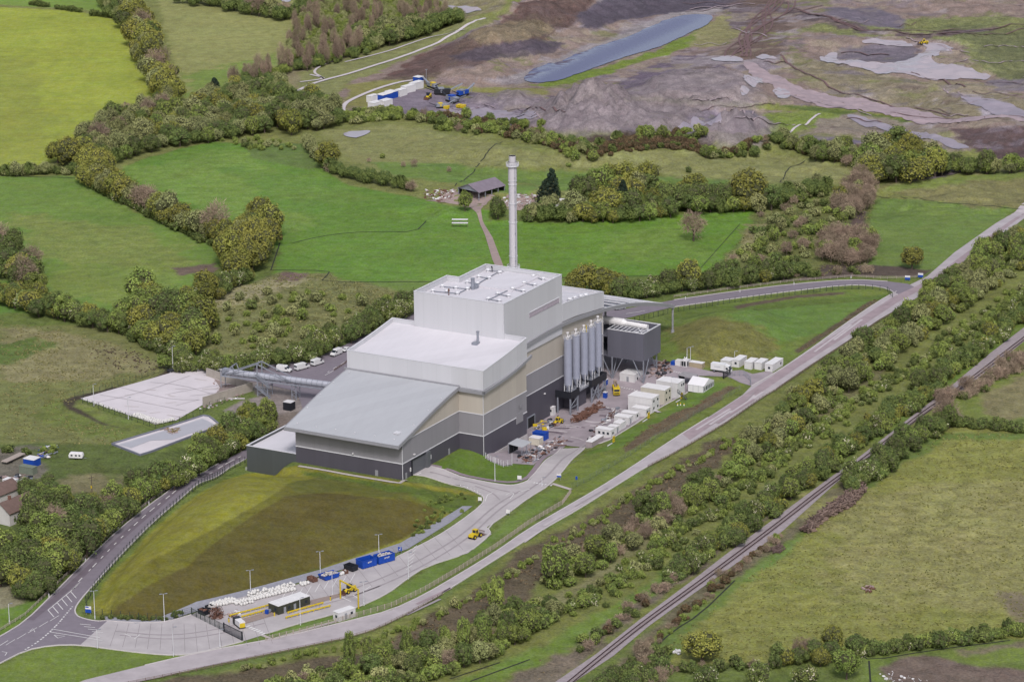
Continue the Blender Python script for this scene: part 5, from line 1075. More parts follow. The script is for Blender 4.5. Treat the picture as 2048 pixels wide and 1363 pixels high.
def area(poly, rr, ws, where, gap=1.4, n=4000, mx=999, keep=1.0):
    P = gxy(poly); x0, y0 = P.min(0); x1, y1 = P.max(0); pl = []
    for _ in range(n):
        if len(pl) >= mx: break
        x = rv.uniform(x0, x1); y = rv.uniform(y0, y1)
        if not inside(np.array(x), np.array(y), P): continue
        r = rr[0]+(rr[1]-rr[0])*rv.random()**1.3
        if all((x-a)**2+(y-b)**2 > ((r+c)*.5*gap)**2 for a, b, c in pl): pl.append((x, y, r))
    for x, y, r in pl:
        if rv.random() > keep: continue
        d = CAM[2]; z = G(x, y); plant_one((x*(1-z/CH), y*(1-z/CH), G(x*(1-z/CH), y*(1-z/CH))-.1), r, pick(ws), where)
HD = {'oak': 4, 'green': 2, 'dark': 3, 'willow': 1.5, 'bare': 1}
# --- left half
belt([(262,34),(280,62),(290,95),(306,130),(318,168),(328,200),(334,222)], (4.6, 7.4), {'oak': 5, 'willow': 3, 'bare': 1, 'dark': 1}, 'in the hedge between the top left fields', 1.0, 1.5, 2)
belt([(215,5),(236,22),(250,36)], (3.5, 5), {'dark': 2, 'willow': 2}, 'at the top end of the left hedge', 1.0, 1.5, 2)
belt([(60,10),(95,15)], (1.6, 2.6), {'dark': 1}, 'in the thin hedge above the bright field', 1.1, .4)
belt([(112,18),(140,22),(165,26)], (1.6, 3.0), {'dark': 1}, 'in the thin hedge above the bright field', 1.2, .4)
belt([(185,32),(222,36),(245,38)], (1.8, 3.2), {'dark': 1}, 'in the thin hedge above the bright field', 1.1, .4)
belt([(380,6),(430,14),(470,22),(520,32),(560,40),(595,36),(605,24)], (3.4, 5), {'dark': 4, 'willow': 1, 'bare': 1}, 'in the dark belt along the top edge', .9, 1.5, 2)
belt([(0,352),(60,350),(120,347),(160,350)], (2.4, 3.6), {'willow': 3, 'dark': 3}, 'in the hedge under the bright left field', .9, .6, 2)
area([(100,325),(150,318),(190,328),(215,350),(228,375),(190,372),(160,350)], (5.4, 8), {'oak': 5, 'willow': 1}, 'in the corner of the bright left field', 1.1)
area([(160,290),(230,240),(300,222),(330,212),(352,215),(330,238),(270,255),(215,285),(200,330),(175,310)], (3.6, 6), {'willow': 4, 'dark': 3, 'oak': 2, 'bare': 2}, 'in the woodland strip below the bright field', 1.15)
area([(225,330),(300,305),(430,285),(560,262),(640,262),(690,250),(640,205),(560,205),(500,195),(400,215),(300,262),(240,285),(205,315)], (3.6, 6.4), {'willow': 6, 'dark': 3, 'green': 2, 'oak': 1, 'thorn': .6}, 'in the broad woodland strip on the left', 1.15)
area([(400,205),(470,180),(560,170),(585,190),(500,200),(430,215)], (3.0, 4.4), {'willow': 4, 'dark': 2, 'oak': 1}, 'on the upper edge of the woodland strip', 1.1)
tree(at(583,270), 6.0, 'oak', '', 'broad yellow olive oak standing out on the lower edge of the woodland strip', alone=True)
tree(at(430,195), 4.2, 'conifer', '', 'dark rounded evergreen above the woodland strip', h=9, alone=True)
area([(440,282),(520,278),(590,292),(600,302),(500,300)], (1.4, 2.4), {'green': 2, 'willow': 1, 'dark': 1}, 'on the rough patch above the central field', 1.6, mx=22)
belt([(480,172),(540,150),(600,140),(690,118),(740,100)], (2.0, 3.4), {'dark': 3, 'green': 2, 'bare': 1}, 'in the hedge below the poplar plantation', .9, 1.4, 2)
area([(590,60),(620,10),(720,-10),(860,0),(900,30),(900,55),(820,70),(740,85),(640,120),(580,128),(575,100)], (2.0, 3.0), {'bare': 1.2, 'green': 6, 'willow': 6}, 'in the poplar plantation at the top', 1.2)
area([(710,92),(760,70),(850,48),(910,40),(930,52),(860,72),(790,90),(720,108)], (3.6, 5.4), {'dark': 3, 'willow': 4, 'green': 1}, 'below the plantation at the top', 1.05)
tree(at(713,85), 5.2, 'dark', '', 'rounded dark tree in front of the plantation near the pale path', alone=True)
belt([(178,368),(210,388),(245,402),(285,418),(320,436),(345,450),(385,468),(430,486),(465,502),(500,520)], (4.6, 7.6), {'oak': 5, 'willow': 3, 'bare': 1}, 'in the curving hedge between the left fields', .85, 1.2, 1)
belt([(190,378),(250,408),(320,442),(400,480),(460,505)], (2.2, 3), {'dark': 3, 'thorn': 1}, 'in the curving hedge between the left fields', .9, .8, 1)
area([(455,520),(490,475),(520,455),(545,470),(545,500),(520,530),(495,560),(455,560)], (5.4, 8), {'oak': 6, 'dark': 1}, 'in the tall clump left of the central field', 1.0)
belt([(410,590),(395,605),(370,612),(430,600),(470,575),(500,560)], (3.0, 4.6), {'dark': 3, 'oak': 2, 'thorn': 1}, 'in the hedge below the lower left field', .9, 1, 1)
tree(at(412,598), 6.4, 'oak', '', 'rounded brown olive tree standing at the bend of the lower left hedge', alone=True)
belt([(0,505),(20,530),(40,560),(60,585)], (4.6, 6.6), {'dark': 3, 'bare': 1, 'oak': 1, 'green': 1}, 'in the hedge at the left edge', .8, 2, 2)
belt([(0,610),(50,622),(100,635),(150,645),(200,658),(260,672),(310,690)], (3.6, 6), {'oak': 2, 'dark': 4, 'thorn': 1.4, 'green': 1}, 'in the long dark hedge on the left', .8, 1.2, 1)
belt([(0,595),(60,605),(120,620),(180,635)], (3.2, 4.4), {'oak': 3, 'dark': 2}, 'in the long dark hedge on the left', 1.0, 1.2, 1)
belt([(230,660),(290,690),(340,715)], (2.2, 3.2), {'thorn': 2, 'dark': 3}, 'in the long dark hedge on the left', .9, 1., 1)
area([(250,660),(280,610),(320,620),(340,640),(380,640),(410,680),(390,715),(340,700),(290,690)], (5, 7.6), {'oak': 3, 'green': 3, 'dark': 1}, 'in the tall clump above the slab yard', 1.0)
belt([(350,735),(410,740),(470,738),(520,740)], (2.6, 4.2), {'thorn': 4, 'dark': 3, 'green': 1}, 'in the blossoming hedge behind the white vans', .85, 1.2, 2)
belt([(520,735),(560,728),(610,718),(650,700),(690,682),(740,662),(790,640),(830,620)], (3.0, 4.4), {'thorn': 5, 'dark': 3}, 'in the blossoming hedge behind the white vans', .8, 1.2, 2)
area([(420,640),(480,600),(560,580),(640,590),(740,600),(820,600),(800,630),(700,660),(620,690),(540,705),(430,700)], (1.6, 3.0), {'green': 4, 'willow': 4, 'dark': 1}, 'scattered over the rough scrub behind the plant', 3.0, mx=60, keep=.8)
area([(500,700),(520,620),(600,600),(610,640),(560,690)], (1.6, 3.0), {'green': 4, 'willow': 3}, 'scattered over the rough scrub behind the plant', 1.6, mx=26)
belt([(640,318),(655,340),(690,355),(730,365),(780,372),(825,384)], (2.8, 4.2), {'dark': 4, 'bare': 1, 'willow': 1}, 'in the dark hedge right of the central field', .85, 1, 1)
belt([(610,290),(625,305),(640,325)], (2.6, 3.4), {'willow': 3}, 'in the dark hedge right of the central field', .9, 1, 1)
tree(at(656,338), 6.2, 'oak', '', 'big rounded olive oak at the head of the dark hedge by the central field', alone=True)
for px, py, r, k, lb in ((765,317,1.7,'green','small round green bush alone on the rough field above the barn'), (828,334,2.1,'bare','small brown bush alone on the rough field left of the chimney'), (807,334,1.4,'bare','smallest brown bush on the rough field, left of a bigger one'), (898,344,1.5,'bare','lone thin bush above the ruined barn'), (738,325,1.3,'bare','tiny reddish bush at the left of the rough field'),
                         (1138,333,1.6,'green','small bush alone right of the black conifer'), (1377,345,1.6,'dark','small dark bush left of the two big oaks'), (560,480,1.6,'gorse','small brown heap of twigs in the field corner')):
    bush(at(px, py), r, k, '', lb)
# --- quarry hedge and the centre
area([(690,232),(760,222),(800,222),(800,240),(740,245),(700,250)], (1.8, 3.0), {'dark': 2, 'green': 3, 'willow': 1}, 'by the site huts below the quarry', 1.1)
area([(800,235),(880,232),(960,242),(1060,250),(1160,255),(1250,262),(1380,268),(1480,285),(1600,295),(1730,312),(1740,340),(1640,318),(1500,303),(1400,285),(1280,276),(1180,272),(1080,290),(980,270),(880,262)], (2.0, 3.4), {'green': 5, 'dark': 4, 'willow': 3, 'gorse': 2, 'bare': .6}, 'in the scrubby hedge before the quarry heaps', 1.05)
area([(1100,290),(1180,272),(1260,270),(1400,278),(1410,300),(1250,300),(1200,303),(1110,304)], (1.4, 2.4), {'gorse': 8, 'dark': 1}, 'in the brown patch below the quarry hedge', 1.15)
area([(1560,300),(1680,305),(1740,320),(1800,350),(1760,352),(1640,322)], (3.0, 4.2), {'willow': 3, 'green': 3, 'dark': 2, 'bare': 1}, 'in the right part of the quarry hedge', 1.1)
area([(1720,365),(1750,320),(1800,310),(1880,335),(1890,350),(1830,365),(1780,372)], (4.8, 8), {'oak': 4, 'dark': 3, 'green': 1, 'willow': 1}, 'in the clump ending the quarry hedge', 1.0)
belt([(1885,345),(1950,345),(2040,345)], (3.6, 5), {'green': 2, 'willow': 2, 'dark': 2}, 'in the hedge running to the right edge', .9, 1, 2)
tree(at(1096,408), 6.2, 'conifer', '', 'large black green conifer right of the chimney top', h=15, alone=True)
tree(at(1104,404), 4.6, 'conifer', '', 'second dark evergreen merging with the large one right of the chimney', h=12.5, alone=True)
tree(at(1246,425), 4.0, 'conifer', '', 'narrower black green conifer behind the farm wood', h=15, alone=True)
tree(at(1385,404), 7.8, 'oak', '', 'left one of the two big olive oaks above the right field', h=13, alone=True)
tree(at(1496,414), 9.4, 'oak', '', 'right and larger one of the two big olive oaks above the right field', h=15, alone=True)
area([(1135,415),(1180,398),(1240,392),(1340,402),(1450,404),(1540,405),(1550,420),(1480,428),(1350,430),(1270,446),(1150,444)], (3.2, 6), {'dark': 6, 'green': 2, 'oak': 1, 'willow': 1}, 'in the dark wood beside the ruined farm', 1.05)
area([(1160,415),(1200,385),(1290,385),(1300,400),(1250,425),(1200,432)], (5.6, 7.8), {'oak': 3, 'green': 3, 'dark': 2}, 'in the dark wood beside the ruined farm', 1.1)
area([(1050,430),(1100,415),(1140,420),(1150,445),(1080,445)], (2.8, 4), {'dark': 3, 'willow': 2}, 'by the white caravan of the ruined farm', 1.1)
tree(at(996,438), 4.2, 'dark', '', 'round dark tree left of the chimney above the bright field', alone=True)
tree(at(930,422), 3.6, 'green', '', 'slim pale green tree in front of the open barn', h=9.5, alone=True)
area([(1520,425),(1600,400),(1680,400),(1730,395),(1740,420),(1700,470),(1640,520),(1560,545),(1440,545),(1500,490)], (1.8, 3.4), {'willow': 4, 'green': 3, 'dark': 3, 'bare': 1.5}, 'over the rough ground beside the bright field', 1.5, mx=110, keep=.9)
area([(1560,410),(1640,400),(1660,385),(1640,380),(1560,395)], (3, 4.2), {'dark': 4, 'willow': 1}, 'behind the rough ground right of the big oaks', 1.1)
area([(1670,425),(1690,385),(1720,370),(1745,385),(1735,420),(1700,440)], (3.2, 4.8), {'bare': 6, 'oak': 1, 'willow': 1}, 'in the upper pinkish brown group', 1.0)
area([(1640,520),(1660,480),(1700,470),(1750,490),(1745,525),(1700,535)], (3.2, 4.8), {'bare': 7, 'green': 1}, 'in the pinkish brown group by the loop road', 1.0)
tree(at(1387,482), 6.3, 'bare', '', 'lone bare brown tree in the middle of the right field', h=14, alone=True)
tree(at(1824,538), 5.2, 'oak', '', 'lone rounded olive tree beside the loop road junction', alone=True)
belt([(1150,590),(1200,588),(1240,592)], (5, 6.4), {'oak': 5}, 'in the row behind the canopy', .8, 1, 1)
belt([(1240,600),(1290,594),(1330,588),(1400,580),(1470,570),(1550,560),(1600,555)], (3.0, 4.6), {'dark': 5, 'thorn': 2, 'oak': 1}, 'in the row behind the loop road', .8, 1.2, 2)
tree(at(1378,580), 6.2, 'oak', '', 'rounded yellow olive tree in the row behind the loop road', alone=True)
belt([(1600,556),(1680,548),(1760,545)], (1.6, 2.6), {'dark': 3, 'bare': 2}, 'in the low scrub behind the loop road', 1.6, 1.5, 1)
# --- below the slab yard and along the access road
area([(345,985),(300,1000),(340,955),(380,945),(400,915),(440,905),(460,880),(480,872),(500,845),(545,850),(545,875),(500,895),(470,912),(420,938)], (3.2, 4.8), {'dark': 3, 'green': 3, 'oak': 1, 'thorn': 1.5}, 'between the lagoon and the access road', 1.0)
area([(70,1045),(60,1085),(90,1115),(60,1150),(40,1190),(90,1197),(140,1150),(190,1100),(240,1055),(300,1005),(330,978),(300,985),(240,1012),(200,1040),(160,1030),(110,1025)], (3.8, 6.4), {'dark': 5, 'green': 4, 'oak': 2, 'thorn': .8, 'bare': .8}, 'in the thick wood left of the access road', 1.05)
area([(-10,1125),(40,1112),(70,1125),(50,1160),(0,1175)], (4, 6.4), {'dark': 4, 'green': 3, 'bare': 1}, 'in the wood at the lower left edge', 1.05)
area([(50,1000),(90,985),(130,1000),(110,1030),(60,1025)], (3, 4.6), {'dark': 3, 'green': 3}, 'beside the cottage at the left edge', 1.1)
area([(40,1195),(80,1200),(60,1215)], (3.2, 4), {'dark': 1}, 'beside the lower left gate', 1.0, mx=2)
belt([(0,900),(60,905),(120,905)], (1.4, 2.2), {'dark': 2, 'green': 1}, 'behind the smallholding', 1.8, 1.4, 1)
belt([(205,1238),(260,1238),(330,1240),(370,1222)], (.8, 1.3), {'dark': 3}, 'on the rough foot of the grass bund', 1.6, .6, 1)
belt([(900,1020),(870,1045),(830,1070),(880,1000),(930,990)], (.7, 1.1), {'dark': 1, 'green': 2}, 'along the ditch right of the bund', 1.8, 1.5, 1)
# --- the long belt between the haul road and the railway
WB = 'in the wood between haul road and railway'
area([(1480,930),(1530,925),(1645,826),(1741,758),(1800,715),(1900,640),(2070,525),(2070,455),(1960,515),(1890,572),(1800,638),(1700,712),(1640,762),(1560,826),(1490,892)], (2.0, 4.8), {'green': 6, 'willow': 5, 'dark': 2, 'oak': 2}, WB, .98, n=9000, keep=.92)
area([(1080,1180),(1150,1172),(1230,1122),(1330,1062),(1420,1002),(1500,935),(1500,905),(1440,955),(1380,990),(1300,1035),(1200,1090),(1120,1135)], (2.2, 4.2), {'green': 5, 'willow': 3, 'dark': 2, 'bare': 2}, 'in the thinner trees left of the wood', 1.3)
belt([(2048,585),(1981,634),(1895,690),(1827,742),(1758,778),(1690,822),(1600,884),(1553,920),(1451,1004),(1348,1070),(1296,1125),(1240,1165),(1190,1195),(1130,1225)], (1.3, 2.3), {'green': 5, 'dark': 2, 'thorn': 1.4, 'willow': 1}, 'in the scrub line above the grass track', 1.0, 1.3, 2)
belt([(2060,622),(1981,684),(1895,753),(1827,804),(1770,845),(1717,889),(1656,932),(1600,972),(1553,1008),(1500,1046),(1451,1083),(1400,1120),(1350,1158)], (2.2, 3.6), {'dark': 6, 'thorn': 2, 'green': 3, 'oak': 1}, 'in the dark hedge along the railway', .85, 1.2, 2)
belt([(1350,1160),(1300,1196),(1250,1235),(1200,1275),(1160,1305)], (1.4, 2.4), {'bare': 3, 'gorse': 2, 'dark': 2, 'green': 1}, 'in the brown scrub along the railway', 1.3, 1.5, 1)
belt([(1500,860),(1440,900),(1350,945),(1260,1000),(1160,1065),(1060,1125),(960,1190),(880,1230),(800,1262),(720,1290),(640,1308),(560,1322),(480,1340)], (.8, 1.8), {'green': 5, 'willow': 2, 'thorn': .5}, 'in the low verge scrub below the haul road', 1.5, 1.2, 1)
area([(470,1390),(560,1372),(640,1352),(740,1332),(800,1320),(880,1304),(960,1280),(1010,1266),(1050,1256),(1060,1275),(1000,1310),(900,1350),(800,1385)], (2.0, 4.2), {'green': 6, 'willow': 2, 'dark': 2, 'bare': 1}, 'in the young wood along the bottom edge', 1.08)
area([(950,1255),(1020,1225),(1080,1210),(1120,1222),(1100,1255),(1040,1275),(970,1275)], (2.2, 3.8), {'green': 4, 'dark': 3, 'willow': 1}, 'in the clump at the end of the grass track', 1.05)
for px, py, r, k in ((1110,1172,5.6,'green'), (1190,1120,4.6,'green'), (1290,1045,4.8,'dark'), (1395,985,4.6,'dark'), (1420,1000,4.4,'green')):
    tree(at(px, py), r, k, 'in the thinner trees left of the wood')
tree(at(992,1230), 3.0, 'green', '', 'slim upright yellow green tree on the brown ground below the loader', h=12, alone=True)
for k_ in range(9): tree(at(700+k_*38, 1340-k_*6), 2.2, 'green', 'in the young wood along the bottom edge', h=9.5)
area([(1200,1390),(1250,1345),(1300,1300),(1335,1305),(1330,1363),(1300,1395)], (2.0, 3.4), {'bare': 3, 'dark': 4, 'thorn': 1, 'green': 1}, 'below the railway at the bottom', 1.2)
# --- right of the railway
belt([(2060,715),(2000,750),(1950,780),(1900,810)], (2.0, 3.2), {'bare': 5, 'dark': 1}, 'in the brown scrub right of the railway', .9, 1.2, 2)
belt([(1900,850),(1840,880),(1790,915),(1745,950),(1700,985)], (2.6, 3.8), {'dark': 5, 'thorn': 2, 'green': 1}, 'in the hedge between the railway and the pasture', .8, 1, 2)
tree(at(1890,845), 6.0, 'bare', '', 'rounded grey brown tree at the hedge corner beside the railway', h=9.5, alone=True)
belt([(1905,850),(1960,856),(2020,862),(2070,868)], (1.8, 2.6), {'dark': 1}, 'in the dark hedge above the pasture', .8, .5, 2)
belt([(1560,1075),(1500,1120),(1420,1185),(1360,1240),(1310,1290)], (1.0, 1.8), {'bare': 2, 'green': 1, 'gorse': 2}, 'in the rough strip right of the railway', 1.5, 1.2, 1)
belt([(1720,1310),(1790,1300),(1860,1292),(1930,1282),(2010,1272),(2080,1262)], (2.0, 3.0), {'dark': 4, 'thorn': 1, 'green': 1}, 'in the hedge along the bottom of the pasture', .8, .6, 2)
belt([(1580,1330),(1640,1315),(1700,1312)], (2.6, 3.8), {'dark': 3, 'oak': 1, 'bare': 1}, 'in the bottom hedge left of the corner', .8, 1.5, 2)
belt([(1300,1345),(1380,1345),(1460,1338),(1560,1335)], (1.4, 2.4), {'dark': 3, 'bare': 1}, 'in the bottom hedge left of the corner', 1.0, 1.2, 1)
tree(at(1405,1322), 6.2, 'oak', '', 'broad thin crowned olive tree at the bottom corner of the pasture', alone=True)
tree(at(1693,1358), 4.6, 'green', '', 'round bright green tree at the bottom hedge corner', alone=True)
for px, py in ((1612,1372), (1412,1375), (1515,1375)): tree(at(px, py), 4.2, 'thorn', 'at the bottom edge of the picture')
grow()
# --- everything past 270 of a kind goes into one mass per kind
for (ty, kind), L in SPILL.items():
    src = (TREE if ty == 't' else BUSH)[kind][0]; V0 = np.empty(len(src.vertices)*3, np.float32); src.vertices.foreach_get('co', V0); V0 = V0.reshape(-1, 3); T0 = np.empty(len(V0), np.float32); src.attributes['tone'].data.foreach_get('value', T0)
    out = []
    for (p, r) in L:
        a = rv.uniform(0, 6.28); s = r/(4.6 if ty == 't' else 2); c, q = math.cos(a)*s, math.sin(a)*s
        out.append(np.stack([V0[:, 0]*c-V0[:, 1]*q+p[0], V0[:, 0]*q+V0[:, 1]*c+p[1], V0[:, 2]*s+p[2]], 1))
    V = np.concatenate(out); nf = len(V)//4; me = bpy.data.meshes.new('scrub_thicket'); me.vertices.add(len(V)); me.vertices.foreach_set('co', V.ravel())
    me.loops.add(nf*4); me.loops.foreach_set('vertex_index', np.arange(nf*4)); me.polygons.add(nf); me.polygons.foreach_set('loop_start', np.arange(0, nf*4, 4)); me.polygons.foreach_set('loop_total', np.full(nf, 4)); me.update()
    me.attributes.new('tone', 'FLOAT', 'POINT').data.foreach_set('value', np.tile(T0, len(L))); me.materials.append(LEAF[kind])
    o = bpy.data.objects.new('woodland_mass' if ty == 't' else 'scrub_thicket', me); COL.objects.link(o); tag(o, (KN if ty == 't' else KB)[kind][2]+'s too many to count between the single ones', 'woodland', kind='stuff')
print('TREES', COUNT, {k: len(v) for k, v in SPILL.items()})
# low weeds and tussocks that stand up from the rough ground
def tussocks(name, poly, n, size, ca, cb, label, seed):
    P = gxy(poly); x0, y0 = P.min(0); x1, y1 = P.max(0); rs = np.random.RandomState(seed)
    x = rs.uniform(x0, x1, n*3); y = rs.uniform(y0, y1, n*3); k = inside(x, y, P) & (rs.rand(n*3) < .35+1.6*fbm(x, y, 7, 3, seed)); x = x[k][:n]; y = y[k][:n]; n = len(x)
    z = np.array([G(a, b) for a, b in zip(x, y)]); kk = 1-z/CH; x = x*kk; y = y*kk; z = np.array([G(a, b) for a, b in zip(x, y)])
    nb = 6; V = []
    for j in range(nb):
        t = rs.uniform(0, 6.28, n); s = size*rs.uniform(.5, 1.3, n); ox = rs.normal(0, size*.35, n); oy = rs.normal(0, size*.35, n)
        b = np.stack([x+ox, y+oy, z], 1); d = np.stack([np.cos(t), np.sin(t), np.zeros(n)], 1)*s[:, None]*.5; u = np.stack([rs.normal(0, .3, n)*s, rs.normal(0, .3, n)*s, s*rs.uniform(.35, .8, n)], 1)
        V.append(np.stack([b-d, b+d, b+d*.5+u, b-d*.5+u], 1))
    V = np.concatenate(V).reshape(-1, 3); nf = len(V)//4
    me = bpy.data.meshes.new(name); me.vertices.add(len(V)); me.vertices.foreach_set('co', V.astype(np.float32).ravel()); me.loops.add(nf*4); me.loops.foreach_set('vertex_index', np.arange(nf*4))
    me.polygons.add(nf); me.polygons.foreach_set('loop_start', np.arange(0, nf*4, 4)); me.polygons.foreach_set('loop_total', np.full(nf, 4)); me.update()
    me.attributes.new('tone', 'FLOAT', 'POINT').data.foreach_set('value', np.repeat(rs.rand(nf), 4)); me.materials.append(leaf_mat(name+'_blades', ca, cb))
    o = bpy.data.objects.new(name, me); COL.objects.link(o); tag(o, label, 'ground cover', kind='stuff')
tussocks('grass_tussocks', [(1310,1310),(1480,1165),(1740,980),(1890,865),(2080,860),(2080,1270),(1760,1295),(1640,1315)], 4950, 0.44, (104,108,60), (150,146,92), 'straw and olive tussocks all over the right pasture', 3)
tussocks('bramble_cover', [(700,1310),(800,1270),(960,1170),(1100,1080),(1290,965),(1440,880),(1540,860),(1470,900),(1350,990),(1250,1060),(1120,1160),(1000,1240),(900,1290),(780,1320)], 3300, 0.50, (78,64,52), (136,116,92), 'brown dead bramble ground below the haul road', 4)
tussocks('rough_grass', [(380,640),(400,600),(560,550),(660,550),(830,600),(830,630),(690,680),(600,710),(450,725)], 2750, 0.50, (92,98,56), (140,134,92), 'mottled rough grass of the scrub behind the plant', 5)
tussocks('rough_grass', [(0,640),(120,660),(240,690),(330,735),(290,760),(150,790),(140,830),(260,870),(220,890),(0,880)], 2750, 0.44, (92,98,56), (140,134,92), 'pale rough grass around the slab yard', 6)
tussocks('dead_thistles', [(170,690),(250,690),(330,730),(300,745),(230,740),(180,715)], 231, 0.50, (52,44,44), (84,70,62), 'dark dead thistle clumps on the pale rough grass', 8)
tussocks('rough_grass', [(1520,430),(1640,400),(1745,400),(1735,470),(1715,545),(1600,558),(1430,558),(1440,530)], 2200, 0.50, (86,92,54), (136,130,90), 'rough grass between the scattered bushes on the right', 7)
tussocks('rough_grass', [(1000,1363),(1290,1180),(1560,985),(1760,850),(1860,760),(2060,600),(2060,640),(1760,870),(1560,1010),(1300,1210),(1090,1363)], 2200, 0.44, (80,74,56), (132,116,92), 'brown dead stems beside the railway', 12)
tussocks('rush_clumps', [(1592,700),(1745,599),(1760,599),(1608,702)], 495, 0.44, (84,66,54), (120,98,76), 'brown rushes in the ditch beside the haul road', 13)
tussocks('rush_clumps', [(1240,895),(1300,850),(1400,800),(1460,772),(1475,776),(1400,822),(1300,872),(1250,902)], 385, 0.39, (84,66,54), (120,98,76), 'brown rushes along the bank foot by the plant', 14)
# ------------------------------------------------------------------ vehicles, cabins, fences and other things
def mid(p, q): return Vector(((p[0]+q[0])/2, (p[1]+q[1])/2))
def place(px_tail, px_head):
    a = at(*px_tail); b = at(*px_head); c = (a+b)/2; return Vector((c.x, c.y, G(c.x, c.y)+.16)), math.atan2(b.y-a.y, b.x-a.x)
def wheels(parent, xs, w, r, mt=None, hub=None, tw=.3):
    for x in xs:
        for s in (-1, 1):
            m = MB(); y = s*(w/2-tw/2); m.tube((x, y-tw/2, r), (x, y+tw/2, r), r, 14); wh = m.build('wheel', mt or C_rub, parent)
            m = MB(); m.tube((x, y-tw/2-.02, r), (x, y+tw/2+.02, r), r*.5, 10); m.build('rim', hub or C_steel, wh)
def van(name, label, cat, p, q, paint, L=5.9, Wd=2.05, H=2.6, car=False, group=None):
    c, rz = place(p, q); t = thing(name, label, cat, c, rz, group); h = L/2
    if car: body = [(-h, .35), (h, .35), (h, .75), (h-.15, .95), (h-1.1, 1.05), (h-1.9, H), (-h+.9, H), (-h+.1, 1.15), (-h, .9)]
    else: body = [(-h, .4), (h, .4), (h, .9), (h-.25, 1.25), (h-.95, 1.45), (h-1.75, H-.25), (h-2.2, H), (-h+.15, H), (-h, H-.2)]
    m = MB(); m.side(body, -Wd/2, Wd/2); o = m.build('body', paint, t)
    bv = o.modifiers.new('soft', 'BEVEL'); bv.width = .12; bv.segments = 2
    m = MB()
    if car:
        m.add([(h-1.12, -Wd/2+.15, 1.1), (h-1.12, Wd/2-.15, 1.1), (h-1.83, Wd/2-.15, H-.06), (h-1.83, -Wd/2+.15, H-.06)], [(0, 1, 2, 3)])
        for s in (-1, 1): m.box(-h+.9, h-1.75, s*(Wd/2+.012)-.01, s*(Wd/2+.012)+.01, 1.08, H-.1)
        m.add([(-h+.12, -Wd/2+.15, 1.2), (-h+.12, Wd/2-.15, 1.2), (-h+.86, Wd/2-.15, H-.06), (-h+.86, -Wd/2+.15, H-.06)], [(3, 2, 1, 0)])
        for v in range(4): pass
    else:
        m.add([(h-.93, -Wd/2+.12, 1.5), (h-.93, Wd/2-.12, 1.5), (h-1.68, Wd/2-.12, H-.3), (h-1.68, -Wd/2+.12, H-.3)], [(0, 1, 2, 3)])
        for s in (-1, 1): m.box(h-2.3, h-1.3, s*(Wd/2+.012)-.01, s*(Wd/2+.012)+.01, 1.4, H-.5)
        m.box(-h-.02, -h+.0, -Wd/2+.2, Wd/2-.2, 1.5, 2.1)
    m.build('window', C_glass, t)
    m = MB(); m.box(-h-.03, -h+.12, -Wd/2+.1, Wd/2-.1, .35, .6); m.box(h-.1, h+.05, -Wd/2+.1, Wd/2-.1, .35, .65); m.build('bumper', C_rub, t)
    wheels(t, (-h+1.1, h-1.0), Wd, .36); return t
P_wht = mat('white_vehicle_paint', (228,228,230), .25, .03, .5); P_blk = mat('black_vehicle_paint', (34,36,44), .2, .1, .5); P_sil = mat('silver_vehicle_paint', (176,180,186), .3, .04, .5)
van('parked_van', 'white panel van nearest the conveyor bridge, its nose towards the plant', 'van', (555,742), (582,745), P_wht, 6.0, group='white vans on the back road')
van('parked_van', 'white panel van with a long dark roof mark, second from the conveyor bridge', 'van', (588,743), (620,734), P_wht, 6.6, group='white vans on the back road')
van('parked_van', 'white panel van in the middle of the line, just left of the green bank', 'van', (622,734), (648,725), P_wht, 5.9, group='white vans on the back road')
van('parked_van', 'white panel van facing the camera beside the blossoming hedge', 'van', (681,707), (664,714), P_wht, 5.6, group='white vans on the back road')
van('parked_car', 'small white car half hidden behind the plant roof edge', 'car', (697,700), (686,705), P_wht, 4.2, 1.8, 1.5, True)
van('parked_car', 'white car at the far end of the conveyor bridge', 'car', (424,743), (441,742), P_wht, 4.4, 1.8, 1.6, True)
van('parked_car', 'black car on the upper edge of the slab yard', 'car', (335,745), (357,743), P_blk, 4.6, 1.8, 1.45, True)
van('parked_car', 'silver pickup on the loop road seen under the canopy', 'car', (1227,621), (1252,617), P_sil, 4.9, 1.9, 1.7, True)
# white box lorry
c, rz = place((1424,742), (1462,747)); t = thing('box_lorry', 'white box lorry parked at the yard gate', 'lorry', c, rz)
m = MB(); m.box(-4, 1.6, -1.25, 1.25, 1.0, 3.5); m.build('cargo_box', P_wht, t); m = MB(); m.side([(1.7, .5), (4, .5), (4, 1.4), (3.6, 2.0), (3.2, 2.8), (1.7, 3.4)], -1.15, 1.15); cb = m.build('cab', P_wht, t)
m = MB(); m.add([(3.98, -1, 1.5), (3.98, 1, 1.5), (3.3, 1, 2.72), (3.3, -1, 2.72)], [(0, 1, 2, 3)]); m.box(2.2, 3.1, -1.17, -1.15, 1.6, 2.4); m.box(2.2, 3.1, 1.15, 1.17, 1.6, 2.4); m.build('window', C_glass, cb)
m = MB(); m.box(-4, 3.6, -.5, .5, .6, 1.0); m.build('chassis', C_rub, t); wheels(t, (-2.6, 2.9), 2.3, .5); m = MB()
for k in range(5): m.box(-2.4+k*.5, -2.1+k*.5, -1.275, -1.25, 2.2, 2.5)
m.build('faded_lettering', mat('grey_lettering', (160,164,176), .6, .02, 1), t)
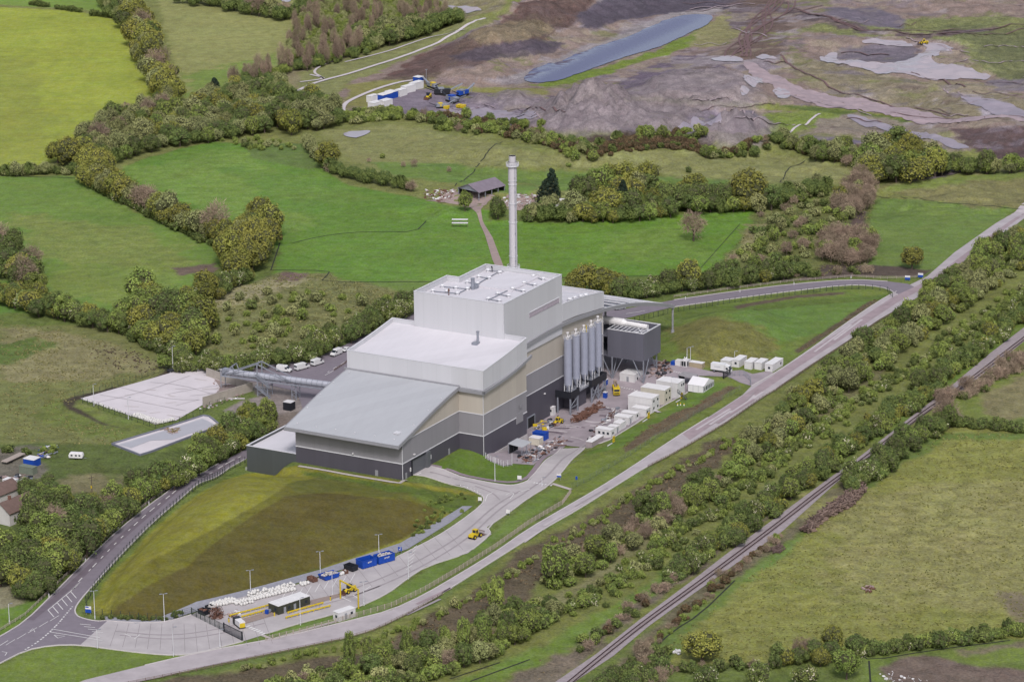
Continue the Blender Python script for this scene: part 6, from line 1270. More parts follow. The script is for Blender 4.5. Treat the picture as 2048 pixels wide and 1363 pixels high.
# yellow lorry with pump boom
c, rz = place((1229,768), (1235,799)); t = thing('pump_lorry', 'bright yellow lorry with folded dusty boom facing the camera beside the silos', 'lorry', c, rz)
m = MB(); m.side([(2.4, .5), (4.4, .5), (4.5, 1.5), (4.2, 2.9), (2.4, 3.0)], -1.25, 1.25); cb = m.build('cab', C_yel, t)
m = MB(); m.box(4.3, 4.48, -1.05, 1.05, 1.7, 2.6); m.box(2.8, 3.8, -1.28, -1.25, 1.7, 2.5); m.build('window', C_glass, cb); m = MB(); m.box(4.45, 4.55, -1.0, 1.0, .9, 1.3); m.build('grille', C_black, cb)
m = MB(); m.box(-4.5, 2.3, -1.1, 1.1, .7, 1.2); m.build('chassis', C_black, t); m = MB(); m.side([(-4.2, 1.2), (2.2, 1.2), (2.2, 1.9), (-3, 2.4), (-4.2, 2.0)], -1.2, 1.2); m.build('flatbed', C_yel, t)
m = MB(); m.bar((1.5, 0, 2.0), (-3.2, .1, 3.4), .5); m.bar((-3.2, .1, 3.4), (1.6, .5, 3.5), .4); m.bar((-3.2, -.4, 3.1), (1.2, -.5, 2.9), .35); m.tube((-3.6, 0, 2.6), (-4.6, 0, 3.2), .7, 10); m.build('boom', mat('dusty_beige_metal', (150,132,120), .8, .2, 1), t); wheels(t, (-3.4, -2.2, 3.2), 2.4, .52)
# machines
def loader(label, p, q, bucket=True, fork=False, boom=False, s=1.0, name='wheel_loader'):
    c, rz = place(p, q); t = thing(name, label, 'construction vehicle', c, rz); t.scale = (s, s, s)
    m = MB(); m.side([(-3, .9), (-.2, .8), (-.2, 1.7), (-1, 1.9), (-2.9, 1.75)], -.95, .95); m.build('engine_body', C_yel, t)
    m = MB(); m.side([(-.2, .7), (1.6, .7), (1.8, 1.1), (.6, 1.5), (-.2, 1.5)], -.6, .6); m.build('front_frame', C_yel, t)
    m = MB(); m.side([(-1.0, 1.75), (.3, 1.5), (.2, 2.9), (-.9, 2.9)], -.7, .7); cb = m.build('cab', C_glass, t)
    m = MB(); m.box(-1.05, .35, -.78, .78, 2.9, 3.05)
    for x in (-1.0, .25):
        for y in (-.74, .74): m.bar((x, y, 1.6), (x, y, 2.9), .12)
    m.build('cab_roof', C_yel if not boom else C_black, cb)
    if boom: m = MB(); m.bar((-2.4, .95, 2.3), (2.6, .95, 1.0), .34); m.build('boom', C_yel, t)
    else:
        for y in (-.6, .6): m = MB(); m.bar((.3, y, 1.9), (2.6, y, .7), .22); m.build('lift_arm', C_yel, t)
    m = MB()
    if fork:
        for k in range(7): m.bar((2.6, -1.3+k*.43, .3), (3.0, -1.3+k*.43, 1.7), .1); m.bar((2.6, -1.3+k*.43, .3), (4.1, -1.3+k*.43, .3), .1)
        m.bar((3.0, -1.3, 1.7), (3.0, 1.3, 1.7), .15); m.bar((2.6, -1.3, .35), (2.6, 1.3, .35), .2); m.build('grapple_fork', C_rust, t)
    else: m.side([(2.5, .2), (3.6, .15), (3.6, .25), (2.75, .35), (2.9, 1.2), (2.7, 1.25)], -1.3, 1.3); m.build('bucket', C_rust, t)
    wheels(t, (-2.0, 1.2), 2.5, .78, hub=C_yel, tw=.5); return t
loader('yellow wheel loader with dark grab fork driving on the service road', (937,1082), (967,1068), fork=True)
loader('yellow telehandler parked under the yellow height gantry', (711,1180), (684,1190), boom=True, s=.92, name='telehandler')
loader('yellow dumper beside the loading door of the plant', (1124,845), (1106,852), s=.85, name='site_dumper')
loader('tiny yellow digger beside the far pools', (1851,88), (1843,89), s=.9, name='yellow_digger')
# box shaped cabins: near corner, end of the long side, end of the short side, height
def rect3(n, a, s):
    N = at(*n); A = at(*a); S = at(*s); d = (A-N).xy; L = d.length; rz = math.atan2(d.y, d.x); e = Vector((-math.sin(rz), math.cos(rz))); w = (S-N).xy.dot(e); return N, L, w, rz
def cabin(name, label, cat, N, L, w, h, rz, wall=None, roof=None, wins=(), doors=(), group=None, storeys=1, base=.2, slope=0):
    t = thing(name, label, cat, (N[0], N[1], G(N[0], N[1])), rz, group); y0, y1 = min(0, w), max(0, w)
    for k in range(storeys):
        z0 = base+k*h/storeys; z1 = base+(k+1)*h/storeys-.06
        m = MB(); m.box(0, L, y0, y1, z0-(.9 if k == 0 else 0), z1)
        n = max(1, int(L/1.5))
        for i in range(n+1): m.box(i*L/n-.04, i*L/n+.04, y0-.03, y0, z0, z1)
        for y in (y0+.06, y1-.06):
            m.box(-.03, .0, y-.1, y+.1, z0, z1)
        m.build('wall', wall or C_cab, t)
    m = MB(); m.box(-.1, L+.1, y0-.1, y1+.1, base+h-.06, base+h+.09)
    n = max(2, int(L/1.2))
    for i in range(n): m.box(L*(i+.5)/n-.05, L*(i+.5)/n+.05, y0, y1, base+h+.09, base+h+.13)
    m.build('roof', roof or C_wht, t)
    for f, u, z in wins:
        m = MB()
        if f == 's': m.box(u, u+.95, y0-.06, y0-.035, z, z+.9)
        else: m.box(-.07, -.035, u, u+.9, z, z+.9)
        m.build('window', C_glass, t)
    for f, u in doors:
        m = MB()
        if f == 's': m.box(u, u+.95, y0-.06, y0-.035, base, base+2)
        else: m.box(-.07, -.035, u, u+.95, base, base+2)
        m.build('door', mat('grey_door', (150,152,160), .5, .05, 1), t)
    return t
PHA = PH
def cab_ab(label, n, L, w, h, name='site_cabin', **k): N = at(*n); return cabin(name, label, k.pop('cat', 'cabin'), N, L, w, h, PHA, **k)
gf = 'white cabins by the yard gate'
cab_ab('white cabin standing second left of the gateway cabins, with one window', (1478,735), 7.0, 3.0, 2.7, wins=[('e', 1, 1.2)], group=gf)
cab_ab('white cabin with an open dark door, between two others by the mound', (1503,739), 6.0, 3.0, 2.7, doors=[('s', 1.5)], group=gf)
cab_ab('white cabin with grey slab path in front, third from the box lorry', (1523,740), 6.0, 3.0, 2.7, wins=[('s', 4, 1.2)], group=gf)
cab_ab('longest white cabin at the right end of the gateway row', (1545,744), 9.6, 3.2, 2.8, wins=[('e', 1, 1.1), ('s', 7, 1.2)], group=gf)
cab_ab('small plain white cabin right behind the box lorry', (1460,736), 4.5, 4, 2.6, name='store_cabin')
gs = 'stacked cabins beside the loading yard'
cab_ab('lower left two storey block of white cabins with a black stair rail', (1304,826), 6, 10, 5.4, name='stacked_cabin', storeys=2, wins=[('s', 1, 1.2), ('s', 4.2, 1.2), ('s', 1, 3.9), ('s', 4.2, 3.9)], group=gs)
cab_ab('middle two storey block of cream white cabins', (1329,809), 5.6, 10, 5.4, name='stacked_cabin', storeys=2, wall=mat('cream_cabin_panel', (204,198,184), .6, .07, .4), wins=[('s', 1, 1.2), ('s', 3.8, 1.2), ('s', 1, 3.9), ('s', 3.8, 3.9)], group=gs)
cab_ab('upper right two storey block of white cabins with an outside stair', (1355,796), 6, 9, 5.6, name='stacked_cabin', storeys=2, wins=[('s', 3, 3.9), ('s', 4.6, 3.9)], group=gs)
def stair(label, p, L, h, rz):
    N = at(*p); t = thing('metal_stair', label, 'stair', N, rz); m = MB()
    for y in (0, .9): m.bar((0, y, .1), (L, y, h), .16)
    m.build('stringer', C_black, t); m = MB()
    for k in range(10): m.box(L*k/10, L*k/10+.3, 0, .9, .15+h*k/10, .2+h*k/10)
    m.build('tread', C_steel, t); m = MB()
    for y in (0, .9):
        m.bar((0, y, 1.1), (L, y, h+1), .08)
        for k in range(6): m.bar((L*k/5, y, .1+h*k/5), (L*k/5, y, 1.1+h*k/5), .07)
    m.build('handrail', C_black, t)
stair('black railed stair against the lower left cabin block', (1258,818), 5, 2.7, PH-.2); stair('outside stair at the right end of the upper cabin block', (1374,798), 3.6, 2.8, PH+1.9)
# marquee
N = at(1407,785); t = thing('marquee', 'white pitched marquee tent with arched windows on the grass', 'tent', N, PH)
M_tent = mat('white_tent_fabric', (228,226,230), .6, .03, .4); m = MB(); m.box(0, 9, 0, 6.6, -.3, 2.5); m.build('tent_wall', M_tent, t)
m = MB(); m.add([(-.15, -.15, 2.5), (9.15, -.15, 2.5), (4.5, -.15, 4.5), (-.15, 6.75, 2.5), (9.15, 6.75, 2.5), (4.5, 6.75, 4.5)], [(0, 1, 2), (5, 4, 3), (2, 5, 3, 0), (1, 4, 5, 2), (0, 3, 4, 1)]); m.build('tent_roof', M_tent, t)
for k in range(6): m = MB(); m.box(.7+k*1.4, 1.5+k*1.4, -.04, -.01, .5, 2.0); m.build('window', C_glass, t)
m = MB(); [m.box(x-.05, x+.05, -.06, -.01, 0, 2.5) for x in (0.05, 3, 6, 8.95)]; [m.box(-.06, -.01, y-.05, y+.05, 0, 2.5) for y in (0.05, 2.2, 4.4, 6.5)]; m.build('tent_pole', C_steel, t)
gr = 'small white huts in the row along the yard kerb'
cab_ab('long low grey sided tank with pale lid at the near end of the huts', (1184,895), 9, 2.4, 1.9, name='settling_tank', wall=mat('pinkish_grey_panel', (158,146,152), .7, .08, .5), group=None, cat='tank')
cab_ab('gutted white hut showing dark window holes, second in the row', (1222,875), 3, 6.4, 2.6, name='site_hut', wins=[('e', .8, 1), ('e', 2.6, 1), ('e', 4.4, 1), ('s', 1, 1)], group=gr)
cab_ab('narrow plain white container behind the gutted hut', (1232,868), 2.6, 3.4, 2.5, name='site_hut', doors=[('s', .8)], group=gr)
cab_ab('pair of plain white cubes, third in the row', (1241,861), 4.4, 3.0, 2.5, name='site_hut', group=gr)
cab_ab('white hut with a dark gap beside it, fourth in the row', (1257,850), 3.6, 6, 2.6, name='site_hut', wins=[('e', 1.5, 1.2)], doors=[('s', 1.2)], group=gr)
cab_ab('white hut beside the blue ladder, fifth in the row', (1271,842), 3, 6, 2.6, name='site_hut', wins=[('s', 1, 1.3)], group=gr)
cab_ab('white hut tucked in front of the lower cabin block', (1292,833), 3.6, 6, 2.6, name='site_hut', doors=[('s', 2)], wins=[('s', .5, 1.2)], group=gr)
cab_ab('small white kiosk against the charcoal wall', (1106,832), 2, 2.2, 3.2, name='kiosk', wins=[('e', .6, 1.6)])
cab_ab('cream storage container beside the lean-to shelter', (1078,892), 3.2, 4.2, 2.6, name='storage_container', wall=mat('cream_cabin_panel', (204,198,184), .6, .07, .4))
cab_ab('bright blue storage container by the plant wall', (1089,882), 3.2, 5, 2.6, name='storage_container', wall=C_blue, roof=C_blue)
cab_ab('white ribbed hut under the raised grey box', (1269,766), 6.8, 6.4, 3.0, name='ribbed_hut', doors=[('e', 2.5)], wins=[('s', 2, .8)])
cab_ab('tan container behind the generator set', (1404,738), 2.4, 5.5, 2.0, name='storage_container', wall=mat('tan_container', (170,156,132), .7, .08, .5))
cab_ab('small black shed with a pale roof on the bare ground by the conveyor', (582,822), 3.0, 3.4, 3.0, name='small_shed', wall=C_black, roof=C_cab)
N, L, w, rz = rect3((557,1230), (620,1209), (541,1221)); cabin('weighbridge_office', 'long dark green cabin with a white roof between the yellow barriers', 'cabin', N, L, w, 2.9, rz, wall=mat('dark_green_cabin', (62,64,54), .6, .08, .5), wins=[('e', 1, 1.3), ('s', 4, 1.2), ('s', 11, 1.2)], doors=[('s', 2.2), ('s', 6.3)])
N, L, w, rz = rect3((678,1243), (711,1232), (668,1238)); cabin('gate_cabin', 'single white cabin on the grass strip beside the haul road', 'cabin', N, L, w, 2.7, rz, wins=[('e', .8, 1.1), ('s', L-2, 1.2)], doors=[('s', 2.4)])
# dark shelter and lean-to
def shelter(label, p, L, w, h0, h1, roofm, name='open_shelter'):
    N = at(*p); t = thing(name, label, 'shelter', N, PH); m = MB(); m.side([(-.3, h0), (L+.3, h0), (L+.3, h0+.12), (-.3, h0+.12)], -.3, w+.3)
    for i, v in enumerate(m.v): m.v[i] = (v[0], v[1], v[2]+(h1-h0)*max(0, v[1])/w)
    m.build('roof', roofm, t)
    for x in (0, L/2, L):
        for y, z in ((0, h0), (w, h1)): m = MB(); m.bar((x, y, -.3), (x, y, z), .2); m.build('post', C_steel, t)
    m = MB(); m.box(0, L, w-.1, w, 0, h1-.1); m.build('back_wall', C_darkg, t); return t
shelter('lean-to shelter with a pale grey roof against the plant corner', (1044,912), 6.6, 5.4, 3.4, 3.9, C_roofg)
shelter('black open shelter behind the marquee', (1383,772), 5, 5.5, 3.2, 3.6, mat('worn_grey_roof', (150,146,150), .8, .15, 1))
# toilets, signs, generator, tanks
def solid(name, label, cat, p, parts, rz=PH, group=None, up=.1):
    N = at(*p, up); t = thing(name, label, cat, N, rz, group)
    for nm, fn, mt in parts:
        m = MB(); fn(m); m.build(nm, mt, t)
    return t
for p, lb in (((1213,771), 'blue portable toilet at the foot of the silo platform, upper one'), ((1212,797), 'blue portable toilet beside the yellow lorry, lower one')):
    solid('portable_toilet', lb, 'toilet', p, [('cabin_shell', lambda m: m.box(0, 1.3, 0, 1.3, 0, 2.2), C_blue), ('roof_cap', lambda m: m.box(-.05, 1.35, -.05, 1.35, 2.2, 2.4), C_wht), ('door', lambda m: m.box(-.04, -.01, .2, 1.1, .1, 2.0), C_blue)])
for p, lb in (((1226,887), 'yellow fire point board nearest the settling tank'), ((1296,839), 'yellow fire point board by the lower cabin block'), ((1362,800), 'yellow fire point board by the upper cabin block')):
    solid('fire_point_board', lb, 'notice board', p, [('board', lambda m: m.box(0, 1.5, 0, .15, .3, 2.6), C_yel), ('symbol', lambda m: (m.box(.4, .6, -.03, -.005, 1.7, 2.3), m.box(.8, 1.0, -.03, -.005, 1.6, 2.2), m.box(.4, 1.1, -.03, -.005, .9, 1.1)), C_black), ('post', lambda m: (m.box(.1, .2, .02, .12, -.2, .3), m.box(1.3, 1.4, .02, .12, -.2, .3)), C_steel), ('base_plank', lambda m: m.box(-3.5, 0, .2, .5, 0, .25), C_cab)])
for i, (x, y) in enumerate(((1355,811), (1361,810), (1368,811))):
    solid('yellow_cone', '%s yellow and white barrier post from the left, on the grass below the cabins' % ('first', 'second', 'third')[i], 'traffic cone', (x, y), [('body', lambda m: m.tube((0, 0, 0), (0, 0, .8), .28, 8, r2=.12), C_wht), ('band', lambda m: m.tube((0, 0, .4), (0, 0, .95), .22, 8, r2=.1), C_yel)], group='barrier posts on the grass')
solid('generator_set', 'white and blue generator units with black doors on the far side of the yard', 'generator', (1362,733), [('housing', lambda m: (m.box(0, 3, -2.5, 0, 0, 2.6), m.box(0, 2.4, .3, 2.6, 0, 2.2)), C_cab), ('black_panel', lambda m: (m.box(-.04, -.01, -2, -1.2, .3, 2.2), m.box(-.04, -.01, -1, -.2, .3, 2.2), m.box(.3, 1.2, -2.54, -2.51, .3, 2.1)), C_black), ('blue_tank', lambda m: m.box(-.2, 2, 2.7, 4.4, 0, 1.5), C_blue), ('exhaust', lambda m: (m.tube((1, -1, 2.6), (1, -1, 3.8), .15, 8), m.tube((2, -1, 2.6), (2.4, -1.4, 3.4), .3, 8)), C_wht)])
solid('fuel_bowser', 'white tank on a black skid behind the entrance gate', 'tank', (476,1250), [('tank', lambda m: m.box(0, 3.6, -1, 1, .7, 2.3), C_wht), ('end_panel', lambda m: (m.box(3.62, 3.7, -.9, .9, .5, 1.9), m.box(3.7, 3.74, -.7, .1, .8, 1.5)), C_yel), ('skid', lambda m: (m.box(-1.6, 3.6, -1, 1, .15, .66), m.box(-1.6, -.05, -1.1, 1.1, .67, 2.5)), C_black)], rz=-1.1)
solid('tanker_pod', 'blue and white pump set beside the weighbridge office', 'pump', (536,1227), [('drum', lambda m: (m.tube((0, 0, .6), (1.6, .2, .6), .55, 10), m.tube((2, .5, .7), (3.2, 1, .7), .6, 10)), C_steel), ('cover', lambda m: m.box(-.9, -.1, -.4, .6, .2, 1.5), C_blue)])
# open containers
def skip(name, label, cat, pts, h, mt, fill=None, flare=0., cage=False, marks=None, group=None):
    N, L, w, rz = rect3(*pts); t = thing(name, label, cat, (N.x, N.y, G(N.x, N.y)+.16), rz, group); y0, y1 = min(0, w), max(0, w); k = .12; f = flare
    m = MB(); m.box(f, L-f, y0, y1, .15, .3)
    m.side([(f, .3), (L-f, .3), (L, h), (0, h)], y0, y0+k); m.side([(f, .3), (L-f, .3), (L, h), (0, h)], y1-k, y1)
    m.side([(f, .3), (f+k, .3), (k, h), (0, h)], y0+k, y1-k); m.side([(L-f-k, .3), (L-f, .3), (L, h), (L-k, h)], y0+k, y1-k); m.build('hull', mt, t)
    m = MB(); n = max(3, int(L/1.1))
    for i in range(n+1): x = f+.1+(L-2*f-.2)*i/n; m.box(x-.05, x+.05, y0-.08, y0, .2, h-.05)
    for y in (y0-.04, y1+.04): m.bar((0, y, h), (L, y, h), .14)
    m.build('rib', mt, t)
    m = MB(); m.box(.4, L-.4, y0+.3, y0+.5, 0, .15); m.box(.4, L-.4, y1-.5, y1-.3, 0, .15); m.build('runner', C_black, t)
    if marks:
        m = MB()
        for a, b, c, d in marks: m.box(L*.5+a, L*.5+b, y0-.11, y0-.085, c, d)
        m.build('lettering', C_wht, t)
    if fill:
        rs = random.Random(len(label)); q = thing('', '', '') if False else None
        m = MB()
        for i in range(int(L*abs(w)*1.6)): m.blob((rs.uniform(.5, L-.5), rs.uniform(y0+.4, y1-.4), h*.8+rs.uniform(-.1, .35)), (rs.uniform(.25, .6), rs.uniform(.2, .5), rs.uniform(.15, .4)), i, n=6, m=4)
        o = m.build('waste_load', fill, None); o.location = t.location; o.rotation_euler = t.rotation_euler; tag(o, 'pale waste heaped in the '+label, 'waste', kind='stuff')
    return t
M_waste = mat('mixed_pale_waste', (186,180,178), .85, .25, 1.4)
skip('blue_container', 'big blue open container, left of the two, netted', 'container', [(725,1139), (754,1131), (715,1132)], 2.7, C_blue, marks=[(-.7, -.5, 1.6, 2.1), (-.4, .1, 1.9, 2.1), (-.4, -.25, 1.6, 1.9), (.2, .8, 1.95, 2.1), (.3, .5, 1.6, 1.95)])
skip('blue_container', 'big blue open container heaped with white waste, right of the two', 'container', [(758,1130), (790,1121), (750,1124)], 2.7, C_blue, fill=M_waste, marks=[(-1.0, -.8, 1.6, 2.1), (-.6, -.2, 1.9, 2.1), (-.6, -.45, 1.6, 1.9), (0, .2, 1.6, 2.1), (.4, 1.0, 1.95, 2.1), (.5, .8, 1.6, 1.8)])
skip('blue_skip', 'low blue skip full of pale rubbish by the white bags', 'skip', [(649,1163), (680,1154), (640,1156)], 1.5, C_blue, fill=M_waste, flare=.5)
skip('black_skip', 'black skip left of the blue containers', 'skip', [(704,1145), (717,1140), (694,1137)], 1.8, C_black, flare=.3)
skip('brown_skip', 'small brown rusty skip right of the blue one', 'skip', [(690,1149), (697,1147), (686,1146)], 1.1, C_rust, fill=M_waste)
skip('brown_skip', 'rusty skip of scrap between the white bags and the blue skip', 'skip', [(626,1166), (636,1163), (616,1160)], 1.3, C_rust, fill=C_rust)
skip('dark_skip', 'first dark open skip just inside the gate', 'skip', [(408,1232), (420,1228), (398,1226)], 1.5, C_black, fill=C_rust); skip('dark_skip', 'second dark open skip behind the scrap heap', 'skip', [(424,1226), (436,1222), (414,1219)], 1.5, C_black, fill=M_waste)
# bulk bags
M_bag = mat('white_bulk_bag', (212,210,208), .8, .05, 2)
def bagmesh(seed):
    m = MB(); m.blob((0, 0, .48), (.62, .62, .52), seed, n=9, m=6, rough=.10); m.blob((.05, 0, .95), (.25, .22, .2), seed+9, n=6, m=4)
    for i, v in enumerate(m.v):
        x, y, z = v; k = 1.0/max(.62, (abs(x)**4+abs(y)**4)**.25/.56) if max(abs(x), abs(y)) > .3 and z < .85 else 1; m.v[i] = (x*k*.95, y*k*.95, max(z, 0))
    me = bpy.data.meshes.new('bulk_bag'); me.from_pydata(m.v, [], m.f); me.materials.append(M_bag); me.polygons.foreach_set('use_smooth', [True]*len(m.f)); return me
BM = [bagmesh(s) for s in (1, 2, 3)]
def bag(p, label, group, up=0, s=1.0):
    o = bpy.data.objects.new('bulk_bag', rv.choice(BM)); COL.objects.link(o); o.location = (p[0], p[1], G(p[0], p[1])+.15+up); o.rotation_euler = (0, 0, rv.uniform(0, 6.3)); o.scale = (s*rv.uniform(.9, 1.1),)*2+(s*rv.uniform(.85, 1.15),)
    tag(o, label, 'bag', group)
def bagrow(p, q, n, rows, label, group, s=1.0, top=False):
    a = at(*p); b = at(*q); d = (b-a); e = Vector((-d.y, d.x, 0)).normalized()
    for i in range(n):
        for r in range(rows):
            c = a+d*((i+.5+rv.uniform(-.2, .2))/n)+e*(r*1.25+rv.uniform(-.15, .15)); bag(c, label, group, 0, s)
            if top and rv.random() < .35: bag(c, label, group, .95, s*.9)
bagrow((470,1210), (592,1180), 20, 2, 'white bulk bag in the long double row on the car park', 'white bulk bags on the car park', 1.05)
bagrow((500,1196), (590,1172), 15, 2, 'white bulk bag piled at the back of the long row', 'white bulk bags on the car park', 1.05, True)
bagrow((426,1215), (475,1204), 8, 3, 'white bulk bag in the cluster beside the scrap heap', 'white bulk bags by the scrap heap', 1.1)
bagrow((480,1212), (508,1205), 5, 1, 'white bulk bag in the near straggling row', 'white bulk bags by the scrap heap', .9)
bagrow((603,1172), (618,1168), 3, 2, 'white bulk bag in the small separate group by the rusty skip', 'white bulk bags by the rusty skip')
bagrow((681,1151), (687,1148), 2, 1, 'white bulk bag leaning on the blue skip', 'white bulk bags by the blue skip')
bagrow((166,800), (250,828), 18, 1, 'white bulk bag on the left rim of the slab yard', 'white bulk bags on the slab yard rim', .85)
bagrow((262,832), (312,848), 13, 3, 'white bulk bag heaped at the lower corner of the slab yard', 'white bulk bags on the slab yard corner', .95)
bagrow((314,849), (350,841), 9, 2, 'white bulk bag along the lower edge of the slab yard', 'white bulk bags on the slab yard edge', .95)
# loose scrap and rubble
def debris(name, poly, n, size, mats, label, seed, bars=.5, hmul=.6):
    P = [tuple(at(*p)[:2]) for p in poly]; A = np.array(P); x0, y0 = A.min(0); x1, y1 = A.max(0); rs = random.Random(seed); m = MB(); c = 0
    while c < n:
        x = rs.uniform(x0, x1); y = rs.uniform(y0, y1)
        if not inside(np.array(x), np.array(y), P): c += .02; continue
        z = G(x, y)+.15; s = size*rs.uniform(.4, 1.4); k = rs.randrange(len(mats))
        if rs.random() < bars: a = rs.gauss(PH, .5); L = s*rs.uniform(1, 3); m.bar((x-math.cos(a)*L/2, y-math.sin(a)*L/2, z+rs.uniform(0, size*hmul)), (x+math.cos(a)*L/2, y+math.sin(a)*L/2, z+rs.uniform(0, size*hmul)), s*.16, mi=k)
        elif rs.random() < .5: m.cbox((x, y, z+s*.25), (s, s*rs.uniform(.4, 1), s*rs.uniform(.2, .6)), rs.uniform(0, 3), mi=k)
        else: m.blob((x, y, z+s*.15), (s*.6, s*.5, s*.35), c if isinstance(c, int) else 1, n=6, m=4, mi=k)
        c = int(c)+1
    return tag(m.build(name, mats), label, 'debris', kind='stuff')
M_pkdust = mat('pinkish_dust', (160,140,136), .95, .2, 1)
M_tarm = mat('oily_black_stain', (92,84,92), .8, .2, .5)
debris('scrap_metal', [(1140,842), (1200,806), (1206,812), (1150,848)], 160, 1.6, [C_rust, M_pkdust, C_rust], 'rusty bars and offcuts lying along the silo platform', 1, .8)
debris('scrap_metal', [(1148,840), (1190,816), (1196,820), (1160,845)], 70, 2.0, [C_rust], 'rusty bars and offcuts heaped by the silo legs', 11, .6, .9)
debris('scrap_metal', [(1200,845), (1235,818), (1240,824), (1212,850)], 45, 1.3, [C_steel, C_wht, C_rust], 'pale pipes and fittings in the middle of the yard', 2, .8)
debris('scrap_metal', [(1030,925), (1060,900), (1095,885), (1125,872), (1135,885), (1100,905), (1070,928)], 170, 1.2, [C_steel, C_black, M_pkdust, C_wht, C_rust], 'mixed metal and timber stacked on the compound corner', 3, .6)
debris('scrap_metal', [(1060,852), (1110,835), (1130,845), (1095,860), (1070,862)], 60, 1.3, [C_steel, C_black, C_yel, C_wht, M_pkdust], 'pallets and hoses beside the loading door', 4, .5)
debris('scrap_metal', [(1172,882), (1186,872), (1195,880), (1182,890)], 26, 1.1, [C_black, C_wht, C_rust], 'black bins and scrap at the near end of the hut row', 5, .2)
debris('scrap_metal', [(1180,860), (1200,852), (1205,862), (1188,868)], 16, 1.1, [C_rust, C_black], 'tyres and rusty parts in the yard middle', 6, .3)
debris('scrap_heap', [(420,1232), (432,1222), (448,1230), (440,1238), (425,1238)], 120, 1.1, [C_rust, C_rust, M_pkdust], 'brown rusty scrap heap inside the gate', 7, .6, 2.2)
debris('scrap_heap', [(452,1232), (470,1222), (485,1224), (470,1236)], 40, .9, [C_rust, M_pkdust, C_cab], 'broken pallets beside the scrap heap', 8, .5, .6)
debris('rubble', [(1325,760), (1345,745), (1330,720), (1300,735), (1290,750)], 60, 1.3, [C_rust, M_pkdust, C_black], 'brown soil and timber under the raised box', 9, .4)
debris('rubble', [(850,380), (910,378), (905,398), (880,405), (845,396)], 120, 1.0, [M_pkdust, C_wht, C_rust], 'rubble scattered left of the open barn', 10, .3)
debris('rubble', [(1000,400), (1050,388), (1080,392), (1070,412), (1030,420), (1000,412)], 160, 1.1, [M_pkdust, M_pkdust, C_cab], 'pale rubble right of the open barn', 12, .3)
debris('rubble', [(420,760), (500,785), (470,800), (430,815), (395,820), (440,790)], 60, .9, [M_pkdust, C_cab], 'broken stone around the retaining wall', 13, .1)
debris('farm_clutter', [(80,893), (112,893), (118,905), (95,918), (78,915)], 46, 1.3, [C_steel, C_blue, M_pkdust, C_cab], 'clutter of boats and tarps at the smallholding', 14, .3)
debris('farm_clutter', [(0,955), (40,950), (66,955), (60,968), (20,970)], 56, 1.2, [C_wht, C_steel, C_black, M_pkdust], 'white sacks and scrap among the smallholding sheds', 15, .2)
debris('farm_clutter', [(1085,402), (1110,400), (1130,415), (1100,420)], 26, 1.1, [C_wht, C_cab, C_rust], 'white sheets and scrap beside the farm caravan', 17, .2)
debris('brush_pile', [(1602,1062), (1640,1030), (1680,1000), (1722,972), (1732,985), (1700,1015), (1650,1040), (1618,1068)], 900, 1.5, [mat('dead_branches', (104,86,80), .95, .25, 1.5), mat('dead_branches_pale', (134,114,104), .95, .25, 1.5)], 'long heap of cut dead branches between railway and pasture', 16, .9, 1.6)
debris('brush_pile', [(1535,1098), (1560,1090), (1575,1100), (1550,1108)], 70, 1.1, [mat('dead_branches', (104,86,80))], 'small heap of cut branches below the long one', 18, .9, .8)
debris('soil_clods', [(1722,1175), (1745,1172), (1752,1182), (1735,1186)], 30, 1.0, [M_pkdust, C_rust], 'small bare heap in the middle of the pasture', 19, .1, .5)
debris('white_rubbish', [(1760,1348), (1780,1338), (1830,1356), (1860,1362), (1800,1366), (1765,1362)], 22, .7, [C_wht, C_cab], 'white plastic scraps on the bottom edge field', 20, .6, .3)
debris('white_rubbish', [(1345,1308), (1352,1296), (1362,1310)], 12, 1.1, [C_wht], 'white plastic heap at the corner of the pasture', 21, .1, .6)
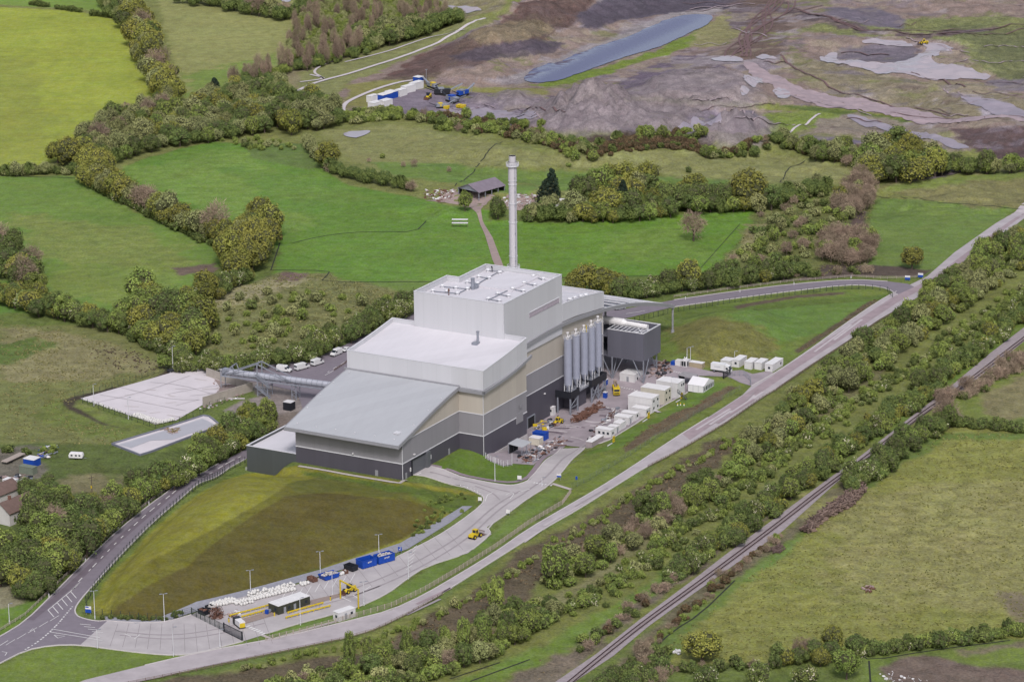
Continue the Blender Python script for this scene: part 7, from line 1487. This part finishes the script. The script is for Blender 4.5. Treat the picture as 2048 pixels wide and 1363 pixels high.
# lamp posts
def lamp(label, p, h=8.0, heads=2, rz=.3, group='lamp posts', mt=None):
    N = at(*p); t = thing('lamp_post', label, 'lamp post', N, rz, group); m = MB(); m.tube((0, 0, -.3), (0, 0, h), .13, 8, r2=.08); m.tube((0, 0, -.2), (0, 0, 1), .17, 8); m.build('pole', mt or C_trim, t)
    hd = ((-1, 1) if heads == 2 else (1,))
    for s in hd: m = MB(); m.bar((0, 0, h), (s*.7, 0, h+.1), .1); m.cbox((s*.9, 0, h+.1), (.75, .36, .16)); m.build('lamp_head', C_steel, t)
for p, h, n, lb in (((501.5,1189),8.4,2,'twin headed lamp behind the middle of the bag rows'), ((641,1152),8.6,2,'twin headed lamp behind the blue skip'), ((758,1106),6.6,2,'twin headed lamp behind the blue containers'), ((665,1189),8,1,'lamp between the office and the yellow gantry'), ((817,1157),9,1,'lamp on the grass edge right of the blue containers'),
                    ((728,1210),8,2,'lamp just right of the yellow gantry'), ((601,1249),9,1,'lamp on the kerb in front of the weighbridge office'), ((440,1295),6,1,'lamp outside the gate on the lower kerb'), ((190,1237),9.4,2,'twin headed lamp by the blue and white sign'), ((329,1243),9.4,2,'twin headed lamp at the foot of the bund'),
                    ((19,1246),6.6,1,'lamp at the left edge by the field gate'), ((195,1295),6,1,'lamp at the tip of the grass triangle'), ((347,1311),9.4,1,'lamp on the lowest kerb of the concrete apron'), ((990,962),9,1,'lamp on the lawn below the plant corner'), ((1374,727),6.4,1,'left lamp of the pair beside the green mound'), ((1381,731),7.6,1,'right taller lamp of the pair beside the green mound'),
                    ((1469,722),4,1,'short lamp behind the gateway cabins'), ((346,739),9.4,1,'lamp at the top corner of the slab yard'), ((188,811),8.4,1,'lamp on the left rim of the slab yard'), ((257,838),8.4,1,'lamp on the lower rim of the slab yard'), ((1084,972),3.2,1,'short lamp at the crossing'), ((1343,800),9,1,'lamp rising between the cabin blocks')):
    lamp('slim '+lb, p, h, n)
N = at(185,1000); t = thing('telegraph_pole', 'wooden telegraph pole above the trees left of the access road', 'pole', N, .4); m = MB(); m.tube((0, 0, -.3), (0, 0, 9), .18, 8, r2=.12); m.build('pole', BARK, t); m = MB(); m.bar((-1, 0, 8.3), (1, 0, 8.3), .18); m.build('cross_arm', BARK, t); m = MB(); m.tube((-.2, 0, 4.5), (-.2, 0, 5.4), .25, 8); m.build('junction_box', C_yel, t)
N = at(853,165); t = thing('lighting_mast', 'thin mast behind the quarry machines', 'mast', N, .4); m = MB(); m.tube((0, 0, -.3), (0, 0, 7), .12, 6); m.build('pole', C_steel, t); m = MB(); m.bar((-.7, 0, 7), (.7, 0, 7), .2); m.build('lamp_head', C_steel, t)
# signs
def sign(label, p, w, h, z, mt, face=None, rz=-.25):
    N = at(*p); t = thing('road_sign', label, 'sign', N, rz); m = MB(); m.box(-w/2, w/2, -.04, .04, z, z+h); b = m.build('board', mt, t)
    for s in (-1, 1): m = MB(); m.bar((s*w*.35, .08, -.3), (s*w*.35, .08, z+h), .09); m.build('post', C_steel, t)
    if face: m = MB(); [m.box(*f[:2], -.06, -.045, *f[2:]) for f in face]; m.build('symbol', C_blue if mt is C_wht else C_wht, b)
sign('white square board on the lawn below the plant', (1039,963), 1.5, 1.3, 1.0, C_wht)
sign('blue and white direction board beside the concrete ramp', (1118,960), 1.6, 1.1, 1.2, C_wht, [(-.8, .8, 1.2, 1.75)])
sign('white board at the road bend beside the ditch', (960,1005), 1.3, 1.3, .8, C_wht)
sign('white board on the grass strip near the wheel loader', (1016,1031), 1.3, 1.3, 1.0, C_wht)
sign('blue and white board at the foot of the bund by the junction', (177,1229), 2.0, 2.2, .8, C_wht, [(-1, 1, .8, 2.0), (-.9, .2, 2.5, 2.9)])
sign('small blue board at the end of the gravel strip', (800,1106), 1.3, 1.3, 1.0, C_blue, [(-.3, .2, 1.3, 1.6), (0, .4, 1.9, 2.1)])
sign('blue and white board left at the loop road entrance', (1815,562), 2.2, 1.8, .6, C_wht, [(-1.1, 1.1, .6, 1.6)])
sign('blue and white board right at the loop road entrance', (1841,557), 2.2, 1.8, .6, C_wht, [(-1.1, 1.1, .6, 1.6)])
sign('small blue post sign on the bank above the haul road', (1153,960), .7, 1.2, .3, C_blue)
# yellow gantry and barriers
a = at(681,1197); b = at(717,1216); t = thing('height_gantry', 'yellow goal shaped height gantry over the weighbridge lane', 'gantry', a, math.atan2(b.y-a.y, b.x-a.x)); D = (b-a).xy.length
m = MB(); m.bar((0, 0, -.2), (0, 0, 6.4), .36); m.build('post', C_yel, t); m = MB(); m.bar((D, 0, -.2), (D, 0, 6.4), .36); m.build('post', C_yel, t); m = MB(); m.bar((-.2, 0, 6.4), (D+.2, 0, 6.4), .4); m.build('crossbar', C_yel, t)
for p, q, lb in (((459,1234),(541,1212),'upper long yellow barrier running to the office'), ((483,1236),(532,1223),'shorter yellow barrier on the gravel island'), ((575,1228),(647,1208),'yellow barrier right in front of the office'), ((571,1238),(661,1214),'lowest long yellow barrier along the weighbridge')):
    a = at(*p); b = at(*q); D = (b-a).xy.length; t = thing('weighbridge_barrier', lb, 'barrier', (a.x, a.y, a.z+.15), math.atan2(b.y-a.y, b.x-a.x), 'yellow weighbridge barriers')
    m = MB(); m.box(0, D, -.16, .16, .45, .8); m.build('rail', C_yel, t); m = MB(); [m.box(x-.1, x+.1, -.1, .1, 0, .45) for x in np.linspace(.3, D-.3, 9)]; m.build('feet', C_yel, t)
sheet('weighbridge_island', [(487,1249),(540,1233),(560,1229),(640,1205),(690,1191),(680,1187),(640,1196),(560,1216),(483,1238)], mat('pinkish_gravel', (150,134,128), .95, .12, 1), .16)
for p, lb in (((458,1244), 'stubby yellow post behind the gate'), ((549,1232), 'stubby yellow post by the office corner'), ((661,1201), 'yellow post on the island end')):
    solid('yellow_bollard', lb, 'bollard', p, [('post', lambda m: m.tube((0, 0, 0), (0, 0, 1.4), .22, 8), C_yel), ('cap', lambda m: m.tube((0, 0, 1.4), (0, 0, 1.5), .25, 8), C_black)])
# fences
def fence(name, label, pts, h, gap, postm, kind='rail', group=None, railm=None, pr=.07, px=True):
    P = [at(*p) for p in pts] if px else pts; R0 = [np.array(p[:2]) for p in P]; S = resample(R0, gap, False); t = thing(name, label, 'fence', (0, 0, 0), 0, group)
    pm = MB(); pm.box(-pr, pr, -pr, pr, -.2, h); me = bpy.data.meshes.new('post'); me.from_pydata(pm.v, [], pm.f); me.materials.append(postm)
    idx = list(range(len(S))); near = sorted(idx, key=lambda i: S[i][1])[:100]; rest = [i for i in idx if i not in set(near)]
    for i in near: o = bpy.data.objects.new('post', me); COL.objects.link(o); o.parent = t; o.location = (S[i][0], S[i][1], G(*S[i]))
    if rest:
        m = MB()
        for i in rest: z = G(*S[i]); m.box(S[i][0]-pr, S[i][0]+pr, S[i][1]-pr, S[i][1]+pr, z-.2, z+h)
        o = m.build('posts', postm, t); o['kind'] = 'stuff'
    m = MB()
    for i in range(len(S)-1):
        a = Vector((*S[i], G(*S[i]))); b = Vector((*S[i+1], G(*S[i+1])))
        if kind == 'rail': zs = [h*.35, h*.62, h*.9]
        elif kind == 'mesh': zs = list(np.linspace(.1, h-.05, 5))
        else: zs = [h*.9]
        for z in zs: m.bar(a+Vector((0, 0, z)), b+Vector((0, 0, z)), .09 if kind == 'rail' else .04)
        if kind == 'pale':
            L = (b-a).length; n = max(1, int(L/.32))
            for k in range(n): c = a.lerp(b, (k+.5)/n); m.bar(c, c+Vector((0, 0, h-.05)), .07)
    m.build('rails' if kind == 'rail' else 'mesh_panel', railm or postm, t); return t
M_timb = mat('weathered_brown_timber', (118,98,90), .9, .15, 2); M_timp = mat('pale_grey_timber', (168,156,148), .9, .12, 2); M_grn = mat('dark_green_fence_steel', (44,56,52), .6, .1, 2)
fence('timber_fence', 'brown post and rail fence along the lower side of the haul road', [(240,1372),(410,1338),(560,1306),(680,1281),(748,1262),(817,1229),(885,1190)], 1.2, 2.6, M_timb)
fence('timber_fence', 'brown post and rail fence on the straight haul road past the yard gate', [(1296,935),(1348,909),(1451,849),(1519,801),(1553,781),(1622,734),(1690,690),(1758,644),(1827,604)], 1.2, 2.6, M_timb)
fence('timber_fence', 'rail fence along the left verge of the access road', [(0,1262),(51,1230),(103,1180),(140,1144),(192,1096),(239,1052),(297,1006),(342,973),(410,935),(480,897)], 1.2, 2.6, M_timp)
fence('pale_fence', 'pale close boarded fence between service road and haul road', [(532,1281),(600,1265),(700,1237),(783,1213),(851,1180),(919,1140),(988,1097),(1056,1049),(1125,1008),(1142,985)], 1.7, 2.4, M_timp, 'pale', pr=.1)
fence('mesh_fence', 'dark green mesh fence along the foot of the grass bund', [(490,925),(450,945),(410,967),(366,998),(308,1048),(260,1096),(219,1140),(190,1176),(172,1205),(174,1222),(205,1232),(260,1238),(330,1242),(383,1228)], 2.5, 2.7, M_grn, 'mesh', pr=.1)
fence('mesh_fence', 'dark mesh fence on the lower side of the loop road', [(1250,650),(1345,625),(1470,604),(1590,589),(1690,578),(1745,578),(1775,583),(1785,595)], 2.2, 2.6, M_grn, 'mesh', pr=.09)
fence('timber_fence', 'rail fence on the upper side of the loop road', [(1348,595),(1468,578),(1587,563),(1704,554),(1775,558),(1830,556),(1845,553)], 1.2, 3, M_timp)
fence('mesh_fence', 'dark mesh fence on the upper left side of the slab yard', [(150,797),(200,784),(260,765),(320,745),(344,738),(380,731)], 2.4, 3, M_grn, 'mesh')
fence('mesh_fence', 'dark mesh fence on the lower side of the slab yard', [(165,806),(240,832),(311,856),(345,850),(400,830),(420,815),(450,806)], 2.4, 3, M_grn, 'mesh')
fence('mesh_fence', 'see-through mesh fence between yard bank and haul road', [(1142,980),(1230,930),(1330,865),(1420,812),(1480,780)], 2.0, 4, mat('grey_green_wire', (110,122,108), .7, .1, 2), 'mesh', pr=.05)
fence('mesh_fence', 'grey mesh fence curving round the yard gate', [(1458,757),(1470,752),(1488,752),(1500,762),(1502,772)], 2.3, 1.6, C_steel, 'mesh')
fence('mesh_fence', 'grey railing stepping down beside the low annex', [(492,940),(520,934),(560,926),(592,919)], 1.3, 2, C_trim, 'rail')
fence('mesh_fence', 'low guard rail beside the back road', [(668,742),(690,728),(700,718)], 1.0, 1.5, M_timb, 'rail')
fence('mesh_fence', 'grey wire compound fence on the lawn corner', [(971,916),(1007,933),(1024,930),(1024,918)], 2.2, 1.4, C_trim, 'mesh')
fence('entrance_fence', 'dark steel fence from the bund to the entrance gate', [(384,1230),(410,1243),(430,1253),(447,1262)], 2.6, 2.0, M_grn, 'pale')
for p, q, lb in (((448,1263),(484.6,1281),'closed black steel entrance gate'), ((1447,757),(1460,750),'dark steel gate leaves at the yard entrance')):
    a = at(*p); b = at(*q); D = (b-a).xy.length; t = thing('steel_gate', lb, 'gate', a, math.atan2(b.y-a.y, b.x-a.x)); h = 3.2 if D > 6 else 2.8
    for x in (0, D): m = MB(); m.bar((x, 0, -.2), (x, 0, h), .34); m.build('gate_post', C_black, t)
    m = MB(); m.bar((0, 0, .3), (D, 0, .3), .18); m.bar((0, 0, h-.3), (D, 0, h-.3), .18); m.build('gate_frame', C_black, t)
    m = MB(); [m.bar((x, 0, .3), (x, 0, h-.3), .09) for x in np.arange(.4, D, .38)]; m.build('gate_bars', C_black, t)
# bollards at the bend
a_ = [(921,972),(928,974),(935,976),(942,979),(949,982),(955,985),(960,988),(964,992)]
for i, p in enumerate(a_): solid('bollard', 'short pale bollard on the inside of the road bend', 'bollard', p, [('post', lambda m: m.tube((0, 0, 0), (0, 0, .95), .13, 8), C_wht), ('band', lambda m: m.tube((0, 0, .7), (0, 0, .8), .15, 8), C_black)], group='bollards at the road bend')
# marker posts along verges
for p in ((98,1194),(171,1123),(236,1059),(298,1009),(375,960),(1588,570),(1702,557),(1480,585),(1371,599)): solid('marker_post', 'low white marker post on the road verge', 'marker post', p, [('post', lambda m: m.box(-.12, .12, -.12, .12, 0, 1.2), C_wht), ('cap', lambda m: m.box(-.15, .15, -.15, .15, 1.2, 1.3), C_steel)], group='white marker posts on the verges')
# concrete walls of the slab yard
def wallr(label, p, q, h, mt=M_conc, t=.35, name='retaining_wall'):
    a = at(*p); b = at(*q); D = (b-a).xy.length; o = MB(); z = [G(a.x, a.y), G(b.x, b.y)]; o.box(0, D, -t/2, t/2, -3, h); o.box(0, D, -t/2-.06, t/2+.06, h, h+.15); n = max(1, int(D/4))
    for k in range(n+1): o.box(D*k/n-.15, D*k/n+.15, -t/2-.12, -t/2, -3, h)
    ob = o.build(name, mt, None, (a.x, a.y, a.z), math.atan2(b.y-a.y, b.x-a.x)); return tag(ob, label, 'wall')
M_wallc = mat('weathered_wall_concrete', (172,164,156), .9, .12, .3)
wallr('long weathered concrete wall running down from the conveyor tower', (406,812), (504,782), 3.4, M_wallc); wallr('sloping concrete wall at the back of the slab yard', (414,752), (500,781), 3.2, M_wallc)
sheet('stone_pile_floor', [(428,758),(500,781),(450,796),(430,790),(440,775)], mat('crushed_stone', (150,134,130), .95, .2, .8), .1)
# lagoon
t = None
sheet('lagoon_basin', [(224,889),(407,832),(418,834),(440,852),(300,905),(280,911)], M_pale, .12)
sheet('lagoon_water', [(238,890),(330,862),(405,838),(432,852),(345,880),(300,882),(262,897)], mat('milky_lagoon_water', (176,174,182), .35, .05, .1, spec=.6), .2)
ribbon('lagoon_edge', [(224,889),(280,911),(300,905),(440,852),(418,834),(407,832),(330,857),(224,889)], .55, mat('grey_liner', (120,122,136), .7, .1, .5), .2, hgt=.4)
debris('reed_mat', [(325,858),(352,856),(362,862),(350,868),(335,865)], 60, 1.0, [mat('dry_reed', (130,118,80), .95, .2, 2), M_pkdust], 'brown clump of reeds and branches in the lagoon', 30, .8, .4)
# smallholding, houses, barn
def house(name, label, n, L, w, h, hr, rz, wall, roof, open_=False, cat='house', wins=()):
    N = at(*n); t = thing(name, label, cat, N, rz)
    if not open_: m = MB(); m.box(0, L, 0, w, -.6, h); m.add([(0, 0, h), (0, w, h), (0, w/2, hr)], [(0, 2, 1)]); m.add([(L, 0, h), (L, w, h), (L, w/2, hr)], [(0, 1, 2)]); m.build('wall', wall, t)
    else:
        for x in np.linspace(0, L, 5):
            for y in (0, w): m = MB(); m.bar((x, y, -.3), (x, y, h), .3); m.build('post', wall, t)
        m = MB(); m.box(0, L, w-.1, w, 0, h); m.box(L-.1, L, 0, w-.1, 1.5, h); m.build('back_wall', C_darkg, t); m = MB(); m.add([(0, 0, h), (0, w, h), (0, w/2, hr)], [(0, 2, 1)]); m.bar((0, 0, h), (0, w, h), .3); m.build('gable', wall, t)
    m = MB(); e = .5
    m.add([(-e, -e, h-.25), (L+e, -e, h-.25), (L+e, w/2, hr), (-e, w/2, hr), (-e, w+e, h-.25), (L+e, w+e, h-.25), (-e, -e, h-.05), (L+e, -e, h-.05), (L+e, w/2, hr+.2), (-e, w/2, hr+.2), (-e, w+e, h-.05), (L+e, w+e, h-.05)],
          [(6, 7, 8, 9), (9, 8, 11, 10), (0, 3, 2, 1), (3, 4, 5, 2), (0, 1, 7, 6), (5, 4, 10, 11), (0, 6, 9, 3), (3, 9, 10, 4), (1, 2, 8, 7), (2, 5, 11, 8)]); ro = m.build('roof', roof, t)
    for k in wins: m = MB(); m.box(k, k+1.2, -.05, -.02, 1, 2.2); m.build('window', C_glass, t)
    if cat == 'house': m = MB(); m.box(L*.3, L*.3+.9, w/2-.4, w/2+.4, hr-.5, hr+1.3); m.build('chimney_stack', mat('red_brick', (128,92,80), .9, .15, 2), ro)
    return t
M_slate = mat('lichened_grey_sheet_roof', (128,118,130), .85, .12, .5); M_tile = mat('brown_roof_tiles', (112,92,86), .9, .15, .8); M_rend = mat('white_render', (206,202,200), .8, .06, .5)
house('open_barn', 'open fronted grey roofed barn on the farm track', (958,402), 17, 13, 4.2, 6.8, PH-.25, C_steel, M_slate, True, 'barn')
house('farm_cottage', 'white walled cottage with brown roof at the left edge', (20,1052), 14, 8, 4.6, 7.6, PH-.1, M_rend, M_tile, wins=(2, 6, 10)); house('farm_outhouse', 'brown roofed outhouse behind the cottage at the left edge', (-6,1012), 12, 8, 3.6, 6, PH-.1, M_rend, M_tile, cat='outbuilding')
house('garden_shed', 'small grey garden shed among the trees left of the access road', (146,1044), 3.5, 3, 2, 2.9, .3, mat('grey_boards', (132,124,130), .9, .1, 1), M_slate, cat='shed')
cabin('tarpaulin_store', 'bright blue sided store with a white top at the smallholding', 'store', at(68,935), 4, 4.6, 2.6, PH, wall=C_blue, roof=C_wht); cabin('green_container', 'grey green container in the smallholding yard', 'container', at(66,950), 2.6, 6, 2.4, PH, wall=mat('grey_green_panel', (118,126,112), .7, .1, 1), roof=mat('grey_green_panel'  , (118,126,112)))
cabin('white_store', 'white box store at the lower end of the smallholding', 'store', at(26,975), 3.0, 4.4, 2.2, PH, wall=C_wht); 
solid('flat_trailer', 'long grey plank trailer at the left edge', 'trailer', (14,930), [('bed', lambda m: m.box(0, 11, 0, 2.6, .9, 1.15), M_timp), ('frame', lambda m: (m.box(0, 11, .4, .6, .6, .9), m.box(0, 11, 2, 2.2, .6, .9)), C_black), ('wheel', lambda m: (m.tube((3, 0, .4), (3, .3, .4), .4, 10), m.tube((3, 2.3, .4), (3, 2.6, .4), .4, 10)), C_rub)])
def caravan(label, p, rz):
    N = at(*p); t = thing('caravan', label, 'caravan', N, rz); m = MB(); m.side([(-2.6, .5), (2.4, .5), (2.7, 1.3), (2.3, 2.4), (-2.2, 2.5), (-2.7, 1.6)], -1.1, 1.1); o = m.build('body', C_wht, t); bv = o.modifiers.new('soft', 'BEVEL'); bv.width = .25; bv.segments = 3
    for x in (-1.8, -.2, 1.1): m = MB(); m.box(x, x+.7, -1.13, -1.105, 1.3, 1.9); m.build('window', C_glass, t)
    m = MB(); [m.tube((0, s-.1, .33), (0, s+.1, .33), .33, 10) for s in (-1, 1)]; m.build('wheel', C_rub, t); m = MB(); m.bar((2.4, 0, .5), (3.7, 0, .45), .12); m.build('drawbar', C_steel, t)
caravan('white touring caravan alone on the grass of the smallholding', (153,917), -.15); caravan('cream caravan beside the farm wood', (1126,408), -.1)
for x, lb in ((0, 'upper white roofed feed shelter on the bright field'), (1, 'lower white roofed feed shelter on the bright field')):
    p = (920,447+x*7); N = at(*p); t = thing('feed_shelter', lb, 'shelter', N, -.06); m = MB(); m.side([(-3.6, 1.9), (3.6, 1.9), (3.6, 2.0), (-3.6, 2.0)], -1, 1); m.build('roof', C_wht, t)
    for u in (-3.3, 0, 3.3): m = MB(); m.bar((u, 0, 0), (u, 0, 1.9), .15); m.build('post', M_timb, t)
cabin('feed_store', 'white block beside the farm trees', 'store', at(1112,418), 3, 3, 1.6, .2, wall=C_wht)
# quarry machines and huts
for p, L, w, wl, lb in (((748,220), 7, 4, C_wht, 'lowest white hut of the quarry compound'), ((768,216), 7, 4, C_cab, 'pale roofed hut next to the lowest quarry hut'), ((766,204), 8, 4.5, C_blue, 'blue sided hut with a white roof in the quarry compound'), ((784,198), 5, 5, C_blue, 'blue container in the middle of the quarry compound'), ((742,206), 6, 3, C_wht, 'white hut at the left end of the quarry compound'),
                        ((800,194), 6, 3.5, C_cab, 'cream container right of the blue ones'), ((812,187), 8, 3.4, C_wht, 'white container second from the mast'), ((828,180), 8, 3.4, C_cab, 'off-white container nearest the mast'), ((838,168), 4, 4, C_blue, 'small blue container at the foot of the mast')):
    cabin('quarry_hut', lb, 'cabin', at(*p), L, w, 3.2, PH-.15, wall=wl, group='huts of the quarry compound')
def screener(label, p, rz, s=1.0, body=C_steel, accent=C_yel):
    N = at(*p); t = thing('screening_machine', label, 'quarry machine', N, rz, 'screening machines in the quarry'); t.scale = (s, s, s); m = MB(); m.side([(-4, 1.2), (4, 1.2), (4.5, 3.2), (-3.5, 3.6)], -1.5, 1.5); m.build('hopper', body, t)
    m = MB(); [m.box(-4, 4, y-.35, y+.35, 0, 1.0) for y in (-1.3, 1.3)]; m.build('tracks', C_rub, t)
    m = MB(); m.side([(3, 1.6), (11, 5.4), (11, 5.8), (3, 2.2)], -.6, .6); m.bar((7, -.5, 1), (9.5, -.5, 4.8), .2); m.build('conveyor_arm', C_steel, t); m = MB(); m.side([(-3, 1.6), (-9, 4.4), (-9, 4.7), (-3, 2.1)], -.5, .5); m.build('conveyor_arm', C_black, t)
    m = MB(); m.box(-2, 1, -1.55, 1.55, 3.4, 4.0); m.box(-1, 0, -1.7, 1.7, 1.6, 3.0); m.build('engine_cover', accent, t)
for p, rz, s, b, ac, lb in (((884,190), .2, 1.0, C_black, C_steel, 'black topped screening machine at the back of the cluster'), ((905,205), -.9, 1.0, C_steel, C_blue, 'grey screening machine with blue cover in the middle of the cluster'), ((925,192), .9, .9, C_blue, C_steel, 'blue screening machine at the right of the cluster'), ((882,216), .3, .7, C_steel, C_yel, 'small crusher with yellow cover at the front of the cluster'), ((865,176), 2.2, .8, C_steel, C_yel, 'grey conveyor machine near the mast')):
    screener(lb, p, rz, s, b, ac)
loader('yellow excavator left of the screening machines', (862,196), (850,202), s=1.0, name='yellow_excavator', boom=True)
for p, lb in (((893,219), 'yellow hopper box in front of the crusher'), ((918,216), 'left box of the two yellow hoppers on the mud'), ((926,217), 'right box of the two yellow hoppers on the mud')): solid('yellow_hopper', lb, 'hopper', p, [('bin', lambda m: m.side([(-1.3, .3), (1.3, .3), (1.7, 1.8), (-1.7, 1.8)], -1, 1), C_yel), ('frame', lambda m: m.box(-1, 1, -.8, .8, 0, .3), C_black)])
# ditches and field fences
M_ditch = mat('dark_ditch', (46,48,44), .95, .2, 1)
for pts in ([(585,486),(640,473),(700,465),(760,463),(830,464),(852,442)], [(540,540),(660,541),(655,550),(640,564),(820,564),(940,562)], [(910,372),(965,318),(1005,284)], [(1010,558),(1340,551)], [(1560,365),(1575,335),(1610,322)], [(1562,365),(1640,372),(1740,387),(1840,399),(1990,413),(2048,419)], [(1830,363),(1950,335)],
            [(1300,1303),(1345,1262),(1400,1228),(1470,1160)], [(1310,1332),(1440,1332),(1570,1326)], [(1722,1306),(1738,1321),(1860,1300),(2020,1280)], [(1738,1321),(1742,1380)], [(900,1357),(1000,1324)], [(940,1362),(1060,1318)], [(560,486),(542,540)], [(0,352),(150,356)], [(1380,560),(1480,448)]):
    ribbon('ditch', pts, .3 if pts[0] == (1380, 560) else .55, M_ditch, .02, sm_=1)
# railway
RL = [(1132,1372),(1210,1308),(1288,1246),(1380,1180),(1451,1128),(1553,1052),(1660,968),(1735,915),(1837,833),(1915,781),(2050,676),(2200,565)]
P = [at(*p) for p in RL]; S = resample(smooth_line([p[:2] for p in P], 2), 3, False)
M_rail = mat('rusty_steel_rail', (70,50,52), .6, .1, 2); M_slp = mat('dark_sleepers', (138,126,128), .95, .15, 2)
tr = bpy.data.objects.new('railway_track', None); COL.objects.link(tr); tag(tr, kind='structure')
for off in (-.75, .75):
    m = MB()
    for i in range(len(S)-1):
        a, b = np.array(S[i]), np.array(S[i+1]); d = (b-a)/max(np.hypot(*(b-a)), 1e-6); n = np.array([-d[1], d[0]])*off; m.bar((*(a+n), G(*a)+.44), (*(b+n), G(*b)+.44), .22)
    m.build('rail', M_rail, tr)
m = MB(); D = resample(S, .9, False)
for i in range(len(D)-1):
    a, b = np.array(D[i]), np.array(D[i+1]); m.cbox(((a[0]+b[0])/2, (a[1]+b[1])/2, G(*a)+.24), (.24, 2.3, .14), math.atan2(b[1]-a[1], b[0]-a[0]))
o = m.build('sleepers', M_slp, tr); o['kind'] = 'stuff'
